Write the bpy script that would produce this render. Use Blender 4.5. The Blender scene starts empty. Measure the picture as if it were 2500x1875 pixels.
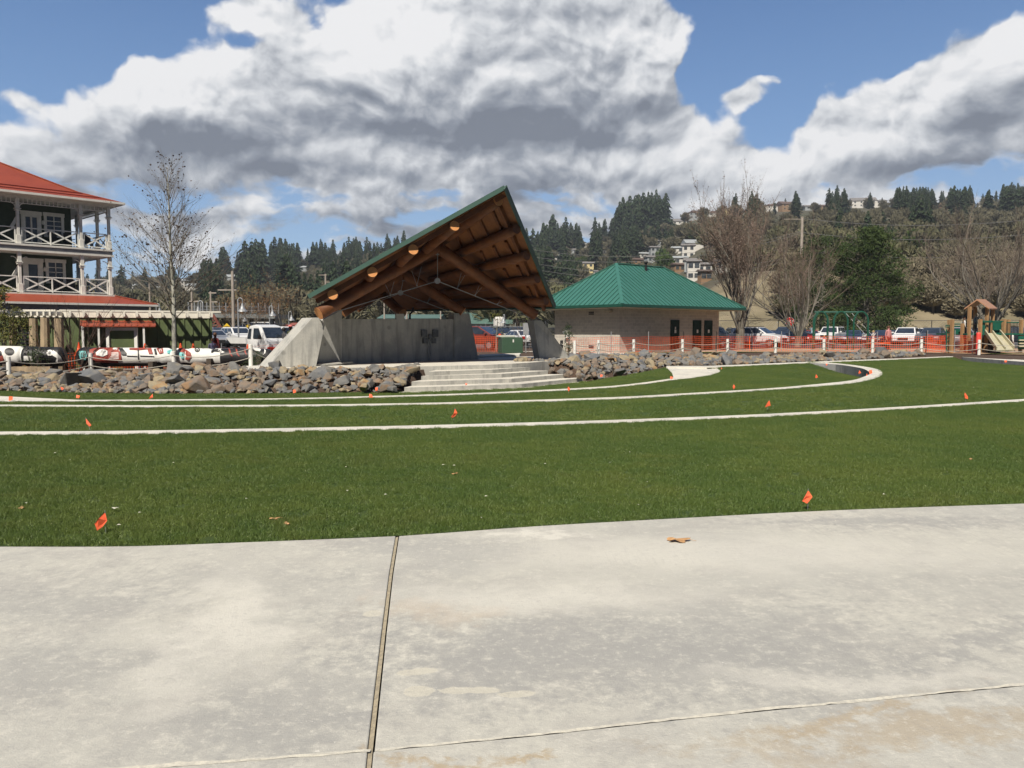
import bpy, bmesh, math, random
from math import sin, cos, tan, atan, atan2, asin, radians, pi, sqrt, exp
from mathutils import Vector, Matrix, noise
from mathutils.geometry import delaunay_2d_cdt
random.seed(7)
HAZE = True
S = bpy.context.scene
COL = S.collection
# ---------------------------------------------------------------- camera
F, CX, CY, HZ = 1950.0, 1250.0, 937.5, 808.0
TH = atan((CY - HZ) / F)
EYE = Vector((0, 0, 1.6))
cam = bpy.data.cameras.new('camera'); cob = bpy.data.objects.new('camera', cam); COL.objects.link(cob)
cob.location = EYE; cob.rotation_euler = (pi/2 - TH, 0, 0)
cam.sensor_width = 36; cam.lens = 36*F/2500; cam.clip_end = 8000; cam.clip_start = 0.05
S.camera = cob
S.view_settings.view_transform = 'Standard'; S.view_settings.look = 'None'
S.view_settings.exposure = 0.32; S.view_settings.gamma = 1
S.render.engine = 'CYCLES'
S.cycles.use_denoising = True; S.cycles.use_adaptive_sampling = True; S.cycles.adaptive_threshold = .02
S.cycles.max_bounces = 6; S.cycles.diffuse_bounces = 2; S.cycles.glossy_bounces = 3
S.cycles.transparent_max_bounces = 12; S.cycles.caustics_reflective = False; S.cycles.caustics_refractive = False

def ray(u, v):
    x, y = (u - CX)/F, (CY - v)/F
    return Vector((x, cos(TH) + y*sin(TH), -sin(TH) + y*cos(TH)))
def W(u, v, Y):
    d = ray(u, v); return EYE + d*(Y/d.y)
def G(u, v, z=0.0):
    d = ray(u, v); return EYE + d*((z - EYE.z)/d.z)
def onplane(u, v, p, n):
    d = ray(u, v); return EYE + d*((p - EYE).dot(n)/d.dot(n))
# ---------------------------------------------------------------- node helper
class NT:
    def __init__(s, tree): s.t = tree; s.n = tree.nodes; s.l = tree.links
    def node(s, typ, **kw):
        nd = s.n.new(typ)
        for k, v in kw.items(): setattr(nd, k, v)
        return nd
    def put(s, sock, val):
        if isinstance(val, bpy.types.NodeSocket): s.l.new(val, sock)
        else: sock.default_value = val
    def m(s, op, a, b=0.0, c=None, clamp=False):
        nd = s.node('ShaderNodeMath', operation=op, use_clamp=clamp)
        s.put(nd.inputs[0], a); s.put(nd.inputs[1], b)
        if c is not None: s.put(nd.inputs[2], c)
        return nd.outputs[0]
    def vm(s, op, a, b=None):
        nd = s.node('ShaderNodeVectorMath', operation=op)
        s.put(nd.inputs[0], a)
        if b is not None: s.put(nd.inputs[1], b)
        return nd.outputs['Value'] if op in ('LENGTH', 'DOT_PRODUCT', 'DISTANCE') else nd.outputs[0]
    def noise(s, vec, scale, detail=4, rough=.55, dist=0.0, out='Fac', dim='3D'):
        nd = s.node('ShaderNodeTexNoise', noise_dimensions=dim)
        if vec is not None: s.put(nd.inputs['Vector'], vec)
        nd.inputs['Scale'].default_value = scale; nd.inputs['Detail'].default_value = detail
        nd.inputs['Roughness'].default_value = rough; nd.inputs['Distortion'].default_value = dist
        return nd.outputs[out]
    def ss(s, x, lo, hi, a=0.0, b=1.0):
        nd = s.node('ShaderNodeMapRange', interpolation_type='SMOOTHSTEP')
        s.put(nd.inputs[0], x); s.put(nd.inputs[1], lo); s.put(nd.inputs[2], hi); s.put(nd.inputs[3], a); s.put(nd.inputs[4], b)
        return nd.outputs[0]
    def mix(s, f, a, b, blend='MIX'):
        nd = s.node('ShaderNodeMix', data_type='RGBA', blend_type=blend)
        s.put(nd.inputs[0], f)
        for sk, v in ((nd.inputs[6], a), (nd.inputs[7], b)):
            if isinstance(v, bpy.types.NodeSocket): s.l.new(v, sk)
            else: sk.default_value = (*v[:3], 1)
        return nd.outputs[2]
# ---------------------------------------------------------------- world: sky with cumulus clouds
SUN_AZ, SUN_EL = radians(18), radians(49)     # sun stands behind the viewer, a little to the left
SUND = Vector((-sin(SUN_AZ)*cos(SUN_EL), -cos(SUN_AZ)*cos(SUN_EL), sin(SUN_EL)))
wd = bpy.data.worlds.new('World'); S.world = wd; wd.use_nodes = True
nt = NT(wd.node_tree); nt.n.clear()
sky = nt.node('ShaderNodeTexSky', sky_type='NISHITA')
sky.sun_disc = False; sky.sun_elevation = SUN_EL; sky.sun_rotation = pi + SUN_AZ
sky.air_density = 1.0; sky.dust_density = .6; sky.ozone_density = 1.6
co = nt.node('ShaderNodeTexCoord').outputs['Generated']
sp = nt.node('ShaderNodeSeparateXYZ'); nt.put(sp.inputs[0], co)
az = nt.m('ARCTAN2', sp.outputs[0], sp.outputs[1]); el = nt.m('ARCSINE', sp.outputs[2])
cb = nt.node('ShaderNodeCombineXYZ'); nt.put(cb.inputs[0], az); nt.put(cb.inputs[1], el)
P0 = cb.outputs[0]
wn = nt.noise(P0, 5.0, 2, .5, out='Color', dim='2D')
warp = nt.vm('MULTIPLY', nt.vm('SUBTRACT', wn, (.5, .5, .5)), (.07, .05, 0))
wn2 = nt.noise(P0, 26.0, 3, .5, out='Color', dim='2D')
warp2 = nt.vm('MULTIPLY', nt.vm('SUBTRACT', wn2, (.5, .5, .5)), (.016, .014, 0))
PL = nt.vm('ADD', P0, warp); P = nt.vm('ADD', PL, warp2)
def azel(u, v):
    d = ray(u, v).normalized(); return atan2(d.x, d.y), asin(d.z)
def field(blobs, pos):
    tot = None
    for (u, v, ru, rv, w) in blobs:
        a, e = azel(u, v)
        d = nt.vm('MULTIPLY', nt.vm('SUBTRACT', pos, (a, e, 0)), (F/ru, F/rv, 0))
        q = nt.vm('DOT_PRODUCT', d, d)
        g = nt.m('MULTIPLY', nt.m('EXPONENT', nt.m('MULTIPLY', q, -1.0)), w)
        tot = g if tot is None else nt.m('ADD', tot, g)
    return tot
COVER = [(350,230,170,100,1.3),(560,270,240,130,1.2),(150,335,170,70,.8),(50,250,50,22,.5),(880,200,230,150,1.2),(620,20,130,40,.95),(690,110,80,60,.5),
 (1150,120,330,180,1.5),(1450,180,250,150,1.2),(1330,20,300,80,1.0),(1650,55,90,38,.75),(1590,150,100,60,.45),(1240,330,400,70,1.0),(300,420,420,60,1.1),(900,360,380,55,1.0),
 (1600,330,180,60,1.2),(1480,400,260,55,1.1),(1000,430,340,42,1.1),(560,505,150,26,1.1),(800,520,240,34,1.15),(1100,510,160,26,.7),(1250,440,260,50,1.1),(1810,243,78,30,1.15),(1870,205,60,16,.6),
 (2180,290,200,110,1.2),(2380,230,180,100,1.2),(2480,120,80,60,1.0),(2280,400,330,70,1.2),(2000,350,120,44,.9),(1990,445,200,48,1.1),(1740,440,230,46,1.15),(1400,520,280,40,1.2),(1700,505,150,44,1.2),
 (600,612,190,30,1.2),(300,560,340,34,.9),(120,430,240,70,.9),(2300,490,300,30,.9),(1330,560,220,26,.9),(1040,575,150,20,.8),(900,600,120,12,.7),(760,640,200,14,.9),(20,215,70,32,.7),(2050,215,60,20,.55),(1560,90,260,130,.5),(1950,545,340,34,1.2),(1500,560,260,34,1.1),(1150,560,220,30,1.0),(700,560,240,26,.8),(400,560,240,34,.8),(1300,500,200,30,.6),(2250,520,300,30,.8),(900,470,200,30,.6),(1600,440,160,40,.5),(500,640,260,26,.8),(60,480,140,60,.6)]
SHADE = [(1815,262,60,14,.7),(480,375,280,42,1.1),(690,400,120,36,.6),(880,330,120,34,.7),(1180,335,300,52,1.45),(1430,300,170,60,.9),(1060,260,240,36,.4),(1430,25,120,40,.8),(1100,430,240,26,.45),(1290,470,200,30,.4),
 (2330,432,240,34,1.1),(2230,335,150,26,.6),(2430,300,120,50,.5),(180,455,260,32,.7),(1520,345,120,36,.5),(330,300,180,30,.3),(1480,430,190,24,.4),(820,545,260,18,.45),(560,530,160,14,.3),(1750,475,200,22,.35),(2450,170,60,60,.35),(560,630,200,18,.3),(1380,545,200,18,.3)]
CLEAR = [(770,520,60,16,.5),(1200,500,70,14,.5),(130,90,270,100,1.4),(60,200,110,60,.5),(470,480,90,18,.7),(330,500,80,16,.6),(1130,470,120,14,.6),(1880,470,50,60,.4),(1250,475,60,16,.6),(790,60,50,24,.3),(930,20,60,20,.4),(610,330,26,40,.0),(30,150,80,60,.5),(1850,320,60,60,.5),(1720,190,60,60,.5),(1930,60,270,110,1.0),(1700,290,60,90,.9),(640,96,80,24,.6),(1900,330,60,60,.6),(2150,120,140,60,.6),(1560,490,50,14,.5),(1060,480,80,14,.4),(470,500,60,16,.4)]
LIGHTS = [(340,160,110,50,.5),(480,160,120,45,.5),(900,130,100,60,.5),(1010,60,60,40,.4),(1550,110,90,60,.35),(2300,190,120,45,.5),(2490,110,60,60,.5),(970,405,60,24,.45),(300,190,120,40,.4),(1080,205,140,60,.35),(2120,250,90,40,.35),(1680,500,60,22,.4),(600,600,150,22,.6),(1560,320,80,25,.4),(2040,365,90,20,.35),(1290,480,60,16,.3),(700,385,60,18,.3)]
cov = nt.m('SUBTRACT', field(COVER, P), field(CLEAR, P))
sc3 = nt.vm('MULTIPLY', P, (1, 1.25, 1)); sl3 = nt.vm('MULTIPLY', PL, (1, 1.4, 1))
n1 = nt.noise(sc3, 7.5, 8, .55, dim='2D')
a1 = nt.noise(sl3, 7.5, 5, .5, dim='2D'); a2 = nt.noise(nt.vm('ADD', sl3, (-.014, .034, 0)), 7.5, 5, .5, dim='2D')
def vor(p, scale):
    v = nt.node('ShaderNodeTexVoronoi', feature='SMOOTH_F1', voronoi_dimensions='2D'); nt.put(v.inputs['Vector'], p); v.inputs['Scale'].default_value = scale
    v.inputs['Detail'].default_value = 2.5; v.inputs['Roughness'].default_value = .55; v.inputs['Smoothness'].default_value = .35
    return v.outputs['Distance']
b1 = nt.m('SUBTRACT', 1.0, vor(sc3, 15.0)); b2 = nt.m('SUBTRACT', 1.0, vor(nt.vm('ADD', sc3, (-.006, .014, 0)), 15.0))
c1_ = nt.noise(sc3, 30.0, 5, .6, dim='2D'); c2_ = nt.noise(nt.vm('ADD', sc3, (-.004, .009, 0)), 30.0, 5, .6, dim='2D')
covu = field(COVER[:34], nt.vm('ADD', PL, (-.012, .045, 0)))
covc = field(COVER[:34], PL)
front = nt.ss(sp.outputs[1], .05, .4)
n1c = nt.m('SUBTRACT', n1, .5)
D = nt.m('ADD', nt.m('MULTIPLY', cov, 1.0), nt.m('MULTIPLY', n1c, 1.7))
D = nt.m('ADD', D, nt.m('MULTIPLY', nt.m('SUBTRACT', b1, .58), .75))
low = nt.ss(el, .235, .14)
n5 = nt.noise(nt.vm('MULTIPLY', nt.vm('ADD', P, (3.1, .7, 0)), (9, 26, 1)), 1.0, 6, .55, dim='2D')
D = nt.m('ADD', D, nt.m('MULTIPLY', low, nt.m('SUBTRACT', nt.m('MULTIPLY', nt.m('SUBTRACT', n5, .5), 4.6), .50)))
D = nt.m('SUBTRACT', D, nt.m('MULTIPLY', nt.m('SUBTRACT', 1.0, front), 1.5))
alpha = nt.ss(D, .28, nt.m('ADD', .72, nt.m('MULTIPLY', low, .45)))
lit = nt.m('ADD', nt.m('MULTIPLY', nt.m('SUBTRACT', a1, a2), 1.9), nt.m('ADD', nt.m('MULTIPLY', nt.m('SUBTRACT', b1, b2), .6), nt.m('MULTIPLY', nt.m('SUBTRACT', c1_, c2_), .55)))
shade = nt.m('MULTIPLY', field(SHADE, nt.vm('ADD', PL, nt.vm('MULTIPLY', warp2, (.6, .6, 0)))), nt.ss(D, .35, 1.0))
shade = nt.m('MULTIPLY', shade, nt.m('ADD', .25, nt.m('MULTIPLY', n1, 1.5)))
br = nt.m('SUBTRACT', nt.m('ADD', .665, nt.m('MULTIPLY', lit, .80)), nt.m('MULTIPLY', shade, .50))
edge = nt.m('SUBTRACT', nt.ss(D, .45, .8), nt.ss(D, .8, 1.5))
br = nt.m('ADD', br, nt.m('MULTIPLY', field(LIGHTS, PL), .30))
br = nt.m('ADD', br, nt.m('MULTIPLY', edge, .07))
grad = nt.m('MINIMUM', nt.m('MAXIMUM', nt.m('SUBTRACT', covc, covu), -.5), .6)
br = nt.m('ADD', br, nt.m('MULTIPLY', grad, .30))
ramp = nt.node('ShaderNodeValToRGB'); nt.put(ramp.inputs[0], br)
e0, e1 = ramp.color_ramp.elements
e0.position = .08; e0.color = (.20, .225, .275, 1); e1.position = 1.0; e1.color = (.90, .90, .91, 1)
for pos, c in ((.3, (.30, .33, .385)), (.52, (.47, .495, .54)), (.75, (.70, .72, .75))):
    e = ramp.color_ramp.elements.new(pos); e.color = (*c, 1)
hs = nt.node('ShaderNodeHueSaturation'); hs.inputs['Saturation'].default_value = .97; hs.inputs['Hue'].default_value = .508; hs.inputs['Value'].default_value = .088
nt.put(hs.inputs['Color'], sky.outputs[0])
rb_ = nt.node('ShaderNodeValToRGB'); nt.put(rb_.inputs[0], sp.outputs[2])
q0, q1 = rb_.color_ramp.elements; q0.position = 0; q0.color = (.42, .59, .80, 1); q1.position = .75; q1.color = (.035, .095, .26, 1)
for pos, c in ((.10, (.34, .53, .80)), (.22, (.19, .37, .69)), (.42, (.085, .20, .46))):
    e = rb_.color_ramp.elements.new(pos); e.color = (*c, 1)
blue = nt.mix(.75, hs.outputs[0], rb_.outputs[0])
blue = nt.mix(nt.m('SUBTRACT', 1.0, front), blue, nt.vm('MULTIPLY', blue, (.25, .25, .27)))
colr = nt.mix(alpha, blue, ramp.outputs[0])
bg = nt.node('ShaderNodeBackground'); nt.put(bg.inputs[0], colr); bg.inputs[1].default_value = .80
wo = nt.node('ShaderNodeOutputWorld'); nt.l.new(bg.outputs[0], wo.inputs[0])
wd.cycles.sampling_method = 'MANUAL'; wd.cycles.sample_map_resolution = 512
# ---------------------------------------------------------------- sun
sl = bpy.data.lights.new('sun', 'SUN'); sl.energy = 4.8; sl.angle = radians(.5); sl.color = (1, .93, .82)
so = bpy.data.objects.new('sun', sl); COL.objects.link(so); so.rotation_euler = (-SUND).to_track_quat('-Z', 'Y').to_euler(); so.location = (0, -10, 40)
# ---------------------------------------------------------------- mesh helper
class MB:
    def __init__(s): s.v = []; s.f = []; s.mi = []; s.cur = 0
    def add(s, vs, fs):
        o = len(s.v); s.v += [Vector(p) for p in vs]; s.f += [tuple(i + o for i in f) for f in fs]; s.mi += [s.cur]*len(fs)
        return s
    def box(s, c, d, rz=0.0, M=None):
        R = M if M is not None else Matrix.Rotation(rz, 3, 'Z'); c = Vector(c); hx, hy, hz = d[0]/2, d[1]/2, d[2]/2
        vs = [c + R @ Vector((x, y, z)) for x, y, z in ((-hx,-hy,-hz),(hx,-hy,-hz),(hx,hy,-hz),(-hx,hy,-hz),(-hx,-hy,hz),(hx,-hy,hz),(hx,hy,hz),(-hx,hy,hz))]
        return s.add(vs, [(3,2,1,0),(4,5,6,7),(0,1,5,4),(1,2,6,5),(2,3,7,6),(3,0,4,7)])
    def beam(s, a, b, w, h, up=(0,0,1)):
        a, b = Vector(a), Vector(b); x = (b - a).normalized(); up = Vector(up)
        y = up.cross(x)
        if y.length < 1e-4: y = Vector((0, 1, 0)).cross(x)
        y.normalize(); z = x.cross(y)
        return s.box((a + b)/2, ((b - a).length, w, h), M=Matrix((x, y, z)).transposed())
    def prism(s, poly, ext):
        e = Vector(ext); n = len(poly); vs = [Vector(p) for p in poly] + [Vector(p) + e for p in poly]
        nrm = Vector((0,0,0))
        for i in range(n): nrm += Vector(poly[i]).cross(Vector(poly[(i+1) % n]))
        top, bot = tuple(range(n, 2*n)), tuple(reversed(range(n)))
        if nrm.dot(e) < 0: top, bot = top[::-1], bot[::-1]
        fs = [top, bot]
        for i in range(n):
            j = (i+1) % n; q = (i, j, j+n, i+n); fs.append(q if nrm.dot(e) >= 0 else q[::-1])
        return s.add(vs, fs)
    def tube(s, pts, rad, n=6, cap=True):
        pts = [Vector(p) for p in pts]
        if not hasattr(rad, '__len__'): rad = [rad]*len(pts)
        o = len(s.v); prev = None
        for i, p in enumerate(pts):
            t = (pts[min(i+1, len(pts)-1)] - pts[max(i-1, 0)]).normalized()
            if prev is None: a = t.orthogonal().normalized()
            else: a = (prev - t*prev.dot(t)); a = a.normalized() if a.length > 1e-6 else t.orthogonal().normalized()
            prev = a; b = t.cross(a)
            for k in range(n):
                an = 2*pi*k/n; s.v.append(p + (a*cos(an) + b*sin(an))*rad[i])
        for i in range(len(pts)-1):
            for k in range(n):
                q = o + i*n; k2 = (k+1) % n; s.f.append((q+k, q+k2, q+n+k2, q+n+k)); s.mi.append(s.cur)
        if cap:
            s.f.append(tuple(o + k for k in reversed(range(n)))); s.mi.append(s.cur)
            s.f.append(tuple(o + (len(pts)-1)*n + k for k in range(n))); s.mi.append(s.cur)
        return s
    def lathe(s, c, prof, n=16, ax=(0,0,1)):
        c = Vector(c); z = Vector(ax).normalized(); x = z.orthogonal().normalized(); y = z.cross(x)
        o = len(s.v)
        for r, h in prof:
            for k in range(n):
                an = 2*pi*k/n; s.v.append(c + z*h + (x*cos(an) + y*sin(an))*r)
        for i in range(len(prof)-1):
            for k in range(n):
                k2 = (k+1) % n; q = o + i*n; s.f.append((q+k, q+k2, q+n+k2, q+n+k)); s.mi.append(s.cur)
        s.f.append(tuple(o + k for k in reversed(range(n)))); s.mi.append(s.cur)
        s.f.append(tuple(o + (len(prof)-1)*n + k for k in range(n))); s.mi.append(s.cur)
        return s
    def ball(s, c, r, n=8, m=5):
        if not hasattr(r, '__len__'): r = (r, r, r)
        c = Vector(c); vs = [c + Vector((0,0,-r[2]))]; fs = []
        for i in range(1, m):
            ph = -pi/2 + pi*i/m
            for k in range(n): vs.append(c + Vector((r[0]*cos(ph)*cos(2*pi*k/n), r[1]*cos(ph)*sin(2*pi*k/n), r[2]*sin(ph))))
        vs.append(c + Vector((0,0,r[2])))
        for k in range(n): fs.append((0, 1+(k+1) % n, 1+k)); fs.append((len(vs)-1, 1+(m-2)*n+k, 1+(m-2)*n+(k+1) % n))
        for i in range(m-2):
            for k in range(n): a = 1+i*n; fs.append((a+k, a+(k+1) % n, a+n+(k+1) % n, a+n+k))
        return s.add(vs, fs)
    def build(s, name, mat, parent=None, smooth=False, world=True, bevel=0, loc=None):
        me = bpy.data.meshes.new(name)
        vs = s.v
        if loc is not None: L = Vector(loc); vs = [p - L for p in vs]
        elif parent is not None and world:
            chain = Matrix.Identity(4); q = parent; ms = []
            while q is not None: ms.append(q.matrix_basis.copy()); q = q.parent
            for mm in reversed(ms): chain = chain @ mm
            inv = chain.inverted(); vs = [inv @ p for p in vs]
        me.from_pydata([tuple(p) for p in vs], [], s.f)
        for mm in (mat if isinstance(mat, (list, tuple)) else [mat]): me.materials.append(mm)
        if isinstance(mat, (list, tuple)) and len(mat) > 1: me.polygons.foreach_set('material_index', s.mi)
        if smooth: me.polygons.foreach_set('use_smooth', [True]*len(me.polygons))
        me.update()
        o = bpy.data.objects.new(name, me); COL.objects.link(o)
        if loc is not None: o.location = loc
        if parent is not None: o.parent = parent
        if bevel:
            b = o.modifiers.new('bevel', 'BEVEL'); b.width = bevel; b.segments = 2; b.limit_method = 'ANGLE'; b.angle_limit = radians(40)
        return o
def tag(o, label=None, cat=None, group=None, kind=None):
    if label: o['label'] = label
    if cat: o['category'] = cat
    if group: o['group'] = group
    if kind: o['kind'] = kind
    return o
def thing(name, label, cat, loc=(0,0,0), rz=0.0, group=None):
    o = bpy.data.objects.new(name, None); COL.objects.link(o); o.location = loc; o.rotation_euler = (0, 0, rz); o.empty_display_size = .2
    return tag(o, label, cat, group)
def dup(root, loc=None, rz=None, label=None, scale=None):
    def cp(o, par):
        c = o.copy(); COL.objects.link(c); c.parent = par
        for ch in o.children: cp(ch, c)
        return c
    r = cp(root, None)
    if loc is not None: r.location = loc
    if rz is not None: r.rotation_euler = (0, 0, rz)
    if scale is not None: r.scale = scale if hasattr(scale, '__len__') else (scale,)*3
    if label: r['label'] = label
    return r
def struct(o): o['kind'] = 'structure'; return o
# ---------------------------------------------------------------- materials
MATS = {}
def mat(name, c1, c2=None, scale=3.0, rough=.8, bump=0.0, bscale=None, metal=0.0, detail=6, spec=.4, coord='Object', stretch=(1,1,1), lo=.35, hi=.65, coat=0.0, emit=None):
    if name in MATS: return MATS[name]
    m = bpy.data.materials.new(name); m.use_nodes = True; t = NT(m.node_tree); b = t.n['Principled BSDF']
    b.inputs['Roughness'].default_value = rough; b.inputs['Metallic'].default_value = metal
    b.inputs['Specular IOR Level'].default_value = spec; b.inputs['Coat Weight'].default_value = coat
    c2 = c2 or tuple(x*.82 for x in c1)
    tc = t.node('ShaderNodeTexCoord').outputs[coord]; vec = t.vm('MULTIPLY', tc, stretch)
    f = t.ss(t.noise(vec, scale, detail, .6), lo, hi)
    t.put(b.inputs['Base Color'], t.mix(f, c1, c2))
    if bump:
        bp = t.node('ShaderNodeBump'); bp.inputs['Strength'].default_value = bump; bp.inputs['Distance'].default_value = .02
        t.put(bp.inputs['Height'], t.noise(vec, bscale or scale*6, 6, .6)); t.put(b.inputs['Normal'], bp.outputs[0])
    MATS[name] = m; return m
def newmat(name):
    m = bpy.data.materials.new(name); m.use_nodes = True; MATS[name] = m
    t = NT(m.node_tree); return m, t, t.n['Principled BSDF']
M_white = mat('white_paint', (.80,.79,.74), (.70,.69,.64), 2.0, .55)
M_black = mat('black_plastic', (.015,.015,.016), (.03,.03,.03), 8, .5)
M_steel = mat('galvanised_steel', (.30,.31,.32), (.38,.39,.40), 12, .5, metal=.4)
M_orange = mat('orange_plastic', (.90,.13,.035), (.75,.09,.02), 5, .5)
M_flag = mat('orange_flag', (1.0,.19,.08), (.92,.13,.05), 30, .45)
M_rubber = mat('rubber', (.02,.02,.02), (.03,.03,.03), 10, .85)
M_glass = mat('dark_glass', (.02,.028,.04), (.035,.045,.06), 1.5, .08, spec=.9)
M_win = mat('window_glass', (.035,.04,.045), (.08,.09,.10), .8, .1, spec=.8)
# concrete foreground
def concrete(name, base, warm, grey, streak=True, sc=1.0, wallish=False):
    m, t, b = newmat(name); tc = t.node('ShaderNodeTexCoord').outputs['Object']
    R = t.node('ShaderNodeVectorRotate', rotation_type='Z_AXIS'); t.put(R.inputs['Vector'], tc); R.inputs['Angle'].default_value = radians(-8)
    v = R.outputs[0]
    big = t.noise(v, .45*sc, 5, .6, .6); mid = t.noise(v, 1.7*sc, 7, .65, .4); fine = t.noise(v, 16*sc, 6, .72)
    c = t.mix(t.ss(big, .38, .60), base, warm)
    c = t.mix(t.m('MULTIPLY', t.ss(t.m('ADD', t.m('MULTIPLY', mid, .45), t.m('MULTIPLY', big, .6)), .485, .62), .85), c, grey)
    if streak:
        st = t.noise(t.vm('MULTIPLY', v, (60, 2.2, 1)), 1.0, 4, .6)
        c = t.mix(t.m('MULTIPLY', t.ss(st, .45, .7), t.m('MULTIPLY', t.ss(mid, .42, .62), .35)), c, tuple(x*.72 for x in grey))
        st2 = t.noise(t.vm('MULTIPLY', v, (5, 34, 1)), 1.0, 5, .65)
        c = t.mix(t.m('MULTIPLY', t.ss(st2, .56, .70), .40), c, tuple(x*.72 for x in grey))
        sk = t.noise(t.vm('MULTIPLY', v, (3, 14, 1)), 4.0, 5, .7)
        c = t.mix(t.m('MULTIPLY', t.ss(sk, .60, .68), .55), c, tuple(min(.85, x*1.18) for x in base))
        pt = t.noise(t.vm('ADD', v, (31.3, 7.7, 0)), 2.6, 4, .5, .3)
        c = t.mix(t.m('MULTIPLY', t.ss(pt, .69, .71), .55), c, (.60,.57,.50))
        rs = t.noise(t.vm('ADD', v, (5.3, 17.7, 0)), .8, 3, .5)
        c = t.mix(t.m('MULTIPLY', t.ss(rs, .62, .78), .35), c, (.46,.36,.24))
        vor = t.node('ShaderNodeTexVoronoi', feature='F1'); t.put(vor.inputs['Vector'], v); vor.inputs['Scale'].default_value = 9
        c = t.mix(t.m('MULTIPLY', t.ss(vor.outputs['Distance'], .05, .02), .7), c, (.70,.68,.63))
        vb = t.node('ShaderNodeTexVoronoi', feature='F1'); t.put(vb.inputs['Vector'], t.vm('ADD', v, (3,5,0))); vb.inputs['Scale'].default_value = 5
        c = t.mix(t.m('MULTIPLY', t.ss(vb.outputs['Distance'], .035, .015), .7), c, (.20,.19,.18))
    if wallish:
        st = t.noise(t.vm('MULTIPLY', tc, (3.2, 3.2, .35)), 1.0, 5, .6, .5)
        c = t.mix(t.m('MULTIPLY', t.ss(st, .48, .68), .6), c, tuple(x*.62 for x in grey))
        vb = t.node('ShaderNodeTexVoronoi', feature='F1'); t.put(vb.inputs['Vector'], tc); vb.inputs['Scale'].default_value = .9
        c = t.mix(t.m('MULTIPLY', t.ss(vb.outputs['Distance'], .11, .05), .5), c, tuple(x*.5 for x in grey))
    c = t.mix(t.m('MULTIPLY', t.ss(fine, .35, .7), .22), c, tuple(x*.66 for x in grey))
    t.put(b.inputs['Base Color'], c); b.inputs['Roughness'].default_value = .85; b.inputs['Specular IOR Level'].default_value = .25
    bp = t.node('ShaderNodeBump'); bp.inputs['Strength'].default_value = .35; bp.inputs['Distance'].default_value = .006
    t.put(bp.inputs['Height'], t.m('ADD', fine, t.noise(v, 90*sc, 3, .6))); t.put(b.inputs['Normal'], bp.outputs[0])
    return m
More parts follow.
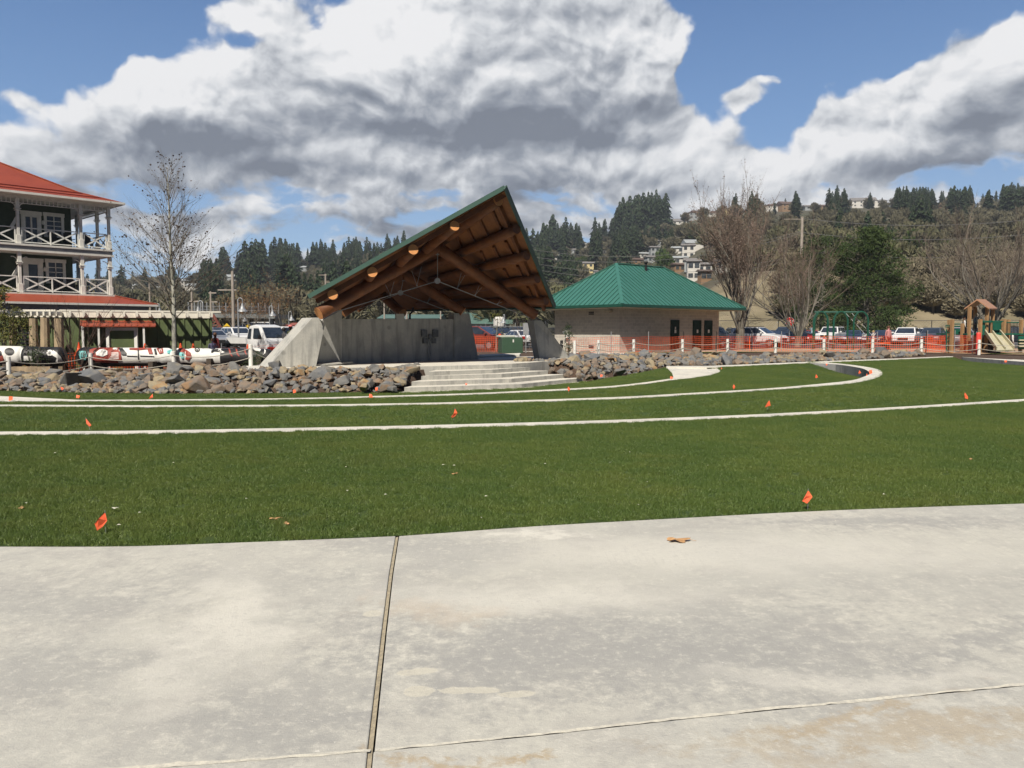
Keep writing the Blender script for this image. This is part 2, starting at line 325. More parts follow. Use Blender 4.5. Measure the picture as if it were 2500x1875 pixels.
def walkway():
    m, t, b = newmat('walk_concrete'); v = t.node('ShaderNodeTexCoord').outputs['Object']
    wob = t.vm('MULTIPLY', t.vm('SUBTRACT', t.noise(v, 2.0, 5, .65, out='Color'), (.5,.5,.5)), (1.3,1.0,0)); vw = t.vm('ADD', v, wob)
    big = t.noise(v, .5, 4, .6, .5); mid = t.noise(v, 1.9, 8, .68, .5); fine = t.noise(v, 22, 7, .75); grit = t.noise(v, 75, 4, .8)
    c = t.mix(t.ss(big, .36, .62), (.455,.445,.40), (.51,.495,.435))
    c = t.mix(t.m('MULTIPLY', t.ss(mid, .44, .66), .6), c, (.385,.37,.34)); m6 = t.noise(v, 7, 6, .7); c = t.mix(t.m('MULTIPLY', t.ss(m6, .50, .66), .42), c, (.36,.35,.325)); c = t.mix(t.m('MULTIPLY', t.ss(m6, .47, .34), .40), c, (.63,.605,.53))
    def blob(c, u, vv, rx, ry, col, k, rot=0.0, soft=.2):
        p = G(u, vv, 0); d = t.vm('SUBTRACT', vw, (p.x, p.y, 0))
        if rot:
            r = t.node('ShaderNodeVectorRotate', rotation_type='Z_AXIS'); t.put(r.inputs['Vector'], d); r.inputs['Angle'].default_value = rot; d = r.outputs[0]
        d = t.vm('LENGTH', t.vm('MULTIPLY', d, (1/rx, 1/ry, 0)))
        return t.mix(t.m('MULTIPLY', t.ss(t.m('ADD', t.m('MULTIPLY', t.m('SUBTRACT', 1.15, d), .62), t.m('MULTIPLY', t.m('SUBTRACT', t.m('ADD', m6, t.m('MULTIPLY', fine, .6)), .8), 1.9)), -.12, .62), k*.95), c, col)
    GR = (.34,.335,.315); BR = (.42,.33,.21); PL_ = (.66,.635,.56)
    for a in ((1500,1590,1.5,.55,GR,.85,.25),(1250,1640,.7,.4,GR,.7,0),(1900,1560,.9,.6,GR,.6,.3),(600,1800,.5,.25,GR,.6,0),(760,1700,.35,.45,GR,.6,.3),(160,1640,.8,.35,GR,.6,0),(60,1480,.9,.3,GR,.5,0),(2150,1275,1.1,.22,GR,.75,0),(1150,1350,.35,.5,GR,.7,.9),(1000,1325,.6,.25,GR,.6,0),(500,1420,1.2,.3,GR,.35,0),(2400,1450,.9,.7,GR,.35,0),(2380,1580,.6,.12,GR,.8,-.5),
              (1060,1848,.22,.05,BR,.8,0),(1270,1862,.22,.04,BR,.8,0),(2080,1745,.5,.07,BR,.6,-.3),(2300,1790,.5,.12,BR,.5,0),(1850,1830,.4,.1,BR,.4,0),(1050,1490,.4,.2,(.58,.46,.33),.35,0),
              (560,1500,.28,.8,PL_,.7,-.35),(400,1650,.2,.6,PL_,.5,-.4),(1330,1460,.9,.3,PL_,.6,0),(1300,1305,.35,.12,PL_,.9,0),(1750,1350,2.0,.5,PL_,.5,0),(2100,1660,.9,.12,PL_,.5,.1)): c = blob(c, *a[:7], a[6] if len(a) > 7 else 0) if False else blob(c, a[0], a[1], a[2], a[3], a[4], a[5], a[6])
    pm = t.noise(t.vm('MULTIPLY', v, (3,3,1)), 1.6, 7, .6)
    for u, vv, rx, ry in ((1010,1640,.12,.05),(1030,1690,.08,.05),(1150,1685,.13,.035),(1270,1695,.09,.03),(905,1500,.05,.05)):
        p = G(u, vv, 0); d = t.vm('LENGTH', t.vm('MULTIPLY', t.vm('SUBTRACT', t.vm('ADD', v, t.vm('MULTIPLY', wob, (.12,.12,0))), (p.x,p.y,0)), (1/rx,1/ry,0)))
        c = t.mix(t.m('MULTIPLY', t.ss(t.m('ADD', d, t.m('MULTIPLY', pm, 2.4)), 2.2, 2.0), .8), c, (.56,.53,.44))
    st = t.noise(t.vm('MULTIPLY', v, (42, 1.6, 1)), 1.0, 4, .6); c = t.mix(t.m('MULTIPLY', t.ss(st, .50, .72), t.m('MULTIPLY', t.ss(big, .50, .62), .28)), c, (.33,.32,.30))
    c = t.mix(t.m('MULTIPLY', t.ss(fine, .52, .66), .34), c, (.34,.33,.31)); c = t.mix(t.m('MULTIPLY', t.ss(fine, .46, .36), .35), c, (.66,.635,.56))
    c = t.mix(t.m('MULTIPLY', t.ss(grit, .60, .70), .5), c, (.29,.28,.26)); c = t.mix(t.m('MULTIPLY', t.ss(grit, .34, .26), .55), c, (.74,.72,.66))
    vor = t.node('ShaderNodeTexVoronoi', feature='F1'); t.put(vor.inputs['Vector'], vw); vor.inputs['Scale'].default_value = 7
    c = t.mix(t.m('MULTIPLY', t.ss(vor.outputs['Distance'], .055, .02), .7), c, (.72,.70,.64))
    sk = t.noise(t.vm('MULTIPLY', v, (5, 15, 1)), 2.0, 5, .7); c = t.mix(t.m('MULTIPLY', t.ss(sk, .62, .70), .4), c, (.36,.35,.33))
    t.put(b.inputs['Base Color'], c); b.inputs['Roughness'].default_value = .85; b.inputs['Specular IOR Level'].default_value = .25
    bp = t.node('ShaderNodeBump'); bp.inputs['Strength'].default_value = .5; bp.inputs['Distance'].default_value = .008
    t.put(bp.inputs['Height'], t.m('ADD', fine, grit)); t.put(b.inputs['Normal'], bp.outputs[0]); return m
M_conc = walkway()
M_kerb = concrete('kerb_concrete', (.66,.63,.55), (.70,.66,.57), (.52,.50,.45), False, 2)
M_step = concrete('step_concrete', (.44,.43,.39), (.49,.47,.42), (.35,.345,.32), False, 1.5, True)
M_wallc = concrete('cast_concrete', (.44,.435,.40), (.50,.48,.43), (.33,.33,.31), False, .8, True)
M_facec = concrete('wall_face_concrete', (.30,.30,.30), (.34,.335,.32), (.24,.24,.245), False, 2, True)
M_joint = mat('joint_sand', (.42,.36,.25), (.30,.26,.19), 40, .95, .4)
M_fill = mat('joint_filler', (.66,.625,.52), (.50,.475,.41), 30, .9, .3)
M_bark = mat('grey_bark', (.22,.20,.165), (.13,.12,.10), 5, .9, .4, stretch=(1,1,.3))
M_palebark = mat('pale_bark', (.42,.41,.35), (.24,.24,.20), 7, .85, .3, stretch=(1,1,.5))
M_twig = mat('twig', (.19,.135,.105), (.13,.10,.085), 2, .9)
M_redtwig = mat('reddish_twig', (.20,.145,.115), (.13,.10,.08), 1.0, .9)
M_mulch = mat('dark_mulch', (.055,.035,.024), (.10,.065,.045), 25, .95, .8, 60)
M_asph = mat('asphalt', (.075,.075,.078), (.11,.11,.11), 1.5, .9, .3, 60)
M_chips = mat('wood_chips', (.42,.28,.18), (.33,.22,.14), 12, .95, .6, 50)
# ================================================================ GROUND: lawn terraces, seat walls, paving
def zramp(u, a, b, za, zb):
    t = min(1, max(0, (u - a)/(b - a))); return za + (zb - za)*t
def z2(u): return zramp(u, 1300, 2000, -.20, 0.0)
def z3(u): return zramp(u, 1200, 1700, -.40, -.12)
def GP(pts, zf): return [G(u, v, zf(u) if callable(zf) else zf) for u, v in pts]
def resample(pts, step):
    out = [pts[0]]
    for a, b in zip(pts, pts[1:]):
        n = max(1, int((b - a).length/step))
        out += [a.lerp(b, k/n) for k in range(1, n+1)]
    return out
def smoothline(pts, k=4):
    pts = [Vector(p) for p in pts]; out = []
    for i in range(len(pts)-1):
        p0, p1, p2, p3 = pts[max(i-1,0)], pts[i], pts[i+1], pts[min(i+2, len(pts)-1)]
        for j in range(k):
            t = j/k
            out.append(.5*((2*p1) + (p2-p0)*t + (2*p0-5*p1+4*p2-p3)*t*t + (3*p1-p0-3*p2+p3)*t**3))
    out.append(pts[-1]); return out
def near1(): return [(-500,1064),(-200,1063.5),(0,1062),(316,1059.5),(700,1053),(917,1048.6),(1134,1043.5),(1500,1032.5),(1880,1017),(2223,998),(2500,980),(2700,967),(2900,955)]
def far1(): return [(-500,1055),(-200,1055),(0,1053.5),(316,1051.5),(700,1045),(917,1040.6),(1134,1035.5),(1500,1025),(1880,1010),(2223,991.5),(2500,974),(2700,962),(2900,950.5)]
N1, F1 = smoothline(GP(near1(), 0)), smoothline(GP(far1(), 0))
N2 = smoothline(GP([(-500,992),(-200,992),(0,991.8),(348,993.5),(700,992),(917,989.4),(1134,985.3),(1500,974),(1681,963.7),(1862,953),(1997,943),(2079,935.7),(2133,925)], z2), 4)
T2o = smoothline(GP([(2133,925),(2154,914),(2143,901.4),(2088,891.6),(2020,885),(1975,883)], lambda u: .0 if u > 2100 else zramp(u, 2100, 1975, 0, .05)), 4)[1:]
F2 = smoothline(GP([(-500,988),(-200,988),(0,987.7),(348,989.3),(700,988),(917,985.4),(1134,981),(1500,969.3),(1681,959.5),(1862,949),(1997,937.5),(2079,928.5),(2108,920)], z2), 4)
T2i = smoothline(GP([(2108,920),(2124,912.5),(2118,905),(2097,897.5),(2043,889.6),(1979,885.6)], lambda u: .0 if u > 2060 else zramp(u, 2060, 1975, 0, .05)), 4)[1:]
N3 = smoothline(GP([(-500,980),(0,979.6),(316,979),(700,975),(902,970.5),(1134,964),(1264,958.3),(1500,945.6),(1645,927.5),(1694,922),(1735,915.8)], z3), 4)
T3o = smoothline(GP([(1735,915.8),(1758,907),(1750,900),(1726,897)], lambda u: -.10), 4)[1:]
F3 = smoothline(GP([(-500,976),(0,976),(316,975.7),(700,972),(902,967),(1134,960.3),(1264,954.6),(1500,941.6),(1645,923.2)], z3), 4)
PATCH_L = GP([(1645,923.2),(1641,911),(1627,896)], lambda u: -.10)
EDN = [(1627,896),(1726,897),(1975,885.8),(2178,878.4),(2327,871.5)]          # near edge of the back kerb
EDF = [(1627,893.3),(1726,893.3),(1975,883),(2178,875.4),(2327,868.8)]
def zed(u): return zramp(u, 1627, 2000, -.05, .05) if u < 2000 else zramp(u, 2000, 2327, .05, .1)
EN, EF = GP(EDN, zed), GP(EDF, zed)
W1I = [W(2350,871.8,46.2), W(2500,883.3,40.2), W(2700,899,35)]                 # near top edge of the right end wall
W1O = [W(2327,868.8,48.2), W(2500,878.8,41.8), W(2700,893,36.5)]
def slab(name, top_a, top_b, drop, mat_, face=None):
    """kerb or seat wall: top between edge a and edge b, sides going down by drop"""
    mb = MB(); a, b = top_a, top_b; n = max(len(a), len(b))
    def rs(p, n):
        L = [0]
        for i in range(len(p)-1): L.append(L[-1] + (p[i+1]-p[i]).length)
        out = []
        for k in range(n):
            s = L[-1]*k/(n-1); i = 0
            while i < len(p)-2 and L[i+1] < s: i += 1
            out.append(p[i].lerp(p[i+1], (s-L[i])/max(1e-6, L[i+1]-L[i])))
        return out
    n = max(n, 40); a, b = rs(a, n), rs(b, n); dz = Vector((0,0,-drop))
    vs = a + b + [p + dz for p in a] + [p + dz for p in b]; fs = []
    for i in range(n-1):
        fs += [(i, i+1, n+i+1, n+i)]
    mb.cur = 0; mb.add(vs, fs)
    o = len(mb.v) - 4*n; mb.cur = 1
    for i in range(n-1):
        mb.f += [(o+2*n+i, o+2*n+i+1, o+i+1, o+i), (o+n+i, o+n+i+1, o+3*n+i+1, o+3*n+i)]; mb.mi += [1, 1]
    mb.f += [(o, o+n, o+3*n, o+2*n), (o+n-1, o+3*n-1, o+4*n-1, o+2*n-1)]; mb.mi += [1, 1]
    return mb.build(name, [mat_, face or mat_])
k1 = slab('curved_kerb', N1, F1, .45, M_kerb); tag(k1, 'long pale concrete kerb nearest the walkway, crossing the whole lawn', 'seat wall', 'curved concrete seat walls in the lawn')
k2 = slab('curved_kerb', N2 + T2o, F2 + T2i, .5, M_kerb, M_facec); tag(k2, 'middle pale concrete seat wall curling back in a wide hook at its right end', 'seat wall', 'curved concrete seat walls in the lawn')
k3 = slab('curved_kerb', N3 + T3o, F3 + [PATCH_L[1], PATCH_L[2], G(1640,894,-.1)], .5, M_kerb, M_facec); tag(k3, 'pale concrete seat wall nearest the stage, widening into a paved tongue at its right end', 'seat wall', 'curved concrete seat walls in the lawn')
ke = slab('curved_kerb', EN, EF, .4, M_kerb); tag(ke, 'thin pale concrete edging running along the foot of the right boulder bank', 'kerb')
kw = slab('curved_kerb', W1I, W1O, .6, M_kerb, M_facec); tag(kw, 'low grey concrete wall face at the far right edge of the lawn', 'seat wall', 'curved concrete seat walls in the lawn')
lp = slab('path', [G(-400,984,-.42), G(0,982.3,-.42), G(190,977.6,-.42)], [G(-400,962,-.42), G(0,967,-.42), G(190,976,-.42)], .3, M_kerb); struct(lp)
# lawn sheets
def patch(name, poly, step, mat_, zoff=0.0, jitter=.15):
    """flat-ish polygon sheet with interior points; height spread from the rim"""
    rim = resample(poly + [poly[0]], step)[:-1]
    xs = [p.x for p in rim]; ys = [p.y for p in rim]
    from mathutils import geometry
    pts = [p.xy.copy() for p in rim]; n = len(pts)
    edges = [(i, (i+1) % n) for i in range(n)]
    y = min(ys)
    def inside(x, y):
        c = False
        for i in range(n):
            a, b = pts[i], pts[(i+1) % n]
            if (a.y > y) != (b.y > y) and x < (b.x-a.x)*(y-a.y)/(b.y-a.y) + a.x: c = not c
        return c
    inner = []
    while y < max(ys):
        x = min(xs)
        while x < max(xs):
            px, py = x + random.uniform(-jitter, jitter)*step, y + random.uniform(-jitter, jitter)*step
            if inside(px, py) and min((px-q.x)**2 + (py-q.y)**2 for q in pts) > (step*.45)**2: inner.append(Vector((px, py)))
            x += step
        y += step
    r = delaunay_2d_cdt(pts + inner, edges, [list(range(n))], 1, 1e-5)
    vs = []
    for p in r[0]:
        sw = sz = 0
        for q in rim:
            d = (p.x-q.x)**2 + (p.y-q.y)**2
            if d < 1e-6: sw, sz = 1, q.z; break
            w = 1/d**1.5; sw += w; sz += w*q.z
        vs.append((p.x, p.y, sz/sw + zoff))
    mb = MB(); mb.add(vs, [tuple(f) for f in r[2]])
    return mb.build(name, mat_, smooth=True)
def lawn_mat():
    m, t, b = newmat('lawn_grass'); g = t.node('ShaderNodeNewGeometry').outputs['Position']
    big = t.noise(g, .35, 4, .6); mid = t.noise(g, 2.2, 5, .6); f = t.noise(g, 90, 3, .7); ff = t.noise(g, 18, 5, .7)
    c = t.mix(t.ss(t.m('ADD', t.m('MULTIPLY', big, .6), t.m('MULTIPLY', mid, .4)), .42, .60), (.050,.086,.017), (.076,.108,.022))
    c = t.mix(t.m('MULTIPLY', t.ss(f, .45, .75), .55), c, (.098,.135,.030))
    c = t.mix(t.m('MULTIPLY', t.ss(ff, .40, .62), .35), c, (.026,.045,.010)); yl = t.noise(t.vm('ADD', g, (9,4,0)), .9, 6, .65); c = t.mix(t.m('MULTIPLY', t.ss(yl, .52, .72), .28), c, (.115,.115,.025))
    sp_ = t.noise(g, 60, 2, .5); c = t.mix(t.m('MULTIPLY', t.ss(sp_, .70, .76), .5), c, (.30,.33,.16))
    t.put(b.inputs['Base Color'], c); b.inputs['Roughness'].default_value = .62; b.inputs['Specular IOR Level'].default_value = .25
    bp = t.node('ShaderNodeBump'); bp.inputs['Strength'].default_value = .7; bp.inputs['Distance'].default_value = .03
    t.put(bp.inputs['Height'], t.m('ADD', ff, f)); t.put(b.inputs['Normal'], bp.outputs[0])
    return m
M_lawn = lawn_mat()
CE = [(-600,1330),(-300,1333),(0,1334),(300,1333.5),(560,1325),(970,1308),(1300,1285),(1600,1268),(1980,1248),(2300,1236),(2500,1229),(2800,1218),(3200,1204)]
CEw = smoothline([G(u, v, 0) for u, v in CE], 4)
dn = lambda L, d: [p + Vector((0,0,-d)) for p in L]
rowA = [p + Vector((0, .05, -.012)) for p in CEw]
LA = patch('grass_lawn', rowA + list(reversed(dn(N1, .01))), .55, M_lawn)
LB = patch('grass_lawn', dn(F1, .22) + [W(2700,905,35)-Vector((0,0,.1)), W(2500,893.7,40), W(2350,883,46)] + [p for p in reversed(dn(EN[2:], .02))] + list(reversed(dn(N2 + T2o, .02))), .8, M_lawn)
LC = patch('grass_lawn', dn(F2, .25) + [p + Vector((0,0,-.42)) for p in T2i[:-5]] + [T2i[-4] + Vector((0,0,-.3)), T2i[-2] + Vector((0,0,-.12))] + list(reversed(dn(EN[1:3], .02))) + list(reversed(dn(N3 + T3o, .02))), .8, M_lawn)
FRONT = [(-500,953,-.6),(-200,953,-.6),(0,955,-.6),(150,959,-.6),(400,962.5,-.6),(700,961,-.6),(850,959,-.6),(963,959.4,-.6),(1274,948,-.6),(1430,932,-.55),(1540,915,-.35),(1627,896,-.12)]
FW = [G(u, v, z) for u, v, z in FRONT]
LD = patch('grass_lawn', dn(F3, .2) + dn(PATCH_L[1:], .03) + list(reversed(FW[:-1])), .8, M_lawn)
for o in (LA, LB, LC, LD): struct(o)
# ---- blades (geometry nodes on the lawn sheets)
def blade_mat():
    m, t, b = newmat('grass_blade'); g = t.node('ShaderNodeNewGeometry').outputs['Position']
    f = t.noise(g, 160, 2, .7); big = t.noise(g, .35, 4, .6); mid = t.noise(g, 2.2, 5, .6)
    c = t.mix(t.ss(t.m('ADD', t.m('MULTIPLY', big, .6), t.m('MULTIPLY', mid, .4)), .42, .60), (.068,.114,.023), (.100,.140,.028))
    yl = t.noise(t.vm('ADD', g, (9,4,0)), .9, 6, .65); c = t.mix(t.m('MULTIPLY', t.ss(yl, .50, .70), .3), c, (.13,.135,.03)); c = t.mix(t.m('MULTIPLY', t.ss(f, .5, .72), .6), c, (.17,.21,.07))
    s2 = t.noise(g, 55, 1, .5); c = t.mix(t.m('MULTIPLY', t.ss(s2, .70, .78), .8), c, (.42,.42,.22))
    t.put(b.inputs['Base Color'], c); b.inputs['Roughness'].default_value = .55; b.inputs['Specular IOR Level'].default_value = .3
    return m
M_blade = blade_mat()
def grass_group(name, dens, tile_r, blades, h, rad):
    gt = bpy.data.node_groups.new(name, 'GeometryNodeTree'); q = NT(gt)
    gt.interface.new_socket('Geometry', in_out='INPUT', socket_type='NodeSocketGeometry')
    gt.interface.new_socket('Geometry', in_out='OUTPUT', socket_type='NodeSocketGeometry')
    gi = q.node('NodeGroupInput'); go = q.node('NodeGroupOutput')
    ci = q.node('GeometryNodeMeshCircle', fill_type='NGON'); ci.inputs['Vertices'].default_value = 7; ci.inputs['Radius'].default_value = tile_r
    dp = q.node('GeometryNodeDistributePointsOnFaces'); q.l.new(ci.outputs[0], dp.inputs[0]); dp.inputs['Density'].default_value = blades/(pi*tile_r**2)
    cone = q.node('GeometryNodeMeshCone', fill_type='NONE'); cone.inputs['Vertices'].default_value = 3
    cone.inputs['Radius Top'].default_value = 0.0; cone.inputs['Radius Bottom'].default_value = rad; cone.inputs['Depth'].default_value = h
    def rnd(lo, hi, typ='FLOAT_VECTOR'):
        r = q.node('FunctionNodeRandomValue', data_type=typ)
        if typ == 'FLOAT_VECTOR': r.inputs[0].default_value = lo; r.inputs[1].default_value = hi; return r.outputs[0]
        r.inputs[2].default_value = lo; r.inputs[3].default_value = hi; return r.outputs[1]
    ip = q.node('GeometryNodeInstanceOnPoints'); q.l.new(dp.outputs[0], ip.inputs['Points']); q.l.new(cone.outputs[0], ip.inputs['Instance'])
    q.l.new(rnd((-.85,-.85,0), (.85,.85,6.28)), ip.inputs['Rotation']); q.l.new(rnd((.7,.7,.45), (1.4,1.4,1.25)), ip.inputs['Scale'])
    rl = q.node('GeometryNodeRealizeInstances'); q.l.new(ip.outputs[0], rl.inputs[0])
    sm = q.node('GeometryNodeSetMaterial'); q.l.new(rl.outputs[0], sm.inputs[0]); sm.inputs['Material'].default_value = M_blade
    d2 = q.node('GeometryNodeDistributePointsOnFaces'); q.l.new(gi.outputs[0], d2.inputs[0]); d2.inputs['Density'].default_value = dens
    i2 = q.node('GeometryNodeInstanceOnPoints'); q.l.new(d2.outputs[0], i2.inputs['Points']); q.l.new(sm.outputs[0], i2.inputs['Instance'])
    q.l.new(rnd((-.05,-.05,0), (.05,.05,6.28)), i2.inputs['Rotation']); q.l.new(rnd((.8,.8,.75), (1.1,1.1,1.15)), i2.inputs['Scale'])
    q.l.new(i2.outputs[0], go.inputs[0])
    return gt
GG1 = grass_group('near_blades', 260, .07, 46, .042, .0026)
GG2 = grass_group('far_blades', 60, .13, 60, .05, .0045)
def blades(src, gg, label):
    o = bpy.data.objects.new('grass', src.data); COL.objects.link(o)
    md = o.modifiers.new('blades', 'NODES'); md.node_group = gg
    tag(o, label, 'grass', None, 'stuff'); return o
blades(LA, GG1, 'short mown green grass of the front lawn beside the walkway')
blades(LB, GG2, 'mown green grass between the nearest kerb and the hooked seat wall')
blades(LC, GG2, 'mown green grass inside the hooked seat wall')
blades(LD, GG2, 'narrow strip of mown grass at the foot of the boulders and steps')
# ---- foreground walkway: four slabs and joints
JX = [G(u, v, 0) for u, v in ((970,1308.5),(955,1400),(938,1540),(920,1700),(905,1832),(900,1880),(860,2300),(800,3200))]
HJ = [G(u, v, 0) for u, v in ((-1500,2080),(-300,1935),(430,1868),(904,1834),(1300,1795),(1700,1750),(2100,1710),(2500,1672),(3100,1615),(4200,1530))]
def joint_poly(pts_top, pts_bot): return pts_top + list(reversed(pts_bot))
mbc = MB(); T = Vector((0,0,-.25))
iT, iH = 0, 4
jl = JX[:5]; g = Vector((.014,0,0)); hy = Vector((0,.005,0))
lefttop = [p for p in CEw if p.x < jl[0].x - .05]; righttop = [p for p in CEw if p.x > jl[0].x + .05]
jpt = JX[4]
hl = HJ[:3]; hr = HJ[4:]
def slabpoly(poly):
    p = [Vector(q) for q in poly]; mbc.prism(p, T)
slabpoly(list(lefttop) + [j - g for j in jl[:-1]] + [jpt - g + hy] + [h + hy for h in reversed(hl)])
slabpoly([j + g for j in reversed(jl[:-1])][::-1][0:0] + [jl[0] + g] + list(righttop) + [h + hy for h in reversed(hr)] + [jpt + g + hy] + [j + g for j in reversed(jl[1:-1])])
bl = [Vector((-9, -3, 0)), Vector((JX[7].x, -3, 0))]
slabpoly([h - hy for h in hl] + [jpt - g*.8 - hy] + [j - g*.8 for j in JX[5:7]] + [Vector((JX[6].x-.01, -3, 0)), Vector((HJ[0].x, -3, 0))])
slabpoly([jpt + g*.8 - hy] + [h - hy for h in hr] + [Vector((HJ[-1].x, -3, 0)), Vector((JX[6].x+.02, -3, 0))] + [j + g*.8 for j in reversed(JX[5:7])])
walk = mbc.build('path', M_conc, bevel=.006); struct(walk)
mj = MB()
for a, b in zip(JX[:7], JX[1:7]):
    d = Vector((.012, 0, 0)); mj.add([a - d - Vector((0,0,.012)), a + d*.6 - Vector((0,0,.006)), b + d*.6 - Vector((0,0,.006)), b - d - Vector((0,0,.012))], [(0,1,2,3)])
struct(mj.build('path_joint_sand', M_joint))
mj = MB(); hp = resample(HJ, .035)
def crw(p, k): return max(.0025, .011 + .013*noise.noise(p*2.3 + Vector((k,0,0))) + .011*noise.noise(p*9 + Vector((k,5,0))) + .007*noise.noise(p*31 + Vector((k,9,0))))
for i in range(len(hp)-1):
    a, b = hp[i], hp[i+1]
    if abs(a.x - jpt.x) < .03: continue
    zz = Vector((0,0,.0015))
    mj.add([a - Vector((0,crw(a,1)*.7,0)) + zz, b - Vector((0,crw(b,1)*.7,0)) + zz, b + Vector((0,crw(b,2),0)) + zz, a + Vector((0,crw(a,2),0)) + zz], [(0,1,2,3)])
struct(mj.build('path_crack_filler', M_fill))
# ---- base ground behind the lawn
FB = FW[:-1] + [EF[0], EF[1], EF[2], EF[3], EF[4], W1O[1] + Vector((0,.2,0)), W1O[2]]
FB = sorted([(p.x, p.y, p.z) for p in FB])
def interp(tab, x, k):
    if x <= tab[0][0]: return tab[0][k]
    for a, b in zip(tab, tab[1:]):
        if x <= b[0]: return a[k] + (b[k]-a[k])*(x-a[0])/max(1e-6, b[0]-a[0])
    return tab[-1][k]
def sst(t): t = min(1, max(0, t)); return t*t*(3-2*t)
STEPPOLY = [G(*q) for q in ((960,961,-.585),(1274,948.3,-.585),(1470,930.5,-.56),(1430,921,-.43),(1386,912,-.28),(1342,903,-.13),(1298,894.5,.02),(1254,886,.22),(1060,891,.2),(1043,906,.02),(1024,916.6,-.13),(1000,930.7,-.28),(982,944.8,-.43))]
def inpoly(x, y, poly):
    c = False
    for i in range(len(poly)):
        a, b = poly[i-1], poly[i]
        if (a.y > y) != (b.y > y) and x < (b.x-a.x)*(y-a.y)/(b.y-a.y) + a.x: c = not c
    return c
ZB = [(-80,-.3),(-22,-.35),(-17,-.3),(-11,.0),(-9,.07),(0,.08),(3,.1),(6,.2),(14,.18),(26,.16),(60,.2)]
def zg(x, y):
    yf, zf = interp(FB, x, 1), interp(FB, x, 2) - .03
    zb = interp(ZB, x, 1); t = sst((y - yf)/(2.9 if -13 < x < 4 else (3.6 if x < 5 else 5.5))); z = zf + (zb - zf)*t
    z = z + (.22 - z)*sst((y - 41)/9)
    if -6 < x < 6 and 27 < y < 36 and inpoly(x, y, STEPPOLY): z = min(z, -.85)        # bed cut under the steps
    return z
mg = MB(); xs = [-200,-150,-110,-80] + [-60 + i for i in range(0, 54)] + [-6 + .25*i for i in range(0, 44)] + [5 + .25*i for i in range(8)] + [7 + i for i in range(0, 58)] + [80,110,150,200]; rows = []
for x in xs:
    yf = interp(FB, x, 1); col = [(x, yf - 1.4, interp(FB, x, 2) - .42)]
    for k in range(45):
        y = yf + (k*.4 if k < 20 else 8 + (k-20)**1.35*1.27); col.append((x, min(y, 130), zg(x, min(y, 130)) - (.0 if k else .0)))
    rows.append(col)
nv = 46; mg.add([p for c in rows for p in c], [(i*nv+k, (i+1)*nv+k, (i+1)*nv+k+1, i*nv+k+1) for i in range(len(rows)-1) for k in range(nv-1)])
struct(mg.build('ground', M_mulch, smooth=True))
# under everything near the viewer, and out to the sides
mu = MB(); mu.add([(-400,-60,-.9),(400,-60,-.9),(400,700,-.9),(-400,700,-.9)], [(0,1,2,3)]); struct(mu.build('ground_bed', M_mulch))
# sheets lying on the ground
def sheet(name, poly, z, m): mb = MB(); mb.add([(x, y, z) for x, y in poly], [tuple(range(len(poly)))]); return struct(mb.build(name, m))
sheet('parking_lot', [(-60,66),(70,66),(78,82),(90,110),(90,128),(-110,128),(-80,80)], .236, M_asph)
sheet('parking_lot', [(-25,44.5),(-9.5,44.5),(-7,52),(-4,65.99),(-44,65.99),(-30,52)], .242, M_asph)
sheet('playground_surface', [(26.5,48.9),(29,45.6),(60,38.2),(60,41.9),(29,46.9)], .238, M_chips)
sheet('playground_surface', [(12.5,54.5),(13.5,50.7),(20.5,50.2),(25,49.6),(29,47),(60,42),(70,62),(20,62)], .245, M_chips)
sheet('lawn_strip', [(8.2,50.3),(9.5,49.3),(18,51.4),(23,50.2),(26.4,49.1),(25.5,50.2),(20.5,51.6),(14,52.0)], .255, M_lawn)
sheet('lawn_strip', [(27.5,47.0),(60,40),(60,43),(29,47.9)], .262, M_lawn)
M_sand = mat('sandy_path', (.50,.38,.28), (.42,.31,.23), 3, .95, .2)
sheet('path', [(8.5,50.3),(14,51.8),(14.2,54.7),(9,51.2)], .250, M_sand)
# ================================================================ BANDSTAND
M_log = mat('stained_log', (.20,.072,.022), (.13,.046,.015), 2.5, .6, .25, 30, stretch=(1,1,1))
M_plank = mat('roof_plank', (.27,.105,.034), (.20,.078,.026), 3, .6, .3, 20)
M_end = mat('cut_log_end', (.72,.33,.12), (.62,.27,.09), 9, .6)
M_groof = mat('green_metal', (.050,.165,.130), (.058,.185,.148), 1.2, .42, metal=.1)
M_fgreen = mat('fascia_green', (.055,.115,.09), (.05,.10,.08), 2, .5)
M_iron = mat('dark_iron', (.10,.105,.11), (.15,.155,.16), 8, .5, metal=.5)
RA, RL = W(1237,452,32.0), W(750,719,31.5)
RC = W(850,755,47.8); RP = Vector((1.12,38.0,3.42))
nR = (RC - RA).cross(RP - RA).normalized(); nR = nR if nR.z > 0 else -nR
nL = (RC - RA).cross(RL - RA).normalized(); nL = nL if nL.z > 0 else -nL
RR = onplane(1358,745,RA,nR)
def atline(p, q, u):
    for i in range(60):
        pass
    lo, hi = 0.0, 1.0
    f = lambda t: (lambda w: CX + F*w.x/(w.y*cos(TH) - (w.z-1.6)*sin(TH)))(p.lerp(q, t)) - u
    s0 = f(lo)
    for i in range(40):
        mi = (lo+hi)/2
        if (f(mi) > 0) == (s0 > 0): lo = mi
        else: hi = mi
    return p.lerp(q, lo)
RK = atline(RA, RC, 900); RE = atline(RR, RC, 988); RLB = atline(RL, RC, 792)
stage = thing('bandstand', 'open-sided outdoor stage with log rafters, peaked green metal roof and sloping concrete piers', 'stage', (-3, 36, .15))
dR, dL = nR*-.07, nL*-.07
mb = MB(); mb.prism([RA, RR, RE, RK], dR); mb.build('metal_roof', M_fgreen, stage)
mb = MB(); mb.prism([RL, RA, RK, RLB], dL); mb.build('metal_roof', M_fgreen, stage)
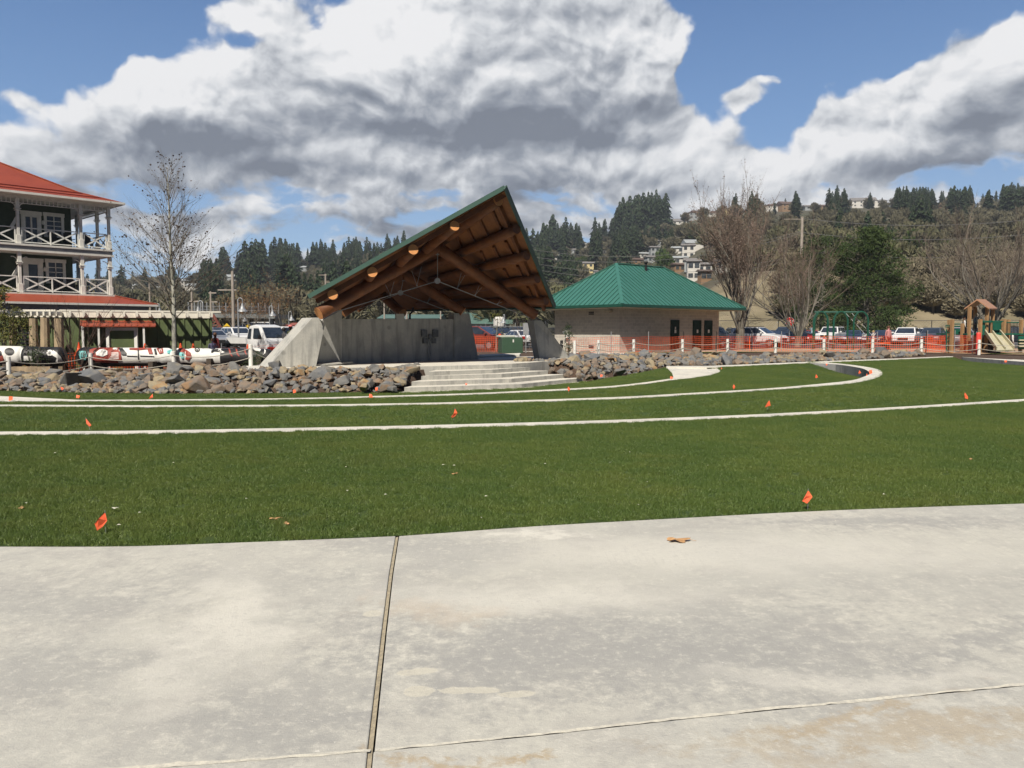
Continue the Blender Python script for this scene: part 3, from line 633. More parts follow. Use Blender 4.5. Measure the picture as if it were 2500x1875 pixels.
def inset(p, c, k): return p + (c-p).normalized()*k
cR, cL = (RA+RR+RE+RK)/4, (RA+RL+RK+RLB)/4
mb = MB(); mb.prism([inset(p, cR, .14) + dR*1.03 for p in (RA,RR,RE,RK)], nR*-.09); mb.build('plank_ceiling', M_plank, stage)
mb = MB(); mb.prism([inset(p, cL, .14) + dL*1.03 for p in (RL,RA,RK,RLB)], nL*-.09); mb.build('plank_ceiling', M_plank, stage)
mb = MB(); mb.beam(RL + nL*-.10 + Vector((0,-.02,0)), RA + nL*-.10 + Vector((-.12,-.02,0)), .05, .17, nL); mb.build('fascia', M_fgreen, stage)
mb = MB(); mb.beam(RL + nL*-.30 + Vector((.12,.36,0)), RA + nL*-.30 + Vector((-.15,.36,0)), .09, .20, nL); mb.build('rake_board', M_log, stage)
rr = (RR - RA).normalized(); inn = nR.cross(rr).normalized()
if inn.dot(cR - RA) < 0: inn = -inn
mb = MB(); mb.beam(RA + inn*.03 + nR*-.13, RR + inn*.03 + nR*-.13, .06, .16, nR); mb.build('fascia', M_fgreen, stage)
mb = MB(); mb.beam(RA + inn*.55 + nR*-.25 + rr*.6, RR + inn*.55 + nR*-.25 + rr*.1, .13, .22, nR); mb.build('rake_board', M_log, stage)
mb = MB(); mb.beam(RR + nR*-.12 - rr*.05, RE + nR*-.12, .08, .20, nR); mb.build('gutter', M_fgreen, stage)
# ceiling rafters and purlins
def R8(a, b): return 1080 + a*.193, 440 + b*.193
offp = RA - nR*.21
for a, b in (((470,480),(570,700)),((635,385),(740,620)),((310,580),(410,790)),((170,680),(240,850)),((800,770),(900,960)),((650,835),(730,1010)),((490,900),(550,1040)),((950,1080),(1020,1240)),((780,1120),(850,1260)),((1080,1350),(1135,1480))):
    mb = MB(); mb.beam(onplane(*R8(*a), offp, nR), onplane(*R8(*b), offp, nR), .12, .14, nR); mb.build('ceiling_rafter', M_log, stage)
def logtube(name, a, b, r, parent, ends=(True, True), taper=.93, seg=8, m=None):
    a, b = Vector(a), Vector(b); pts = [a.lerp(b, k/seg) for k in range(seg+1)]
    rad = [r*(1 + (taper-1)*k/seg)*(1 + .02*noise.noise(p*1.3)) for k, p in enumerate(pts)]
    mb = MB(); mb.tube(pts, rad, 16, cap=True)
    o = mb.build(name, m or M_log, parent, smooth=False)
    for p in o.data.polygons: p.use_smooth = len(p.vertices) == 4
    d = (b - a).normalized()
    for flag, c, s, rr_ in ((ends[0], a, -1, rad[0]), (ends[1], b, 1, rad[-1])):
        if flag:
            e = MB(); e.lathe(c + d*s*.002, [(rr_*.985, 0), (rr_*.985, .004)], 20, d*s)
            eo = e.build('log_end', M_end, o)
    return o
offl = RA - nR*.40
for a, b, r in (((1216,490),(1010,640),.22),((1261,559),(1017,665),.21),((1286,624),(1051,685),.21),((1312,680),(1079,716),.21),((1334,734),(1020,744),.21)):
    logtube('purlin', onplane(*a, offl, nR), onplane(*b, offl, nR), r, stage, (a[0] == 1216, False))
for u, v in ((812,719),(909,664),(1009,609),(1110,551)):
    t = (u-752)/485; Y = 31.5 + (32.0-31.5)*t + .21
    c = W(u, v, Y); e = c + (RC - Vector((0,0,.35)) - c)*.45
    logtube('purlin', c, e, .205, stage, (True, False))
# log trusses
PK1, PK2, PK3 = W(1068,603,35.8), W(985,668,38.7), W(926,714,40.0)
LF1, RF1 = W(778,765,31.9), W(1306,769,38.4)
def truss(pk, lf, rf, disc, r, hang):
    logtube('log_rafter', lf, pk, r, stage, (True, False)); logtube('log_rafter', pk + (pk-rf).normalized()*-.02, rf, r*.98, stage, (False, True))
    mb = MB(); mb.tube([pk - Vector((0,0,r*.9)), disc], .018, 6); mb.tube([disc, lf + Vector((.3,.1,-.05))], .018, 6); mb.tube([disc, rf + Vector((-.2,0,-.15))], .018, 6)
    for (a, b, c) in hang:
        mb.tube([a, b], .010, 5); mb.tube([b, c], .010, 5); mb.ball(b, .035, 6, 4)
    mb.build('tie_rod', M_steel, stage)
    mb = MB(); mb.lathe(disc - Vector((0,.04,0)), [(.13,-.04),(.13,.04)], 18, (.3,-1,0)); mb.build('tie_plate', M_steel, stage); mb = MB(); mb.box(pk - Vector((0,0,r+.03)), (.16,.10,.10)); mb.build('peak_bracket', M_steel, stage)
D1 = W(1068,686,35.8); D2 = W(978,715,38.7)
def V3(u1,v1,u2,v2,u3,v3,Y): return (W(u1,v1,Y), W(u2,v2,Y), W(u3,v3,Y))
truss(PK1, LF1, RF1, D1, .27, [V3(1005,661,1018,697,1029,650,34.7), V3(941,695,953,720,962,688,34.0), V3(1126,667,1117,702,1135,672,36.4), V3(1170,697,1160,720,1176,702,37.3), V3(1221,733,1214,742,1226,737,38.0)])
truss(PK2, W(835,762,37.5), W(1130,762,38.6), D2, .27, [V3(1049,725,1044,738,1052,728,39.0)])
truss(PK3, W(870,752,39.5), W(983,765,38.6), W(926,742,40.3), .25, [])
# piers, back wall
def zdeck(x): return .15 + .009*(x + 9)
BAY = lambda pts, ext: MB().prism(pts, ext)
nf = Vector((-.60,.80,0))*1.05
def P2(u, v, Y): return W(u, v, Y)
pl = [W(651,898.5,31.6), W(772,894.5,32.5), W(794,791,32.65), W(778,775.5,32.5), W(762,775.5,32.4)]
mb = MB(); mb.prism(pl, nf); o = mb.build('pier', M_wallc, stage, bevel=.012)
wing = [W(774,893,33.3), W(835,886.5,34.3), W(835,757,34.3), W(797,775,33.7), W(774,790,33.3)]
mb = MB(); mb.prism([p + Vector((0,0,-.1 if p.z < .5 else 0)) for p in wing], Vector((-.5,.7,0))); mb.build('pier', M_wallc, stage, bevel=.01)
mb = MB(); mb.prism([W(772,894,32.6), W(862,887,33.9), W(862,886.5,34.3), W(835,886,34.6), W(774,890,33.4)], (0,0,.07)); mb.build('footing', M_step, stage, bevel=.01)
t2 = [W(1109,764.5,38.2), W(1146,764.5,38.9), W(1169.5,883.5,39.1), W(1109,883.5,38.2)]
mb = MB(); mb.prism(t2, (-.35,.75,0)); mb.build('pier', M_wallc, stage, bevel=.01)
t3 = [W(967,766,36.4), W(987,766,36.6), W(987,886,36.6), W(967,886,36.4)]
mb = MB(); mb.prism(t3, (-.1,.35,0)); mb.build('pier', M_wallc, stage, bevel=.01)
bw = [W(833,779,34.75), W(1110,779.5,38.3), W(1110,884,38.3), W(833,890,34.75)]
mb = MB(); mb.prism(bw, (-.12,.28,0)); mb.build('back_wall', M_wallc, stage)
pr = [W(1302,783,38.3), W(1323,782,38.6), W(1393,875.5,40.0), W(1317.5,879,38.3)]
mb = MB(); a, b, c, d = pr; ba = [W(1287,782,38.9), W(1323,782,38.6) + Vector((-.5,.8,0)), W(1393,875.5,40.0) + Vector((-.5,.8,0)), W(1304,878,38.9)]
mb.add([a,b,c,d]+ba, [(0,3,2,1),(4,5,6,7),(0,1,5,4),(1,2,6,5),(2,3,7,6),(3,0,4,7)]); mb.build('pier', M_wallc, stage, bevel=.01)
# electrical boxes and conduits on the back wall
def onwall(u, v): return onplane(u, v, bw[0], Vector((bw[1]-bw[0]).cross(Vector((0,0,1))).normalized()))
wx = (bw[1]-bw[0]); wang = atan2(wx.y, wx.x)
for u, v, w, h in ((1034,814,.28,.32),(1061,814,.28,.32),(1036,832,.22,.24),(1057,832,.22,.24),(1048,822,.14,.2)):
    mb = MB(); mb.box(onwall(u, v) + Vector((.04,-.07,0)), (w, .12, h), wang); mb.build('electrical_box', M_iron, stage, bevel=.01)
for u in (1046,1051):
    mb = MB(); mb.tube([onwall(u, 818) + Vector((.02,-.05,0)), onwall(u, 882) + Vector((.02,-.05,0))], .025, 8); mb.build('conduit', M_steel, stage)
mb = MB(); q = W(1008,751,41.3); mb.tube([q, W(1008,760,41.2), W(1001,766,41), W(1000,790,41)], .055, 8); mb.build('downspout', M_black, stage)
# deck and steps
def DK(u, v): 
    z = .17
    for i in range(6): p = G(u, v, z); z = zdeck(p.x)
    return Vector((p.x, p.y, z))
deckf = [DK(600,901), DK(760,899), DK(900,897), DK(1064.6,893.8), DK(1180,890.8), DK(1250,888), DK(1330,882.5), DK(1400,879)]
back = [Vector((3.6,41.5,zdeck(3.6))), Vector((-2,44,zdeck(-2))), Vector((-9.5,38,zdeck(-9.5))), Vector((-11.3,33.5,zdeck(-11.3)))]
mb = MB(); mb.prism(deckf + back, (0,0,-.5)); mb.mi[0] = mb.mi[1] = 1; mb.build('deck', [M_step, M_kerb], stage)  # deck top in the paler concrete, sunlit tone put into its colour
mb = MB(); mb.prism([W(1170,872,42), W(1272,868,43.5), W(1268,872,42.6), W(1165,876,41.2)], (0,0,.14)); tag(mb.build('concrete_slab', M_kerb, bevel=.02), 'low flat concrete slab on the ground behind the stage opening', 'slab')
st = thing('stage_steps', 'wide pale concrete steps fanning down from the stage to the lawn', 'steps', (-3, 31, -.6))
SUNLIT_TREAD = M_kerb  # paler concrete on the treads paints in the sunlit tops of the steps
STEP = [([(1064.6,893.8),(1180,890.8),(1250,888)], None), ([(1047,907),(1202,901.8),(1294,896)], .05), ([(1028,917.6),(1224.5,912.4),(1338,904.7)], -.11), ([(1004.7,931.7),(1249,924.3),(1382,913.4)], -.27), ([(987,945.8),(1273.8,937),(1424,922.3)], -.43)]
prevb = [DK(*p) for p in STEP[0][0]]
for pts, z in STEP[1:]:
    fr = [G(u, v, z) for u, v in pts]
    bk = [Vector((p.x, p.y + .12, z)) for p in prevb]
    poly = fr + list(reversed([Vector((q.x, q.y, z)) for q in bk]))
    mb = MB(); mb.prism(poly, (0,0,-.5)); mb.mi[1] = 1; mb.mi[0] = 1; o = mb.build('step', [M_step, SUNLIT_TREAD], st, bevel=.012)  # light tread over darker riser: sun and shade contrast painted by material
    prevb = fr
fr = [G(963,960,-.585), G(1274,948.3,-.585), G(1465,930.5,-.56)]; poly = fr + [Vector((p.x, p.y + .2, -.585)) for p in reversed(prevb)]
mb = MB(); mb.prism(poly, (0,0,-.3)); mb.build('landing', M_kerb, st)
# ================================================================ BOULDER BANKS
def rockmat(name, c1, c2, c3):
    m, t, b = newmat(name); tc = t.node('ShaderNodeTexCoord').outputs['Object']; oi = t.node('ShaderNodeObjectInfo')
    v = t.vm('ADD', tc, oi.outputs['Location'])
    c = t.mix(t.ss(t.noise(v, 3.2, 5, .6), .4, .6), c1, c2)
    c = t.mix(t.m('MULTIPLY', t.ss(t.noise(v, 1.6, 3, .6), .52, .66), .8), c, c3)
    c = t.mix(t.m('MULTIPLY', t.ss(t.noise(v, 22, 5, .7), .45, .7), .45), c, tuple(x*.5 for x in c1))
    t.put(b.inputs['Base Color'], c); b.inputs['Roughness'].default_value = .9
    bp = t.node('ShaderNodeBump'); bp.inputs['Strength'].default_value = .6; bp.inputs['Distance'].default_value = .03
    t.put(bp.inputs['Height'], t.noise(v, 12, 6, .65)); t.put(b.inputs['Normal'], bp.outputs[0]); return m
RM = [rockmat('grey_rock', (0.176,0.172,0.163), (0.132,0.132,0.130), (0.238,0.207,0.154)), rockmat('tan_rock', (0.326,0.264,0.167), (0.238,0.207,0.150), (0.370,0.220,0.097)), rockmat('brown_rock', (0.220,0.167,0.123), (0.167,0.145,0.123), (0.290,0.167,0.079)), rockmat('blue_grey_rock', (0.136,0.141,0.150), (0.176,0.176,0.172), (0.238,0.216,0.176))]
RW = ['grey', 'tan', 'brown', 'bluish grey']
def rockmesh(k, seed):
    rnd = random.Random(seed); bm = bmesh.new()
    pts = []
    for i in range(rnd.randint(11, 16)):
        d = Vector((rnd.gauss(0,1), rnd.gauss(0,1), rnd.gauss(0,1))).normalized()
        pts.append(Vector((d.x*rnd.uniform(.75,1.1), d.y*rnd.uniform(.7,1.05), d.z*rnd.uniform(.55,.9)))*.5)
    vs = [bm.verts.new(p) for p in pts]
    bmesh.ops.convex_hull(bm, input=vs)
    bmesh.ops.delete(bm, geom=[v for v in bm.verts if not v.link_faces], context='VERTS')
    bmesh.ops.bevel(bm, geom=bm.edges[:], offset=.022, segments=1, affect='EDGES')
    me = bpy.data.meshes.new('boulder'); bm.to_mesh(me); bm.free(); me.materials.append(RM[k]); return me
RMESH = [(k, rockmesh(k, 100 + 7*k + i)) for k in range(4) for i in range(7)]
rng = random.Random(11)
def proj(p):
    q = p - EYE; cz = q.y*cos(TH) - q.z*sin(TH); cy = q.y*sin(TH) + q.z*cos(TH); return CX + F*q.x/cz, CY - F*cy/cz
placed = []
stuff = MB(); stuffm = []
# bank outline in plan: front line Yf, depth, height profile
def bank(x):                       # -> (yfront, zfront, ydepth, ztop)
    yf, zf = interp(FB, x, 1), interp(FB, x, 2)
    return yf, zf
STEPL = [(-4.35,29.2),(-3.75,30.2),(-3.1,32.6)]
SPX = [p + (p - Vector((-2.2,31,0))).normalized()*.12 for p in STEPPOLY]
DKX = [p for p in deckf + back]
def ok(x, y): return not inpoly(x, y, SPX) and not inpoly(x, y - .0, DKX)
cands = []
x = -24.0
tries = 0
def depthat(x):
    if x < -10: return 4.3
    if x < 3: return 6.0
    if x < 8: return 7.0
    return 5.0
N = 0
while N < 720 and tries < 30000:
    tries += 1
    x = rng.uniform(-22, 24); yf, zf = bank(x)
    y = yf + .12 + rng.random()*depthat(x)
    if x > 7 and x < 24:
        yf2 = interp([(p.x, p.y, p.z) for p in EF], x, 1); w = 5.0 if x < 12 else (3.2 if x < 17 else max(1.2, 3.2 - (x-17)*.3)); y = yf2 + .25 + rng.random()*w
    if not ok(x, y): continue
    big = rng.random(); s = .30 + .30*rng.random() + (.6*rng.random() if big > .86 else 0)
    if x > 12: s *= .85
    if any((x-a)**2 + (y-b)**2 < (.52*(s+c)*.5)**2 for a, b, c in placed): continue
    placed.append((x, y, s)); N += 1
ind = 0
cnt = 0
# stones heaped against both flanks of the steps
RE_ = [G(1430,925,-.5), G(1386,913,-.3), G(1342,904,-.15), G(1298,895.5,0), G(1258,888,.15)]; LE_ = [G(975,955,-.5), G(985,945,-.4), G(1002,931,-.25), G(1026,917,-.1), G(1045,907,.05), G(1060,895,.12)]
for line, sx in ((RE_, 1), (LE_, -1)):
    for k in range(80 if sx > 0 else 50):
        q = rng.random()*(len(line)-1.001); i = int(q); p = line[i].lerp(line[i+1], q-i); off = (.22 + 1.3*rng.random()**1.3)*sx
        x, y, z = p.x + (off if sx < 0 else .25*rng.random()), p.y + (.1*rng.random() if sx < 0 else .12 + off*.7), p.z + (.0 if sx < 0 else .12)
        z = z*(1 - .15*abs(off)) - (.05 if sx > 0 else .1)
        if inpoly(x, y, SPX): continue
        placed.append((x, y, rng.uniform(.30,.55), max(z, zg(x, y) - .04)))
for k in range(46):
    u, v = rng.uniform(1322, 1446), rng.uniform(891, 927)
    if v > 893 + (u-1290)*.25 or v < 884 + (u-1290)*.05: continue
    z = -.05 - (v-895)/32*.38; p = G(u, v, z); placed.append((p.x, p.y, rng.uniform(.30,.48), z - .06))
placed.sort(key=lambda t: -t[2]/t[1])
for i, q_ in enumerate(placed):
    x, y, s = q_[:3]; zq = q_[3] if len(q_) > 3 else zg(x, y)
    k, me = RMESH[rng.randrange(len(RMESH))]
    if x < -9 and k in (0, 3) and rng.random() < .45: k, me = RMESH[7 + rng.randrange(14)]
    if i < 300:
        o = bpy.data.objects.new('boulder', me); COL.objects.link(o)
        o.location = (x, y, zq + s*.24); o.scale = (s*rng.uniform(1.0,1.35), s*rng.uniform(.9,1.2), s*rng.uniform(.85,1.15))
        o.rotation_euler = (rng.uniform(-.5,.5), rng.uniform(-.5,.5), rng.uniform(0,6.28))
        side = 'left of the stage steps' if x < -3.5 else 'right of the stage steps'
        sz = 'big' if s > .75 else 'angular'
        tag(o, '%s %s boulder in the stone bank %s' % (sz, RW[k], side), 'boulder', 'boulders in the bank %s' % side)
    else:
        M_ = Matrix.Rotation(rng.uniform(0,6), 3, 'Z') @ Matrix.Rotation(rng.uniform(-.5,.5), 3, 'X'); o = Vector((x, y, zq + s*.22))
        stuff.cur = k; stuff.add([M_ @ (v.co*s*1.15) + o for v in me.vertices], [tuple(p.vertices) for p in me.polygons])
# small stones filling the gaps
for i in range(4200):
    x = rng.uniform(-23, 24); yf, zf = bank(x); y = yf + .05 + rng.random()*depthat(x)
    if x > 7:
        yf2 = interp([(p.x, p.y, p.z) for p in EF], x, 1); w = 5.0 if x < 12 else (3.2 if x < 17 else max(1.0, 3.2 - (x-17)*.3)); y = yf2 + .15 + rng.random()*w
    if not ok(x, y): continue
    s = rng.uniform(.14, .30); k, me = RMESH[rng.randrange(len(RMESH))]
    M_ = Matrix.Rotation(rng.uniform(0,6), 3, 'Z') @ Matrix.Rotation(rng.uniform(-.5,.5), 3, 'X'); o = Vector((x, y, zg(x,y) + s*.3))
    stuff.cur = k; stuff.add([M_ @ (v.co*s*1.2) + o for v in me.vertices], [tuple(p.vertices) for p in me.polygons])
tag(stuff.build('rubble', RM), 'small broken stones filling the gaps between the boulders', 'rubble', None, 'stuff')
# ================================================================ RESTROOM BUILDING
def blockmat():
    m, t, b = newmat('concrete_block'); g = t.node('ShaderNodeTexCoord').outputs['UV']
    br = t.node('ShaderNodeTexBrick'); t.put(br.inputs['Vector'], g); br.inputs['Scale'].default_value = 1.0
    br.inputs['Brick Width'].default_value = .40; br.inputs['Row Height'].default_value = .2; br.inputs['Mortar Size'].default_value = .009
    br.inputs['Color1'].default_value = (.48,.45,.395,1); br.inputs['Color2'].default_value = (.39,.365,.325,1); br.inputs['Mortar'].default_value = (.60,.54,.44,1)
    n = t.noise(g, 5, 5, .6); t.put(b.inputs['Base Color'], t.mix(t.m('MULTIPLY', t.ss(n, .4, .7), .35), br.outputs[0], (.33,.29,.25))); b.inputs['Roughness'].default_value = .9
    return m
M_block = blockmat()
def uvwall(name, p0, p1, zb, zt, m, parent, holes=()):
    """one wall sheet from p0 to p1 seen from outside, uv in metres"""
    mb = MB(); p0, p1 = Vector(p0), Vector(p1); L = (p1-p0).length; d = (p1-p0)/L
    th = Vector((-d.y, d.x, 0))*.2
    mb.prism([Vector((p0.x,p0.y,zb)), Vector((p1.x,p1.y,zb)), Vector((p1.x,p1.y,zt)), Vector((p0.x,p0.y,zt))], th)
    o = mb.build(name, m, parent); me = o.data; uv = me.uv_layers.new(name='UVMap')
    pm = parent.matrix_basis if parent else Matrix.Identity(4)
    for lp_ in me.loops:
        w = pm @ me.vertices[lp_.vertex_index].co; uv.data[lp_.index].uv = ((w - p0).xy.dot(d.xy), w.z - zb)
    return o
rc = Vector((6.6,49.0,.2)); ra = Vector((.752,.659,0)); rb = Vector((-.659,.752,0)); LW, LD_ = 10.4, 5.7; zt = 3.05
rest = thing('restroom_building', 'tan block restroom building with green hipped metal roof and three dark doors', 'building', rc)
uvwall('wall', rc, rc + ra*LW, .1, zt, M_block, rest)
uvwall('wall', rc + rb*LD_, rc - ra*.003, .1, zt, M_block, rest)
uvwall('wall', rc + ra*LW + rb*LD_, rc + rb*LD_, .1, zt, M_block, rest)
uvwall('wall', rc + ra*LW - rb*.003, rc + ra*LW + rb*LD_, .1, zt, M_block, rest)
ov = 1.2; ze = 3.02
e00 = rc - ra*ov - rb*ov; e10 = rc + ra*(LW+ov+.25) - rb*ov; e11 = rc + ra*(LW+ov+.25) + rb*(LD_+ov); e01 = rc - ra*ov + rb*(LD_+ov)
for e in (e00,e10,e11,e01): e.z = ze + .17
hd = (LD_+2*ov)/2; r0 = e00 + (ra+rb)*hd; r1 = e10 + (-ra+rb)*hd; r0.z = r1.z = 6.02
mb = MB(); mb.add([e00,e10,e11,e01,r0,r1], [(0,1,5,4),(1,2,5),(2,3,4,5),(3,0,4)])
M_seam = mat('green_seam', (.018,.075,.052), (.022,.085,.06), 2, .4)
def seams(mb, a, b, ra_, rb_, n):
    """standing seams on the slope a-b (eave) up to ra_-rb_ (ridge line, may be one point)"""
    ab = (b - a); L = ab.length; d = ab/L
    nrm = d.cross(ra_ - a).normalized(); nrm = nrm if nrm.z > 0 else -nrm; s = nrm.cross(d).normalized(); s = s if s.z > 0 else -s
    H = (ra_ - a).dot(s); xa, xb = (ra_ - a).dot(d), (rb_ - a).dot(d); k = .2
    while k < L:
        h = H*(k/xa if k < xa else (1 if k < xb else (L-k)/max(1e-6, L-xb))); h = min(h, H)
        if h > .05: mb.beam(a + d*k - nrm*.01, a + d*k + s*h - nrm*.01, .022, .085, nrm)
        k += n
mb.cur = 1; seams(mb, e00, e10, r0, r1, .40); seams(mb, e01, e00, r0, r0, .40)
rf = mb.build('roof', [M_groof, M_seam], rest)
mb = MB()
for a, b in ((e00,r0),(e10,r1),(r0,r1),(e01,r0),(e11,r1)): mb.beam(a + Vector((0,0,.03)), b + Vector((0,0,.03)), .20, .05)
mb.build('roof_ridge', M_groof, rf)
M_dgreen = mat('dark_green_trim', (.012,.065,.045), (.016,.075,.052), 2, .4); M_soffit = mat('pale_soffit', (.52,.47,.38), (.46,.42,.34), 2, .7)
mb = MB()
for a, b in ((e00,e10),(e10,e11),(e11,e01),(e01,e00)): mb.beam(a + Vector((0,0,-.08)), b + Vector((0,0,-.08)), .09, .17)
mb.build('gutter', M_dgreen, rest)
mb = MB(); ins = (rc + ra*LW/2 + rb*LD_/2); q = [e + (Vector((ins.x,ins.y,e.z))-e).normalized()*.07 - Vector((0,0,.15)) for e in (e00,e10,e11,e01)]; mb.prism(q, (0,0,-.05)); mb.build('soffit', M_soffit, rest)
mb = MB(); p = r0.lerp(r1, .5) + Vector((.3,-.4,-.1)); mb.lathe(p, [(.09,-.3),(.09,.22),(.15,.24),(.15,.32)], 10); mb.build('vent_pipe', M_black, rf)
M_door = mat('dark_green_door', (.008,.026,.020), (.011,.032,.025), 3, .7, spec=.15)
def on_rw(u): # distance along front wall for image column u
    k = (u-CX)/F; return (k*rc.y - rc.x)/(ra.x - k*ra.y)*1.0
for u0, u1 in ((1636,1656.5),(1690,1710),(1718,1737)):
    s0, s1 = on_rw(u0), on_rw(u1); c = rc + ra*((s0+s1)/2) - rb*.015; w = s1 - s0
    an = atan2(ra.y, ra.x)
    mb = MB(); mb.box((c.x, c.y, .2 + 1.06), (w, .07, 2.12), an); dr = mb.build('door', M_door, rest)
    mb = MB(); mb.box((c.x - rb.x*.045, c.y - rb.y*.045, 1.58), (.16, .02, .22), an); mb.build('restroom_sign', M_white, dr)
    if u0 < 1640: mb = MB(); mb.box((c.x - rb.x*.045, c.y - rb.y*.045, 1.80), (.10, .02, .14), an); mb.build('restroom_sign', M_white, dr)
    mb = MB(); hx = (w*.38 if u0 < 1640 or u0 > 1715 else -w*.38); q = c + ra*hx - rb*.06; mb.box((q.x, q.y, 1.2), (.05, .06, .14), an); mb.build('handle', M_steel, dr)
lw = atan2(-rb.y, -rb.x)
for z, u in ((2.72,1444),(.62,1444)):
    q = onplane(u, 800, rc, -ra); mb = MB()
    for k in (-.055,.055): mb.box((q.x - ra.x*.02, q.y - ra.y*.02, z+k), (.42, .05, .06), lw)
    mb.build('wall_vent', M_black, rest)
q = onplane(1389, 815, rc, -ra); mb = MB(); mb.box((q.x - ra.x*.10, q.y - ra.y*.10, 1.45), (.35,.2,.6), lw); mb.build('meter_box', M_white, rest, bevel=.02)
mb = MB(); mb.lathe((q.x - ra.x*.24 - .1, q.y - ra.y*.24, 1.5), [(.1,0),(.1,.12)], 12, -ra); mb.build('meter', M_steel, rest)
q = onplane(1491, 760, rc, -ra); mb = MB(); mb.box((q.x - ra.x*.15, q.y - ra.y*.15, 2.8), (.3,.25,.1), lw); mb.build('wall_lamp', M_soffit, rest)
mb = MB(); q = rc + ra*5 + rb*3; mb.box((q.x,q.y,.21), (12.8,8.6,.06), atan2(ra.y,ra.x)); struct(mb.build('pavement', M_kerb))
# ================================================================ INN (left building)
M_gwall = mat('dark_green_siding', (.034,.050,.034), (.044,.062,.042), 3, .8)
M_red = mat('red_metal_roof', (.29,.060,.028), (.25,.05,.024), .8, .5)
M_trim = mat('off_white_trim', (.74,.72,.66), (.66,.64,.58), 3, .6)
M_lav = mat('grey_band', (.20,.20,.225), (.24,.24,.26), 2, .7)
E = Vector((.688,.725,0)); B = Vector((-.725,.688,0)); FRW = -B          # along facade, into building, outwards
ic = W(270, 700, 55.0); ic.z = 0
def Z(v, Y=55.0): return 1.6 + (HZ - v)*Y/F
inn = thing('inn_building', 'three-storey dark green inn with white verandas and red metal roofs', 'building', (ic.x, ic.y, 0))
ea = atan2(E.y, E.x)
def IP(s, b, z): p = ic - E*s + B*b; return Vector((p.x, p.y, z))       # s metres left of corner, b metres in
zd3, zd2, zr3, zr2, zev = 7.12, 4.05, 8.2, 5.05, 10.25
LEN, DEP = 13.0, 14.0
mb = MB(); mb.prism([IP(1.77,1.8,0), IP(LEN,1.8,0), IP(LEN,DEP,0), IP(1.77,DEP,0)], (0,0,zev)); mb.build('wall', M_gwall, inn)
for i, zb in enumerate((zd3, zd2)):
    mb = MB(); mb.prism([IP(-.25,-.25,zb), IP(LEN,-.25,zb), IP(LEN,DEP,zb), IP(-.25,DEP,zb)], (0,0,-.12)); mb.build('veranda_deck', M_trim, inn)
    mb = MB(); mb.prism([IP(-.15,-.15,zb-.12), IP(LEN,-.15,zb-.12), IP(LEN,DEP,zb-.12), IP(-.15,DEP,zb-.12)], (0,0,-.24 if i == 0 else -.30)); mb.build('fascia_band', M_lav, inn)
    if i == 0: mb = MB(); mb.prism([IP(-.22,-.22,zb-.36), IP(LEN,-.22,zb-.36), IP(LEN,DEP,zb-.36), IP(-.22,DEP,zb-.36)], (0,0,-.13)); mb.build('fascia_band', M_trim, inn)
posts_s = [(0,0),(1.77,0),(5.46,0),(9.15,0),(12.8,0),(0,2.1),(0,6.1),(0,9.8)]
def post(s, b, z0, z1):
    mb = MB(); h = z1 - z0; c = IP(s, b, 0)
    mb.box((c.x,c.y,z0+.28), (.26,.26,.56), ea); mb.box((c.x,c.y,z0+h/2), (.17,.17,h), ea)
    mb.box((c.x,c.y,z1-.78), (.30,.30,.06), ea); mb.box((c.x,c.y,z1-.68), (.36,.36,.05), ea); mb.box((c.x,c.y,z1-.35), (.22,.22,.6), ea)
    o = mb.build('veranda_post', M_trim, inn, bevel=.01)
    br = MB()
    for d in (E, -E) if b == 0 else (B, -B):
        if b == 0 and s == 0 and d is E: continue
        pts = [Vector((c.x,c.y,z1-.62)) + d*.10, Vector((c.x,c.y,z1-.42)) + d*.18, Vector((c.x,c.y,z1-.33)) + d*.34, Vector((c.x,c.y,z1-.34)) + d*.46]
        br.tube(pts, .028, 5)
    br.build('bracket', M_trim, o)
for s, b in posts_s: post(s, b, zd3, zev-.25); post(s, b, zd2, zd3-.49)
def railing(a, b, z, n):
    mb = MB(); zt, zb = z + 1.02, z + .12
    mb.beam((a.x,a.y,zt), (b.x,b.y,zt), .07, .06); mb.beam((a.x,a.y,zb), (b.x,b.y,zb), .05, .05)
    for k in range(n+1):
        p = a.lerp(b, k/n); mb.box((p.x,p.y,z+.54), (.07,.07,1.0), ea)
    for k in range(n):
        p, q = a.lerp(b, k/n), a.lerp(b, (k+1)/n)
        mb.beam((p.x,p.y,zb), (q.x,q.y,zt-.03), .04, .085); mb.beam((p.x,p.y,zt-.03), (q.x,q.y,zb), .04, .085)
    mb.build('railing', M_white, inn)
for z in (zd3, zd2):
    railing(IP(.2,0,0), IP(1.6,0,0), z, 1); railing(IP(1.95,0,0), IP(5.28,0,0), z, 2); railing(IP(5.64,0,0), IP(8.97,0,0), z, 2); railing(IP(9.3,0,0), IP(12.6,0,0), z, 2)
    railing(IP(0,.2,0), IP(0,1.9,0), z, 1); railing(IP(0,2.3,0), IP(0,5.9,0), z, 2)
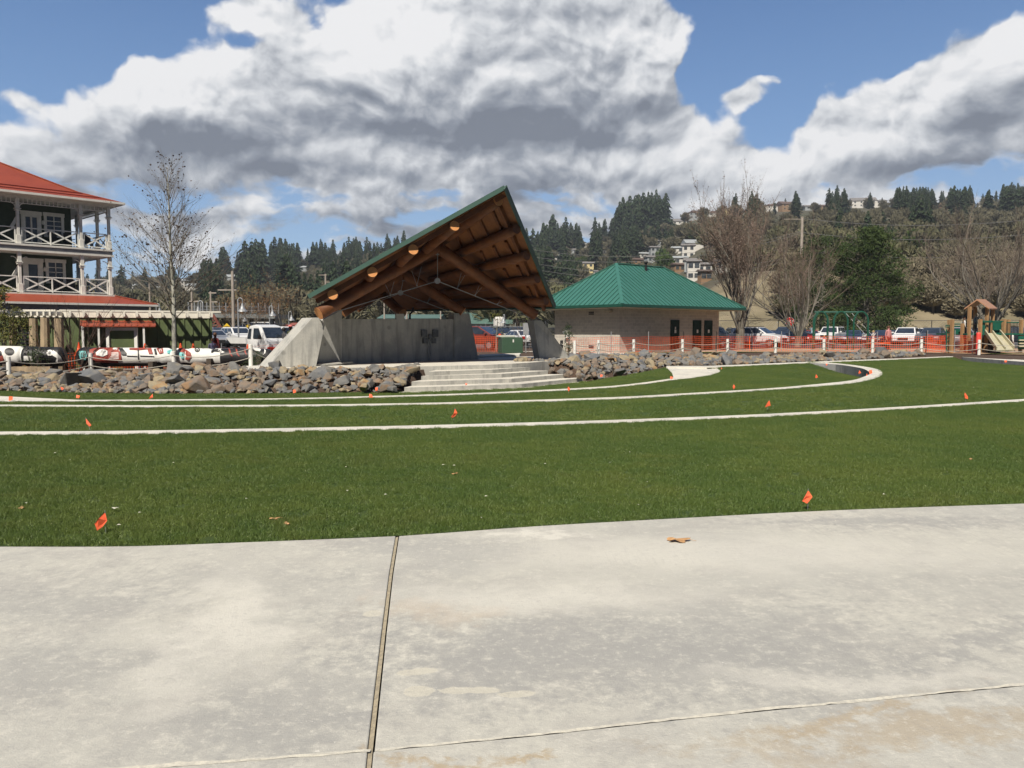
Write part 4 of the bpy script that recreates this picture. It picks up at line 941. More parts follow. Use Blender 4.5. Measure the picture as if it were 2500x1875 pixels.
# frieze lattice under the upper eave
def frieze(a, b, z):
    mb = MB(); n = int((b-a).length/.235)
    mb.beam((a.x,a.y,z), (b.x,b.y,z), .06, .05); mb.beam((a.x,a.y,z-.30), (b.x,b.y,z-.30), .06, .05)
    for k in range(n+1): p = a.lerp(b, k/n); mb.box((p.x,p.y,z-.15), (.045,.045,.28), ea)
    mb.build('frieze', M_trim, inn)
for s0, s1 in ((.1,1.67),(1.87,5.36),(5.56,9.05),(9.25,12.7)): frieze(IP(s0,0,0), IP(s1,0,0), zev-.27)
frieze(IP(0,.1,0), IP(0,2.0,0), zev-.27); frieze(IP(0,2.2,0), IP(0,6.0,0), zev-.27)
mb = MB(); mb.prism([IP(-.12,-.12,zev-.24), IP(LEN,-.12,zev-.24), IP(LEN,DEP,zev-.24), IP(-.12,DEP,zev-.24)], (0,0,.16)); mb.build('eave_beam', M_trim, inn)
# windows and doors behind the veranda
def wframe(s0, s1, z0, z1, kind):
    o = MB(); m = (s0+s1)/2; w = s1-s0; c = IP(m, 1.74, 0)
    o.box((c.x,c.y,z1+.12), (w+.42,.10,.24), ea)
    for s in (s0-.08, s1+.08): q = IP(s, 1.74, 0); o.box((q.x,q.y,(z0+z1)/2), (.17,.09,z1-z0), ea)
    if kind == 'window': o.box((c.x,c.y,z0-.06), (w+.34,.12,.12), ea)
    fo = o.build('door_frame' if kind != 'window' else 'window_frame', M_trim, inn)
    g = MB(); g.box((IP(m,1.79,0).x, IP(m,1.79,0).y, (z0+z1)/2), (w,.05,z1-z0), ea); g.build('pane', M_win, fo)
    b = MB()
    if kind == 'window':
        for k in (0,): q = IP(m, 1.74, 0); b.box((q.x,q.y,(z0+z1)/2), (.05,.05,z1-z0), ea)
        for zz in (z0+(z1-z0)*.5, z0+(z1-z0)*.75): b.box((c.x,c.y,zz), (w,.055,.05), ea)
    elif kind == 'double':
        for k in (-.5,0,.5): q = IP(m+k*w*.92, 1.73, 0); b.box((q.x,q.y,(z0+z1)/2), (.10,.06,z1-z0), ea)
        b.box((c.x,c.y,z1-.07), (w,.06,.14), ea); b.box((c.x,c.y,z0+.15), (w,.06,.3), ea)
    else:
        for k in (-.5,.5): q = IP(m+k*(w-.14), 1.73, 0); b.box((q.x,q.y,(z0+z1)/2), (.16,.06,z1-z0), ea)
        b.box((c.x,c.y,z1-.08), (w,.06,.16), ea); b.box((c.x,c.y,z0+.14), (w,.06,.28), ea)
    b.build('glazing_bars', M_trim, fo)
def su(u, b=1.78):
    k = (u-CX)/F; p = ic + B*b; return (p.x - k*p.y)/(E.x - k*E.y)
for zz in (zd3, zd2):
    wframe(su(161), su(126), zz+.85, zz+2.12, 'window')
    wframe(su(106), su(71), zz+.05, zz+2.1, 'double' if zz == zd3 else 'door')
    wframe(su(-2), su(-38), zz+.85, zz+2.1, 'window')
    mb = MB(); q = IP(su(117), 1.68, 0); mb.lathe((q.x,q.y,zz+1.5), [(.03,0),(.10,.05),(.10,.22),(.03,.30)], 8); mb.build('wall_lantern', M_trim, inn)
    mb = MB(); a, b = IP(su(42,1.7),.4,0), IP(5.8,.15,0); mb.beam((a.x,a.y,zz+1.75),(b.x,b.y,zz+1.0),.03,.22); mb.build('stair_stringer', M_trim, inn)
# veranda chairs and table, dark
def deckchair(s, b, z, lab):
    t = thing('deck_chair', lab, 'chair', IP(s, b, z), ea)
    m = MB(); m.box((0,0,.40), (.5,.5,.06)); m.build('seat', M_black, t, world=False)
    m = MB(); m.box((0,.27,.72), (.5,.05,.62), M=Matrix.Rotation(-.2,3,'X')); m.build('backrest', M_black, t, world=False)
    for x in (-.22,.22):
        for y in (-.22,.22): m = MB(); m.box((x,y,.19), (.05,.05,.38)); m.build('leg', M_black, t, world=False)
        m = MB(); m.box((x*1.15,0,.60), (.06,.5,.04)); m.build('armrest', M_black, t, world=False)
deckchair(3.1, .95, zd3, 'dark chair on the upper veranda in front of the window'); deckchair(2.2, .95, zd3, 'dark chair at the upper veranda end near the second post'); deckchair(1.0, 1.0, zd3, 'dark chair at the corner of the upper veranda')
deckchair(3.0, .95, zd2, 'dark chair on the lower veranda in front of the window'); deckchair(2.1, .95, zd2, 'dark chair on the lower veranda near the second post')
# hipped main roof, bell-cast
def roof_ring(o, z): return [IP(-o,-o,z), IP(LEN+2,-o,z), IP(LEN+2,DEP+o,z), IP(-o,DEP+o,z)]
mb = MB(); q0 = roof_ring(.72, zev); q1 = roof_ring(-1.35, zev+.70); q2 = [IP(7,7,zev+3.75), IP(LEN+2,7,zev+3.75)]
mb.add(q0+q1+q2, [(0,3,7,4),(0,4,5,1),(3,2,6,7),(4,8,9,5),(4,7,8),(7,6,9,8)]); rf2 = mb.build('roof', M_red, inn)
mb = MB(); mb.beam(q0[0]+Vector((0,0,.03)), q1[0]+Vector((0,0,.03)), .2, .07); mb.beam(q1[0]+Vector((0,0,.03)), q2[0]+Vector((0,0,.03)), .2, .07); mb.build('hip_cap', M_red, rf2)
M_dred = mat('snow_guard', (.16,.02,.015), (.13,.016,.012), 1, .5)
for off, lift in ((-.25,.30),(-1.1,.60)):
    r = roof_ring(off, zev + lift + .05); mb = MB(); mb.beam(r[0], r[1], .05, .07); mb.build('snow_guard', M_dred, rf2)
mb = MB(); r = roof_ring(.78, zev-.02)
for a, b in ((0,1),(0,3)): mb.beam(r[a], r[b], .13, .14)
mb.build('gutter', M_trim, inn)
mb = MB(); r = roof_ring(.66, zev-.05); mb.prism(r, (0,0,-.04)); mb.build('soffit', M_trim, inn)
# skirt roof over the ground floor
zs = 3.62
def ring2(a, b, z): return [IP(-a,-b,z), IP(LEN+2,-b,z), IP(LEN+2,DEP,z), IP(-a,DEP,z)]
mb = MB(); s0 = ring2(2.4,1.9,3.40); s1 = ring2(.1,.1,zd2-.42+.02)
for p in s1: p.z = 4.05-.30
s1 = ring2(.1,.1,4.0); mb.add(s0+s1, [(0,4,5,1) ,(0,3,7,4)]); rf3 = mb.build('skirt_roof', M_red, inn)
mb = MB(); mb.beam(s0[0]+Vector((0,0,.04)), s1[0]+Vector((0,0,.04)), .16, .06); mb.build('hip_cap', M_red, rf3)
mb = MB()
for a, b in ((0,1),(0,3)): mb.beam(s0[a]+Vector((0,0,-.06)), s0[b]+Vector((0,0,-.06)), .12, .13)
mb.build('gutter', M_trim, inn)
mb = MB(); s2 = ring2(1.9,1.4,3.27); mb.prism(s2, (0,0,-.42)); mb.build('fascia_band', M_lav, inn)
mb = MB(); s2 = ring2(1.7,1.2,2.85); mb.prism(s2, (0,0,-2.85)); mb.build('ground_floor_wall', M_gwall, inn)
mb = MB()
for u in (80,): q = IP(su(u,-1.4), -1.32, 0); mb.box((q.x,q.y,2.6), (.35,.1,.6), ea)
mb.build('ground_floor_post', M_trim, inn)
# ================================================================ GREEN SHED
M_shed = mat('olive_siding', (.115,.15,.06), (.095,.128,.052), 2, .75); M_shedd = mat('olive_batten', (.135,.17,.072), (.11,.145,.06), 2, .75)
sa = Vector((.89,.455,0)).normalized(); sb = Vector((-sa.y, sa.x, 0)); sang = atan2(sa.y, sa.x)
sc_ = W(168, 800, 40.0); sc_.z = 0
def SP(s, b, z): p = sc_ + sa*s + sb*b; return Vector((p.x, p.y, z))
shed = thing('garden_shed', 'low olive green board-and-batten shed with white rafter roof', 'shed', sc_)
SL, SD, SH = 6.75, 2.6, 2.30
mb = MB(); mb.prism([SP(0,0,-.5), SP(SL,0,-.5), SP(SL,SD,-.5), SP(0,SD,-.5)], (0,0,SH+.5)); mb.build('wall', M_shed, shed)
la = (Vector((-.55,-.835,0))).normalized()
la = Vector((-.93,-.10,0)).normalized(); lb = Vector((-la.y, la.x, 0)); lb = lb if lb.y > 0 else -lb
def SQ(s, b, z): p = sc_ + la*s + lb*b; return Vector((p.x, p.y, z))
mb = MB(); mb.prism([SQ(0,.001,-.5), SQ(5.4,.001,-.5), SQ(5.4,2.4,-.5), SQ(0,2.4,-.5)], (0,0,SH+.5)); mb.build('wall', M_shed, shed)
for k in range(1, 17):
    s = k*.41
    if 1.3 < s < 4.1: continue
    mb = MB(); p = SP(s, -.025, 0); mb.box((p.x,p.y,.9), (.06,.05,2.7), sang); mb.build('batten', M_shedd, shed)
for k in range(0, 14):
    mb = MB(); p = SQ(k*.4, -.025, 0); mb.box((p.x,p.y,.9), (.06,.05,2.7), atan2(la.y, la.x)); mb.build('batten', M_shedd, shed)
# roof deck and rafters
M_shroof = mat('cream_roof', (.80,.76,.66), (.72,.69,.60), 2, .6)
rp = [SP(-.05,-.08,0), SP(SL+.15,-.08,0), SP(SL+.15,SD,0), SP(0,SD,0)]
mb = MB(); mb.prism([Vector((p.x,p.y,2.57)) for p in rp], (0,0,.05)); mb.build('roof', M_shroof, shed)
mb = MB(); mb.prism([Vector((p.x,p.y,2.565)) for p in (SQ(-.02,-.08,0), SQ(5.6,-.08,0), SQ(5.6,2.4,0), SQ(.1,2.4,0))], (0,0,.05)); mb.build('roof', M_shroof, shed)
mb = MB(); mb.prism([SP(-.02,-.06,2.28), SP(SL+.02,-.06,2.28), SP(SL+.02,-.06,2.56), SP(-.02,-.06,2.56)], sb*.05); mb.build('fascia', M_shroof, shed)
mb = MB(); mb.prism([SQ(-.02,-.06,2.28), SQ(5.4,-.06,2.28), SQ(5.4,-.06,2.56), SQ(-.02,-.06,2.56)], lb*.05); mb.build('fascia', M_shroof, shed)
mb = MB(); mb.beam(SP(-.35,-.86,2.60), SP(SL+.35,-.86,2.60), .10, .09); mb.build('roof_edge', M_shroof, shed)
mb = MB(); mb.beam(SQ(.3,-.66,2.60), SQ(5.6,-.66,2.60), .10, .09); mb.build('roof_edge', M_shroof, shed)
for k in range(12):
    s = .10 + k*.595; mb = MB(); mb.beam(SP(s,-.92,2.44), SP(s,-.10,2.46), .10, .23); mb.build('rafter', M_shroof, shed)
for k in range(19):
    s = .28 + k*.29; mb = MB(); mb.beam(SQ(s,-.70,2.45), SQ(s,-.1,2.46), .08, .21); mb.build('rafter', M_shroof, shed)
# awning, posts and white framed screen
s0 = .55; s1 = 3.9
mb = MB(); a0, a1, a2, a3 = SP(s0,-1.25,1.80), SP(s1,-1.25,1.80), SP(s1,-.03,2.08), SP(s0,-.03,2.08); mb.prism([a0,a1,a2,a3], (0,0,.05)); aw = mb.build('awning', M_red, shed)
mb = MB()
for k in range(13): s = s0 + (s1-s0)*k/12; mb.beam(SP(s,-1.26,1.865), SP(s,-.03,2.145), .05, .035)
mb.build('awning_rib', M_red, aw)
for s in (.62, 1.32, 3.35):
    mb = MB(); p = SP(s,-1.15,0); mb.box((p.x,p.y,.65), (.09,.09,2.3), sang); mb.build('awning_post', M_white, shed)
mb = MB(); p = SP(.62,-.1,0); mb.box((p.x,p.y,.65), (.09,.09,2.5), sang); mb.build('awning_post', M_white, shed); mb = MB(); mb.beam(SP(.6,-1.25,1.76), SP(.6,-.03,2.04), .06, .12); mb.build('awning_beam', M_white, shed)
fr_ = [(1.75,3.05)]
mb = MB(); y0 = -.9
def bar(s0,z0,s1,z1,w): mb.beam(SP(s0,y0,z0), SP(s1,y0,z1), .07, w)
mb.beam(SP(1.72,y0,-.3), SP(1.72,y0,1.78), .10, .16, (1,0,0)); mb.beam(SP(3.0,y0,-.3), SP(3.0,y0,1.78), .10, .16, (1,0,0)); mb.beam(SP(1.64,y0,1.70), SP(3.08,y0,1.70), .08, .16); mb.beam(SP(1.8,y0,.30), SP(2.92,y0,.30), .08, .14)
fo = mb.build('screen_frame', M_white, shed)
mb = MB(); mb.prism([SP(1.82,y0+.02,.38), SP(2.92,y0+.02,.38), SP(2.92,y0+.02,1.6), SP(1.82,y0+.02,1.6)], sb*.03); mb.build('screen_panel', M_shed, fo)
# weathered timber posts in front of shed
M_wood = mat('weathered_timber', (.42,.32,.20), (.27,.21,.14), 3, .9, .4, 30, stretch=(1,1,.3))
for i, (u, w) in enumerate(((83,.42),(111,.44),(145,.46),(33,.36))):
    p = W(u, 850, 38.6 + .1*i); zz = zg(p.x, p.y); mb = MB(); mb.tube([(0,0,-.2),(0,0,1.4),(.03,0,2.55+.04*(i % 2))], [w/2, w/2*.96, w/2*.9], 9)
    tag(mb.build('timber_post', M_wood, world=False), ['weathered round timber post nearest the little conifer', 'weathered timber post with peeling dark patch, middle of the three', 'weathered timber post closest to the shed corner', 'weathered timber post half hidden behind the small conifer'][i], 'post', 'timber posts by the shed').location = (p.x, p.y, zz)
mb = MB(); p = W(63, 830, 39.4); 
for k in range(9): mb.box((p.x, p.y, .15+k*.17), (.75,.10,.09), sang)
tag(mb.build('slatted_vent', M_steel, world=True, loc=(p.x,p.y,.1)), 'grey slatted metal louvre leaning by the shed wall', 'louvre')
# ================================================================ CARVED LOGS
M_tw = mat('white_carving', (.78,.77,.73), (.66,.65,.61), 3, .6, .35, 9); M_tb = mat('black_carving', (.014,.014,.015), (.025,.025,.026), 3, .5, .3, 12); M_tr = mat('oxide_red_carving', (.33,.065,.045), (.27,.05,.035), 4, .6, .2); M_tt = mat('turquoise_carving', (.22,.62,.60), (.18,.54,.53), 5, .6)
def carved(label, u0, u1, Y0, Y1, v0, v1, r, patches, base, segs, r2=None):
    A_, B_ = W(u0, v0, Y0), W(u1, v1, Y1); d = (B_-A_).normalized()
    t = thing('carved_log', label, 'totem pole', (A_.x, A_.y, A_.z - r))
    n = 70; ring = 28; mb = MB(); side = Vector((0,0,1)).cross(d).normalized(); up = d.cross(side).normalized()
    L = (B_-A_).length
    def rad(s, th=0):
        q = r*(1 - .06*(s/L)) * (1 + .035*noise.noise(Vector((s*1.5, 3*cos(th), 3*sin(th)))))
        for g0 in segs:
            q *= 1 - .17*exp(-((s-g0*L)/.07)**2)
        return q*min(1, .62 + s*2.2, .62 + (L-s)*2.2)
    vs = []; fs = []; mi = []
    for i in range(n+1):
        s = L*i/n
        for k in range(ring):
            th = 2*pi*k/ring; vs.append(A_ + d*s + (side*cos(th) + up*sin(th))*rad(s, th))
    for i in range(n):
        for k in range(ring):
            k2 = (k+1) % ring; fs.append((i*ring+k, i*ring+k2, (i+1)*ring+k2, (i+1)*ring+k))
            s = (i+.5)/n; th = 2*pi*(k+.5)/ring; sn = sin(th); c = 1 if sn < -.62 else 0
            for a, b, cc in base:
                if a <= s < b and sn > -.62: c = cc
            mi.append(c)
    fs += [tuple(reversed(range(ring))), tuple(n*ring+k for k in range(ring))]; mi += [1, 1]
    mb.add(vs, fs); mb.mi = mi; mb.build('log_body', [M_tw, M_tb, M_tr, M_tt], t, smooth=True)
    def hit(u, v):
        o, dd = EYE, ray(u, v).normalized(); w0 = o - A_
        a_ = dd - d*dd.dot(d); b_ = w0 - d*w0.dot(d); rr_ = r
        for it in range(3):
            qa, qb, qc = a_.dot(a_), 2*a_.dot(b_), b_.dot(b_) - rr_*rr_
            disc = max(0, qb*qb - 4*qa*qc); tt = (-qb - sqrt(disc))/(2*qa); p = o + dd*tt
            s = (p - A_).dot(d); rr_ = rad(min(max(s, 0), L), pi if True else 0)*1.0
        ax = A_ + d*s; return ax, (p-ax).normalized(), rr_
    for pm, pts, name in patches:
        xs_ = [p[0] for p in pts]; ys_ = [p[1] for p in pts]; rim = resample([Vector((a, b, 0)) for a, b in pts + [pts[0]]], 2.5)[:-1]
        c = Vector((sum(p.x for p in rim)/len(rim), sum(p.y for p in rim)/len(rim), 0))
        e2 = [(i, (i+1) % len(rim)) for i in range(len(rim))]
        inner = []
        def ins(x, y):
            q = False
            for i in range(len(rim)):
                a, b = rim[i], rim[(i+1) % len(rim)]
                if (a.y > y) != (b.y > y) and x < (b.x-a.x)*(y-a.y)/(b.y-a.y)+a.x: q = not q
            return q
        y = min(ys_)+1.5
        while y < max(ys_):
            x = min(xs_)+1.2
            while x < max(xs_):
                if ins(x, y) and min((x-p.x)**2+(y-p.y)**2 for p in rim) > 1.5: inner.append(Vector((x, y)))
                x += 3
            y += 3
        rr2 = delaunay_2d_cdt([p.xy.copy() for p in rim] + inner, e2, [list(range(len(rim)))], 1, 1e-5)
        top = []; low = []
        for p in rr2[0]:
            ax, nn, q = hit(p.x, p.y); top.append(ax + nn*(q*1.045 + .012)); low.append(ax + nn*(q*.97))
        m2 = MB(); nn_ = len(top); fs = [tuple(f) for f in rr2[2]]; m2.add(top + low, fs)
        edge = {}
        for f in fs:
            for i in range(len(f)): a, b = f[i], f[(i+1) % len(f)]; edge[(a, b)] = 1
        for a, b in list(edge):
            if (b, a) not in edge: m2.f.append((b, a, a+nn_, b+nn_)); m2.mi.append(0)
        m2.build(name, pm, t)
    return t
def T1(a, b): return (a*.3164, 820 + b*.3164)            # from the 0..700 zoom
def el_(cx, cy, rx, ry, n=14): return [T1(cx + rx*cos(2*pi*k/n), cy + ry*sin(2*pi*k/n)) for k in range(n)]
def pg(*p): return [T1(a, b) for a, b in p]
carved('thick white and black carved log with big black eye at the left edge', -60, 160, 36.4, 36.9, 868, 871, .47,
  [(M_tb, el_(74,122,38,26), 'eye_patch'), (M_tr, pg((-20,180),(20,150),(30,185),(10,200),(-20,205)), 'mouth_band'), (M_tb, pg((-30,100),(10,120),(15,150),(-30,160)), 'band'),
   (M_tw, el_(386,132,26,22), 'eye_ring'), (M_tb, el_(386,132,11,10), 'pupil'), (M_tw, pg((185,155),(252,155),(252,190),(185,190)), 'white_band'), (M_tw, pg((410,112),(440,130),(470,165),(488,212),(430,200),(440,170),(405,150)), 'wing_band'),
  ], [(.55,1.01,1)], [.54], )
carved('long white, black and oxide red carved log lying in front of the shed', 190, 668, 36.9, 38.2, 871, 873, .44,
  [(M_tt, pg((612,120),(660,118),(672,150),(660,185),(620,180),(610,150)), 'turquoise_ring'), (M_tb, pg((626,130),(652,130),(660,150),(650,172),(628,170),(622,150)), 'hollow'),
   (M_tr, pg((690,110),(730,98),(760,96),(720,120),(735,160),(800,172),(860,130),(845,100),(900,98),(935,130),(938,190),(840,190),(760,192),(700,180)), 'red_band'),
   (M_tw, pg((770,108),(800,104),(830,118),(830,145),(795,160),(745,150),(740,130)), 'eye_ring'), (M_tb, pg((785,112),(812,108),(822,122),(812,138),(782,132)), 'pupil'),
   (M_tw, pg((862,132),(915,130),(918,178),(835,182),(858,155)), 'white_band'), (M_tb, pg((915,100),(945,98),(975,130),(975,150),(942,150)), 'dark_band'), (M_tw, el_(890,103,20,8,10), 'small_ring'),
   (M_tr, pg((1000,98),(1110,96),(1150,104),(1060,112),(1000,108)), 'red_band'), (M_tr, pg((1135,100),(1168,98),(1180,140),(1150,140)), 'red_band'),
   (M_tb, pg((1062,98),(1070,98),(1075,185),(1066,186)), 'groove'), (M_tb, pg((1188,104),(1202,102),(1210,140),(1196,142)), 'groove'), (M_tb, pg((980,152),(1060,156),(1060,161),(980,158)), 'groove'), (M_tb, pg((1082,152),(1190,156),(1190,161),(1082,158)), 'groove'),
   (M_tr, pg((1208,98),(1255,98),(1262,132),(1230,140)), 'red_band'), (M_tw, pg((1222,104),(1245,104),(1250,126),(1235,130)), 'white_band'),
   (M_tt, pg((1290,118),(1325,106),(1335,128),(1310,140),(1292,134)), 'turquoise_eye'), (M_tr, pg((1378,98),(1420,98),(1470,130),(1480,165),(1455,185),(1425,180),(1440,150),(1395,130)), 'red_band'),
   (M_tt, pg((1382,130),(1415,128),(1432,150),(1425,175),(1400,172),(1385,150)), 'turquoise_eye'), (M_tb, el_(1410,148,6,6,8), 'pupil'),
   (M_tb, el_(1522,110,20,16), 'eye_ring'), (M_tw, el_(1522,110,12,9), 'eye_white'), (M_tb, el_(1522,110,5,4,8), 'pupil'),
   (M_tb, pg((1628,110),(1680,104),(1718,124),(1700,126),(1650,122),(1630,135)), 'dark_band'), (M_tw, pg((1690,104),(1712,118),(1735,128),(1715,134),(1680,118)), 'white_band'),
   (M_tr, pg((1762,98),(1778,112),(1782,135),(1798,160),(1786,158),(1770,138),(1766,115)), 'red_curve'), (M_tr, pg((1818,98),(1832,112),(1836,135),(1852,160),(1840,158),(1824,138),(1820,115)), 'red_curve'), (M_tr, pg((1885,98),(1896,112),(1898,128),(1908,148),(1896,142),(1886,125)), 'red_curve'),
   (M_tw, pg((1950,98),(1990,96),(2015,108),(2005,122),(1970,116)), 'white_band'), (M_tw, pg((2040,105),(2052,115),(2048,135),(2030,150),(2040,130)), 'white_band'),
  ], [(0,.10,1),(.10,.21,2),(.21,.735,0),(.735,1.01,1)], [.415,.475,.55,.68])
M_beam = mat('old_timber', (.10,.075,.055), (.07,.055,.042), 4, .9, .3)
for i, (u, Y) in enumerate(((30,36.3),(120,36.6),(243,36.8),(380,37.2),(520,37.7),(640,38))):
    p = W(u, 890, Y); zz = zg(p.x, p.y); mb = MB(); mb.box((0,0,.0), (.22,1.1,.9)); o = mb.build('timber_block', M_beam, world=False, bevel=.01); o.location = (p.x, p.y, zz + .02)
    tag(o, 'dark timber block propping up the carved logs', 'block', 'timber blocks under the carved logs')
mb = MB(); mb.beam(W(30,902,35.6), W(125,902,35.8), .25, .25); tag(mb.build('timber_sleeper', M_wood, loc=W(80,905,35.7)), 'short squared timber lying on the mulch under the left carved log', 'timber')
# ================================================================ POSTS WITH ROPE
M_rope = mat('pale_rope', (.50,.47,.40), (.30,.28,.24), 60, .9, stretch=(1,1,1))
LP = [(-170,33.0,-.44),(20,32.6,-.42),(221,36.0,-.37),(424,35.6,-.28),(612,33.6,.06)]
RPST = [(1371,44.5,.17),(1403,42.8,.17),(1461,45,.19),(1547,46.5,.2),(1666,47.6,.2),(1776,48.8,.2),(1893,50,.2),(2011,49,.2),(2130,47.8,.2),(2249,47.5,.2),(2390,46.6,.18),(2540,46,.18)]
LH = {0:1.0,1:.98,2:.98,3:.98,4:.97}
where = {1:'white rope post at the left edge of the boulder bank', 2:'white rope post behind the boulders, second from the left edge', 3:'white rope post in front of the young tree trunk', 4:'white rope post in front of the white pickup'}
tops = []
for i, (u, Y, z) in enumerate(LP):
    p = W(u, 870, Y); p.z = z; tops.append(p)
    if i == 0: continue
    mb = MB(); mb.lathe((0,0,-.3), [(.085,0),(.085,1.27),(.07,1.28)], 12); o = mb.build('rope_post', M_white, world=False, smooth=False); o.location = p; tag(o, where[i], 'post', 'white posts carrying rope')
rt = []
rlab = ['dark short post right beside the right stage pier','white rope post nearest the right stage pier','white rope post in front of the sunny block wall','white rope post where the wall turns into shadow','white rope post in front of the single green door','white rope post just right of the restroom building','white rope post between the two bare trees','white rope post left of the swing frame','white rope post under the right end of the swing frame','white rope post in front of the white parked car','white rope post in front of the playground slide','']
for i, (u, Y, z) in enumerate(RPST):
    p = W(u, 860, Y); p.z = z; rt.append(p)
    if i == 11: continue
    mb = MB(); mb.lathe((0,0,-.3), [(.085,0),(.085,1.20),(.07,1.21)], 12); o = mb.build('rope_post', M_black if i == 0 else M_white, world=False); o.location = p; tag(o, rlab[i], 'post', 'white posts carrying rope')
def rope(a, b, za, zb, sag, lab):
    n = 24; pts = []
    for k in range(n+1):
        t = k/n; p = a.lerp(b, t); z = a.z + za + (b.z + zb - a.z - za)*t - sag*4*t*(1-t); pts.append(Vector((p.x, p.y - .09, z)))
    mb = MB(); mb.tube(pts, .017, 6); return tag(mb.build('rope', M_rope, loc=pts[0]), lab, 'rope', 'ropes hanging between the posts')
RN = ['left edge to the first left post','first to second left post','second to third left post','left posts beside the pickup']
for i in range(4):
    for zz, nm in ((.80,'upper'),(.42,'lower')): rope(tops[i], tops[i+1], zz, zz, .20 if i else .15, '%s sagging rope at the left, %s' % (nm, RN[i]))
rope(tops[4], W(650,885,34.6)-Vector((0,0,.6)), .8, .8, .05, 'short rope from the pickup post to the stage pier')
rlb = [r.replace('white rope post ', '').replace('dark short post ', '') for r in rlab]
for i in range(11):
    for zz, nm in ((.72,'upper'),(.38,'lower')): rope(rt[i], rt[i+1], zz, zz, .16, ('%s sagging rope starting at the post %s' % (nm, rlb[i]))[:110])
# ================================================================ ORANGE NETTING
def netting(name, pts, h, lab, cell=.13, w=.016, seed=0, posts=True, zoff=.0):
    pts = [Vector(p) for p in pts]; L = [0]
    for a, b in zip(pts, pts[1:]): L.append(L[-1] + (b-a).xy.length)
    def at(s):
        i = 0
        while i < len(pts)-2 and L[i+1] < s: i += 1
        t = (s-L[i])/(L[i+1]-L[i]); return pts[i].lerp(pts[i+1], t), (pts[i+1]-pts[i]).xy.normalized()
    t_ = thing(name, lab, 'fence', pts[0], 0, 'orange mesh safety fences')
    mb = MB(); n = int(L[-1]/cell); rowsn = int(h/cell)
    def P_(s, z):
        p, d = at(s); nrm = Vector((-d.y, d.x, 0)); k = noise.noise(Vector((s*.9+seed, z*.8, 0)))*.16; s = s + .09*noise.noise(Vector((s*2.2+seed, z*1.1, 4)))
        top = .07*noise.noise(Vector((s*.35+seed, 5, 0))) - .04*abs(sin(s*1.05))
        return Vector((p.x, p.y, p.z + zoff + z*(1+top/h))) + nrm*k
    for i in range(n+1):
        s = min(i*cell, L[-1]-.01); q = []
        for k in range(0, rowsn+1, 2): z = min(h, k*cell); q += [P_(max(0,s-w/2), z), P_(min(L[-1]-.001,s+w/2), z)]
        m = len(q)//2; mb.add(q, [(2*k, 2*k+1, 2*k+3, 2*k+2) for k in range(m-1)])
    for k in range(rowsn+1):
        z = k*cell; st = max(1, int(.34/cell)); q = []
        i = 0; ss_ = []
        while i <= n: ss_.append(min(i*cell, L[-1]-.01)); i += st
        for s in ss_: q += [P_(s, z-w*.45), P_(s, z+w*.45)]
        m = len(ss_); mb.add(q, [(2*j, 2*j+2, 2*j+3, 2*j+1) for j in range(m-1)])
    mb.build('mesh', M_orange, t_)
    if posts:
        s = .2
        while s < L[-1]:
            p, d = at(s); b = MB(); b.box((p.x, p.y+.05, p.z + h/2 + .05), (.04,.04,h+.3)); b.build('stake', M_black if int(s) % 3 else M_steel, t_); s += 2.9
    return t_
def gp(u, Y, z=None):
    p = W(u, 850, Y); p.z = zg(p.x, p.y) if z is None else z; return p
netting('safety_fence', [gp(1383,46.5), gp(1500,48.0), gp(1620,50), gp(1760,52.6), gp(1830,53.5), gp(1900,53)], 1.15, 'long orange mesh fence in front of the restroom building', seed=1)
netting('safety_fence', [gp(1900,53), gp(2010,52), gp(2130,51), gp(2250,50.5), gp(2330,50)], 1.15, 'orange mesh fence in front of the swings and parked cars', seed=7)
netting('safety_fence', [gp(2260,54,.25), gp(2330,51,.25), gp(2385,47.5,.2)], 1.2, 'doubled darker orange mesh fence beside the play structure', seed=12, cell=.11, w=.032)
netting('safety_fence', [gp(1140,53.5), gp(1218,52.5)], 1.15, 'orange mesh fence in front of the red minivan behind the stage', seed=3)
netting('safety_fence', [gp(-60,38.6), gp(150,38.9), gp(330,40), gp(530,42)], .95, 'thin orange mesh fence behind the carved logs', seed=4, w=.014)
netting('safety_fence', [gp(530,42), gp(640,43), gp(720,43.6)], .95, 'thin orange mesh fence in front of the white pickup', seed=5, w=.010)
# traffic cones, barrels
def cone(u, Y, z, lab, h=.52):
    t = thing('traffic_cone', lab, 'cone', W(u, 850, Y)*1.0, 0, 'orange traffic cones'); t.location.z = z
    mb = MB(); mb.lathe((0,0,.03), [(.15,0),(.035,h),(.02,h+.01)], 12); mb.build('cone_body', M_orange, t, world=False)
    mb = MB(); mb.box((0,0,.015), (.38,.38,.03)); mb.build('base', M_orange, t, world=False)
    mb = MB(); mb.lathe((0,0,h*.55), [(.093,0),(.075,h*.10)], 12); mb.build('reflective_band', M_white, t, world=False)
cone(441,40.6,.42,'orange traffic cone just right of the young tree trunk'); cone(472,40.8,.40,'orange traffic cone second right of the young tree'); cone(354,39.9,.42,'orange traffic cone left of the young tree trunk'); cone(192,38.9,.42,'orange traffic cone beside the awning post',.6)
cone(605,43.4,.25,'orange traffic cone beside the white pickup door',.6)
mb = MB(); mb.lathe((0,0,0), [(.10,0),(.12,.02),(.10,.10),(.11,.5),(.09,.95),(.11,1.15),(.03,1.2)], 12); o = mb.build('delineator_post', M_orange, world=False); p = gp(1220,52.3); o.location = p; tag(o, 'tall orange channel post at the end of the mesh fence behind the stage', 'post')
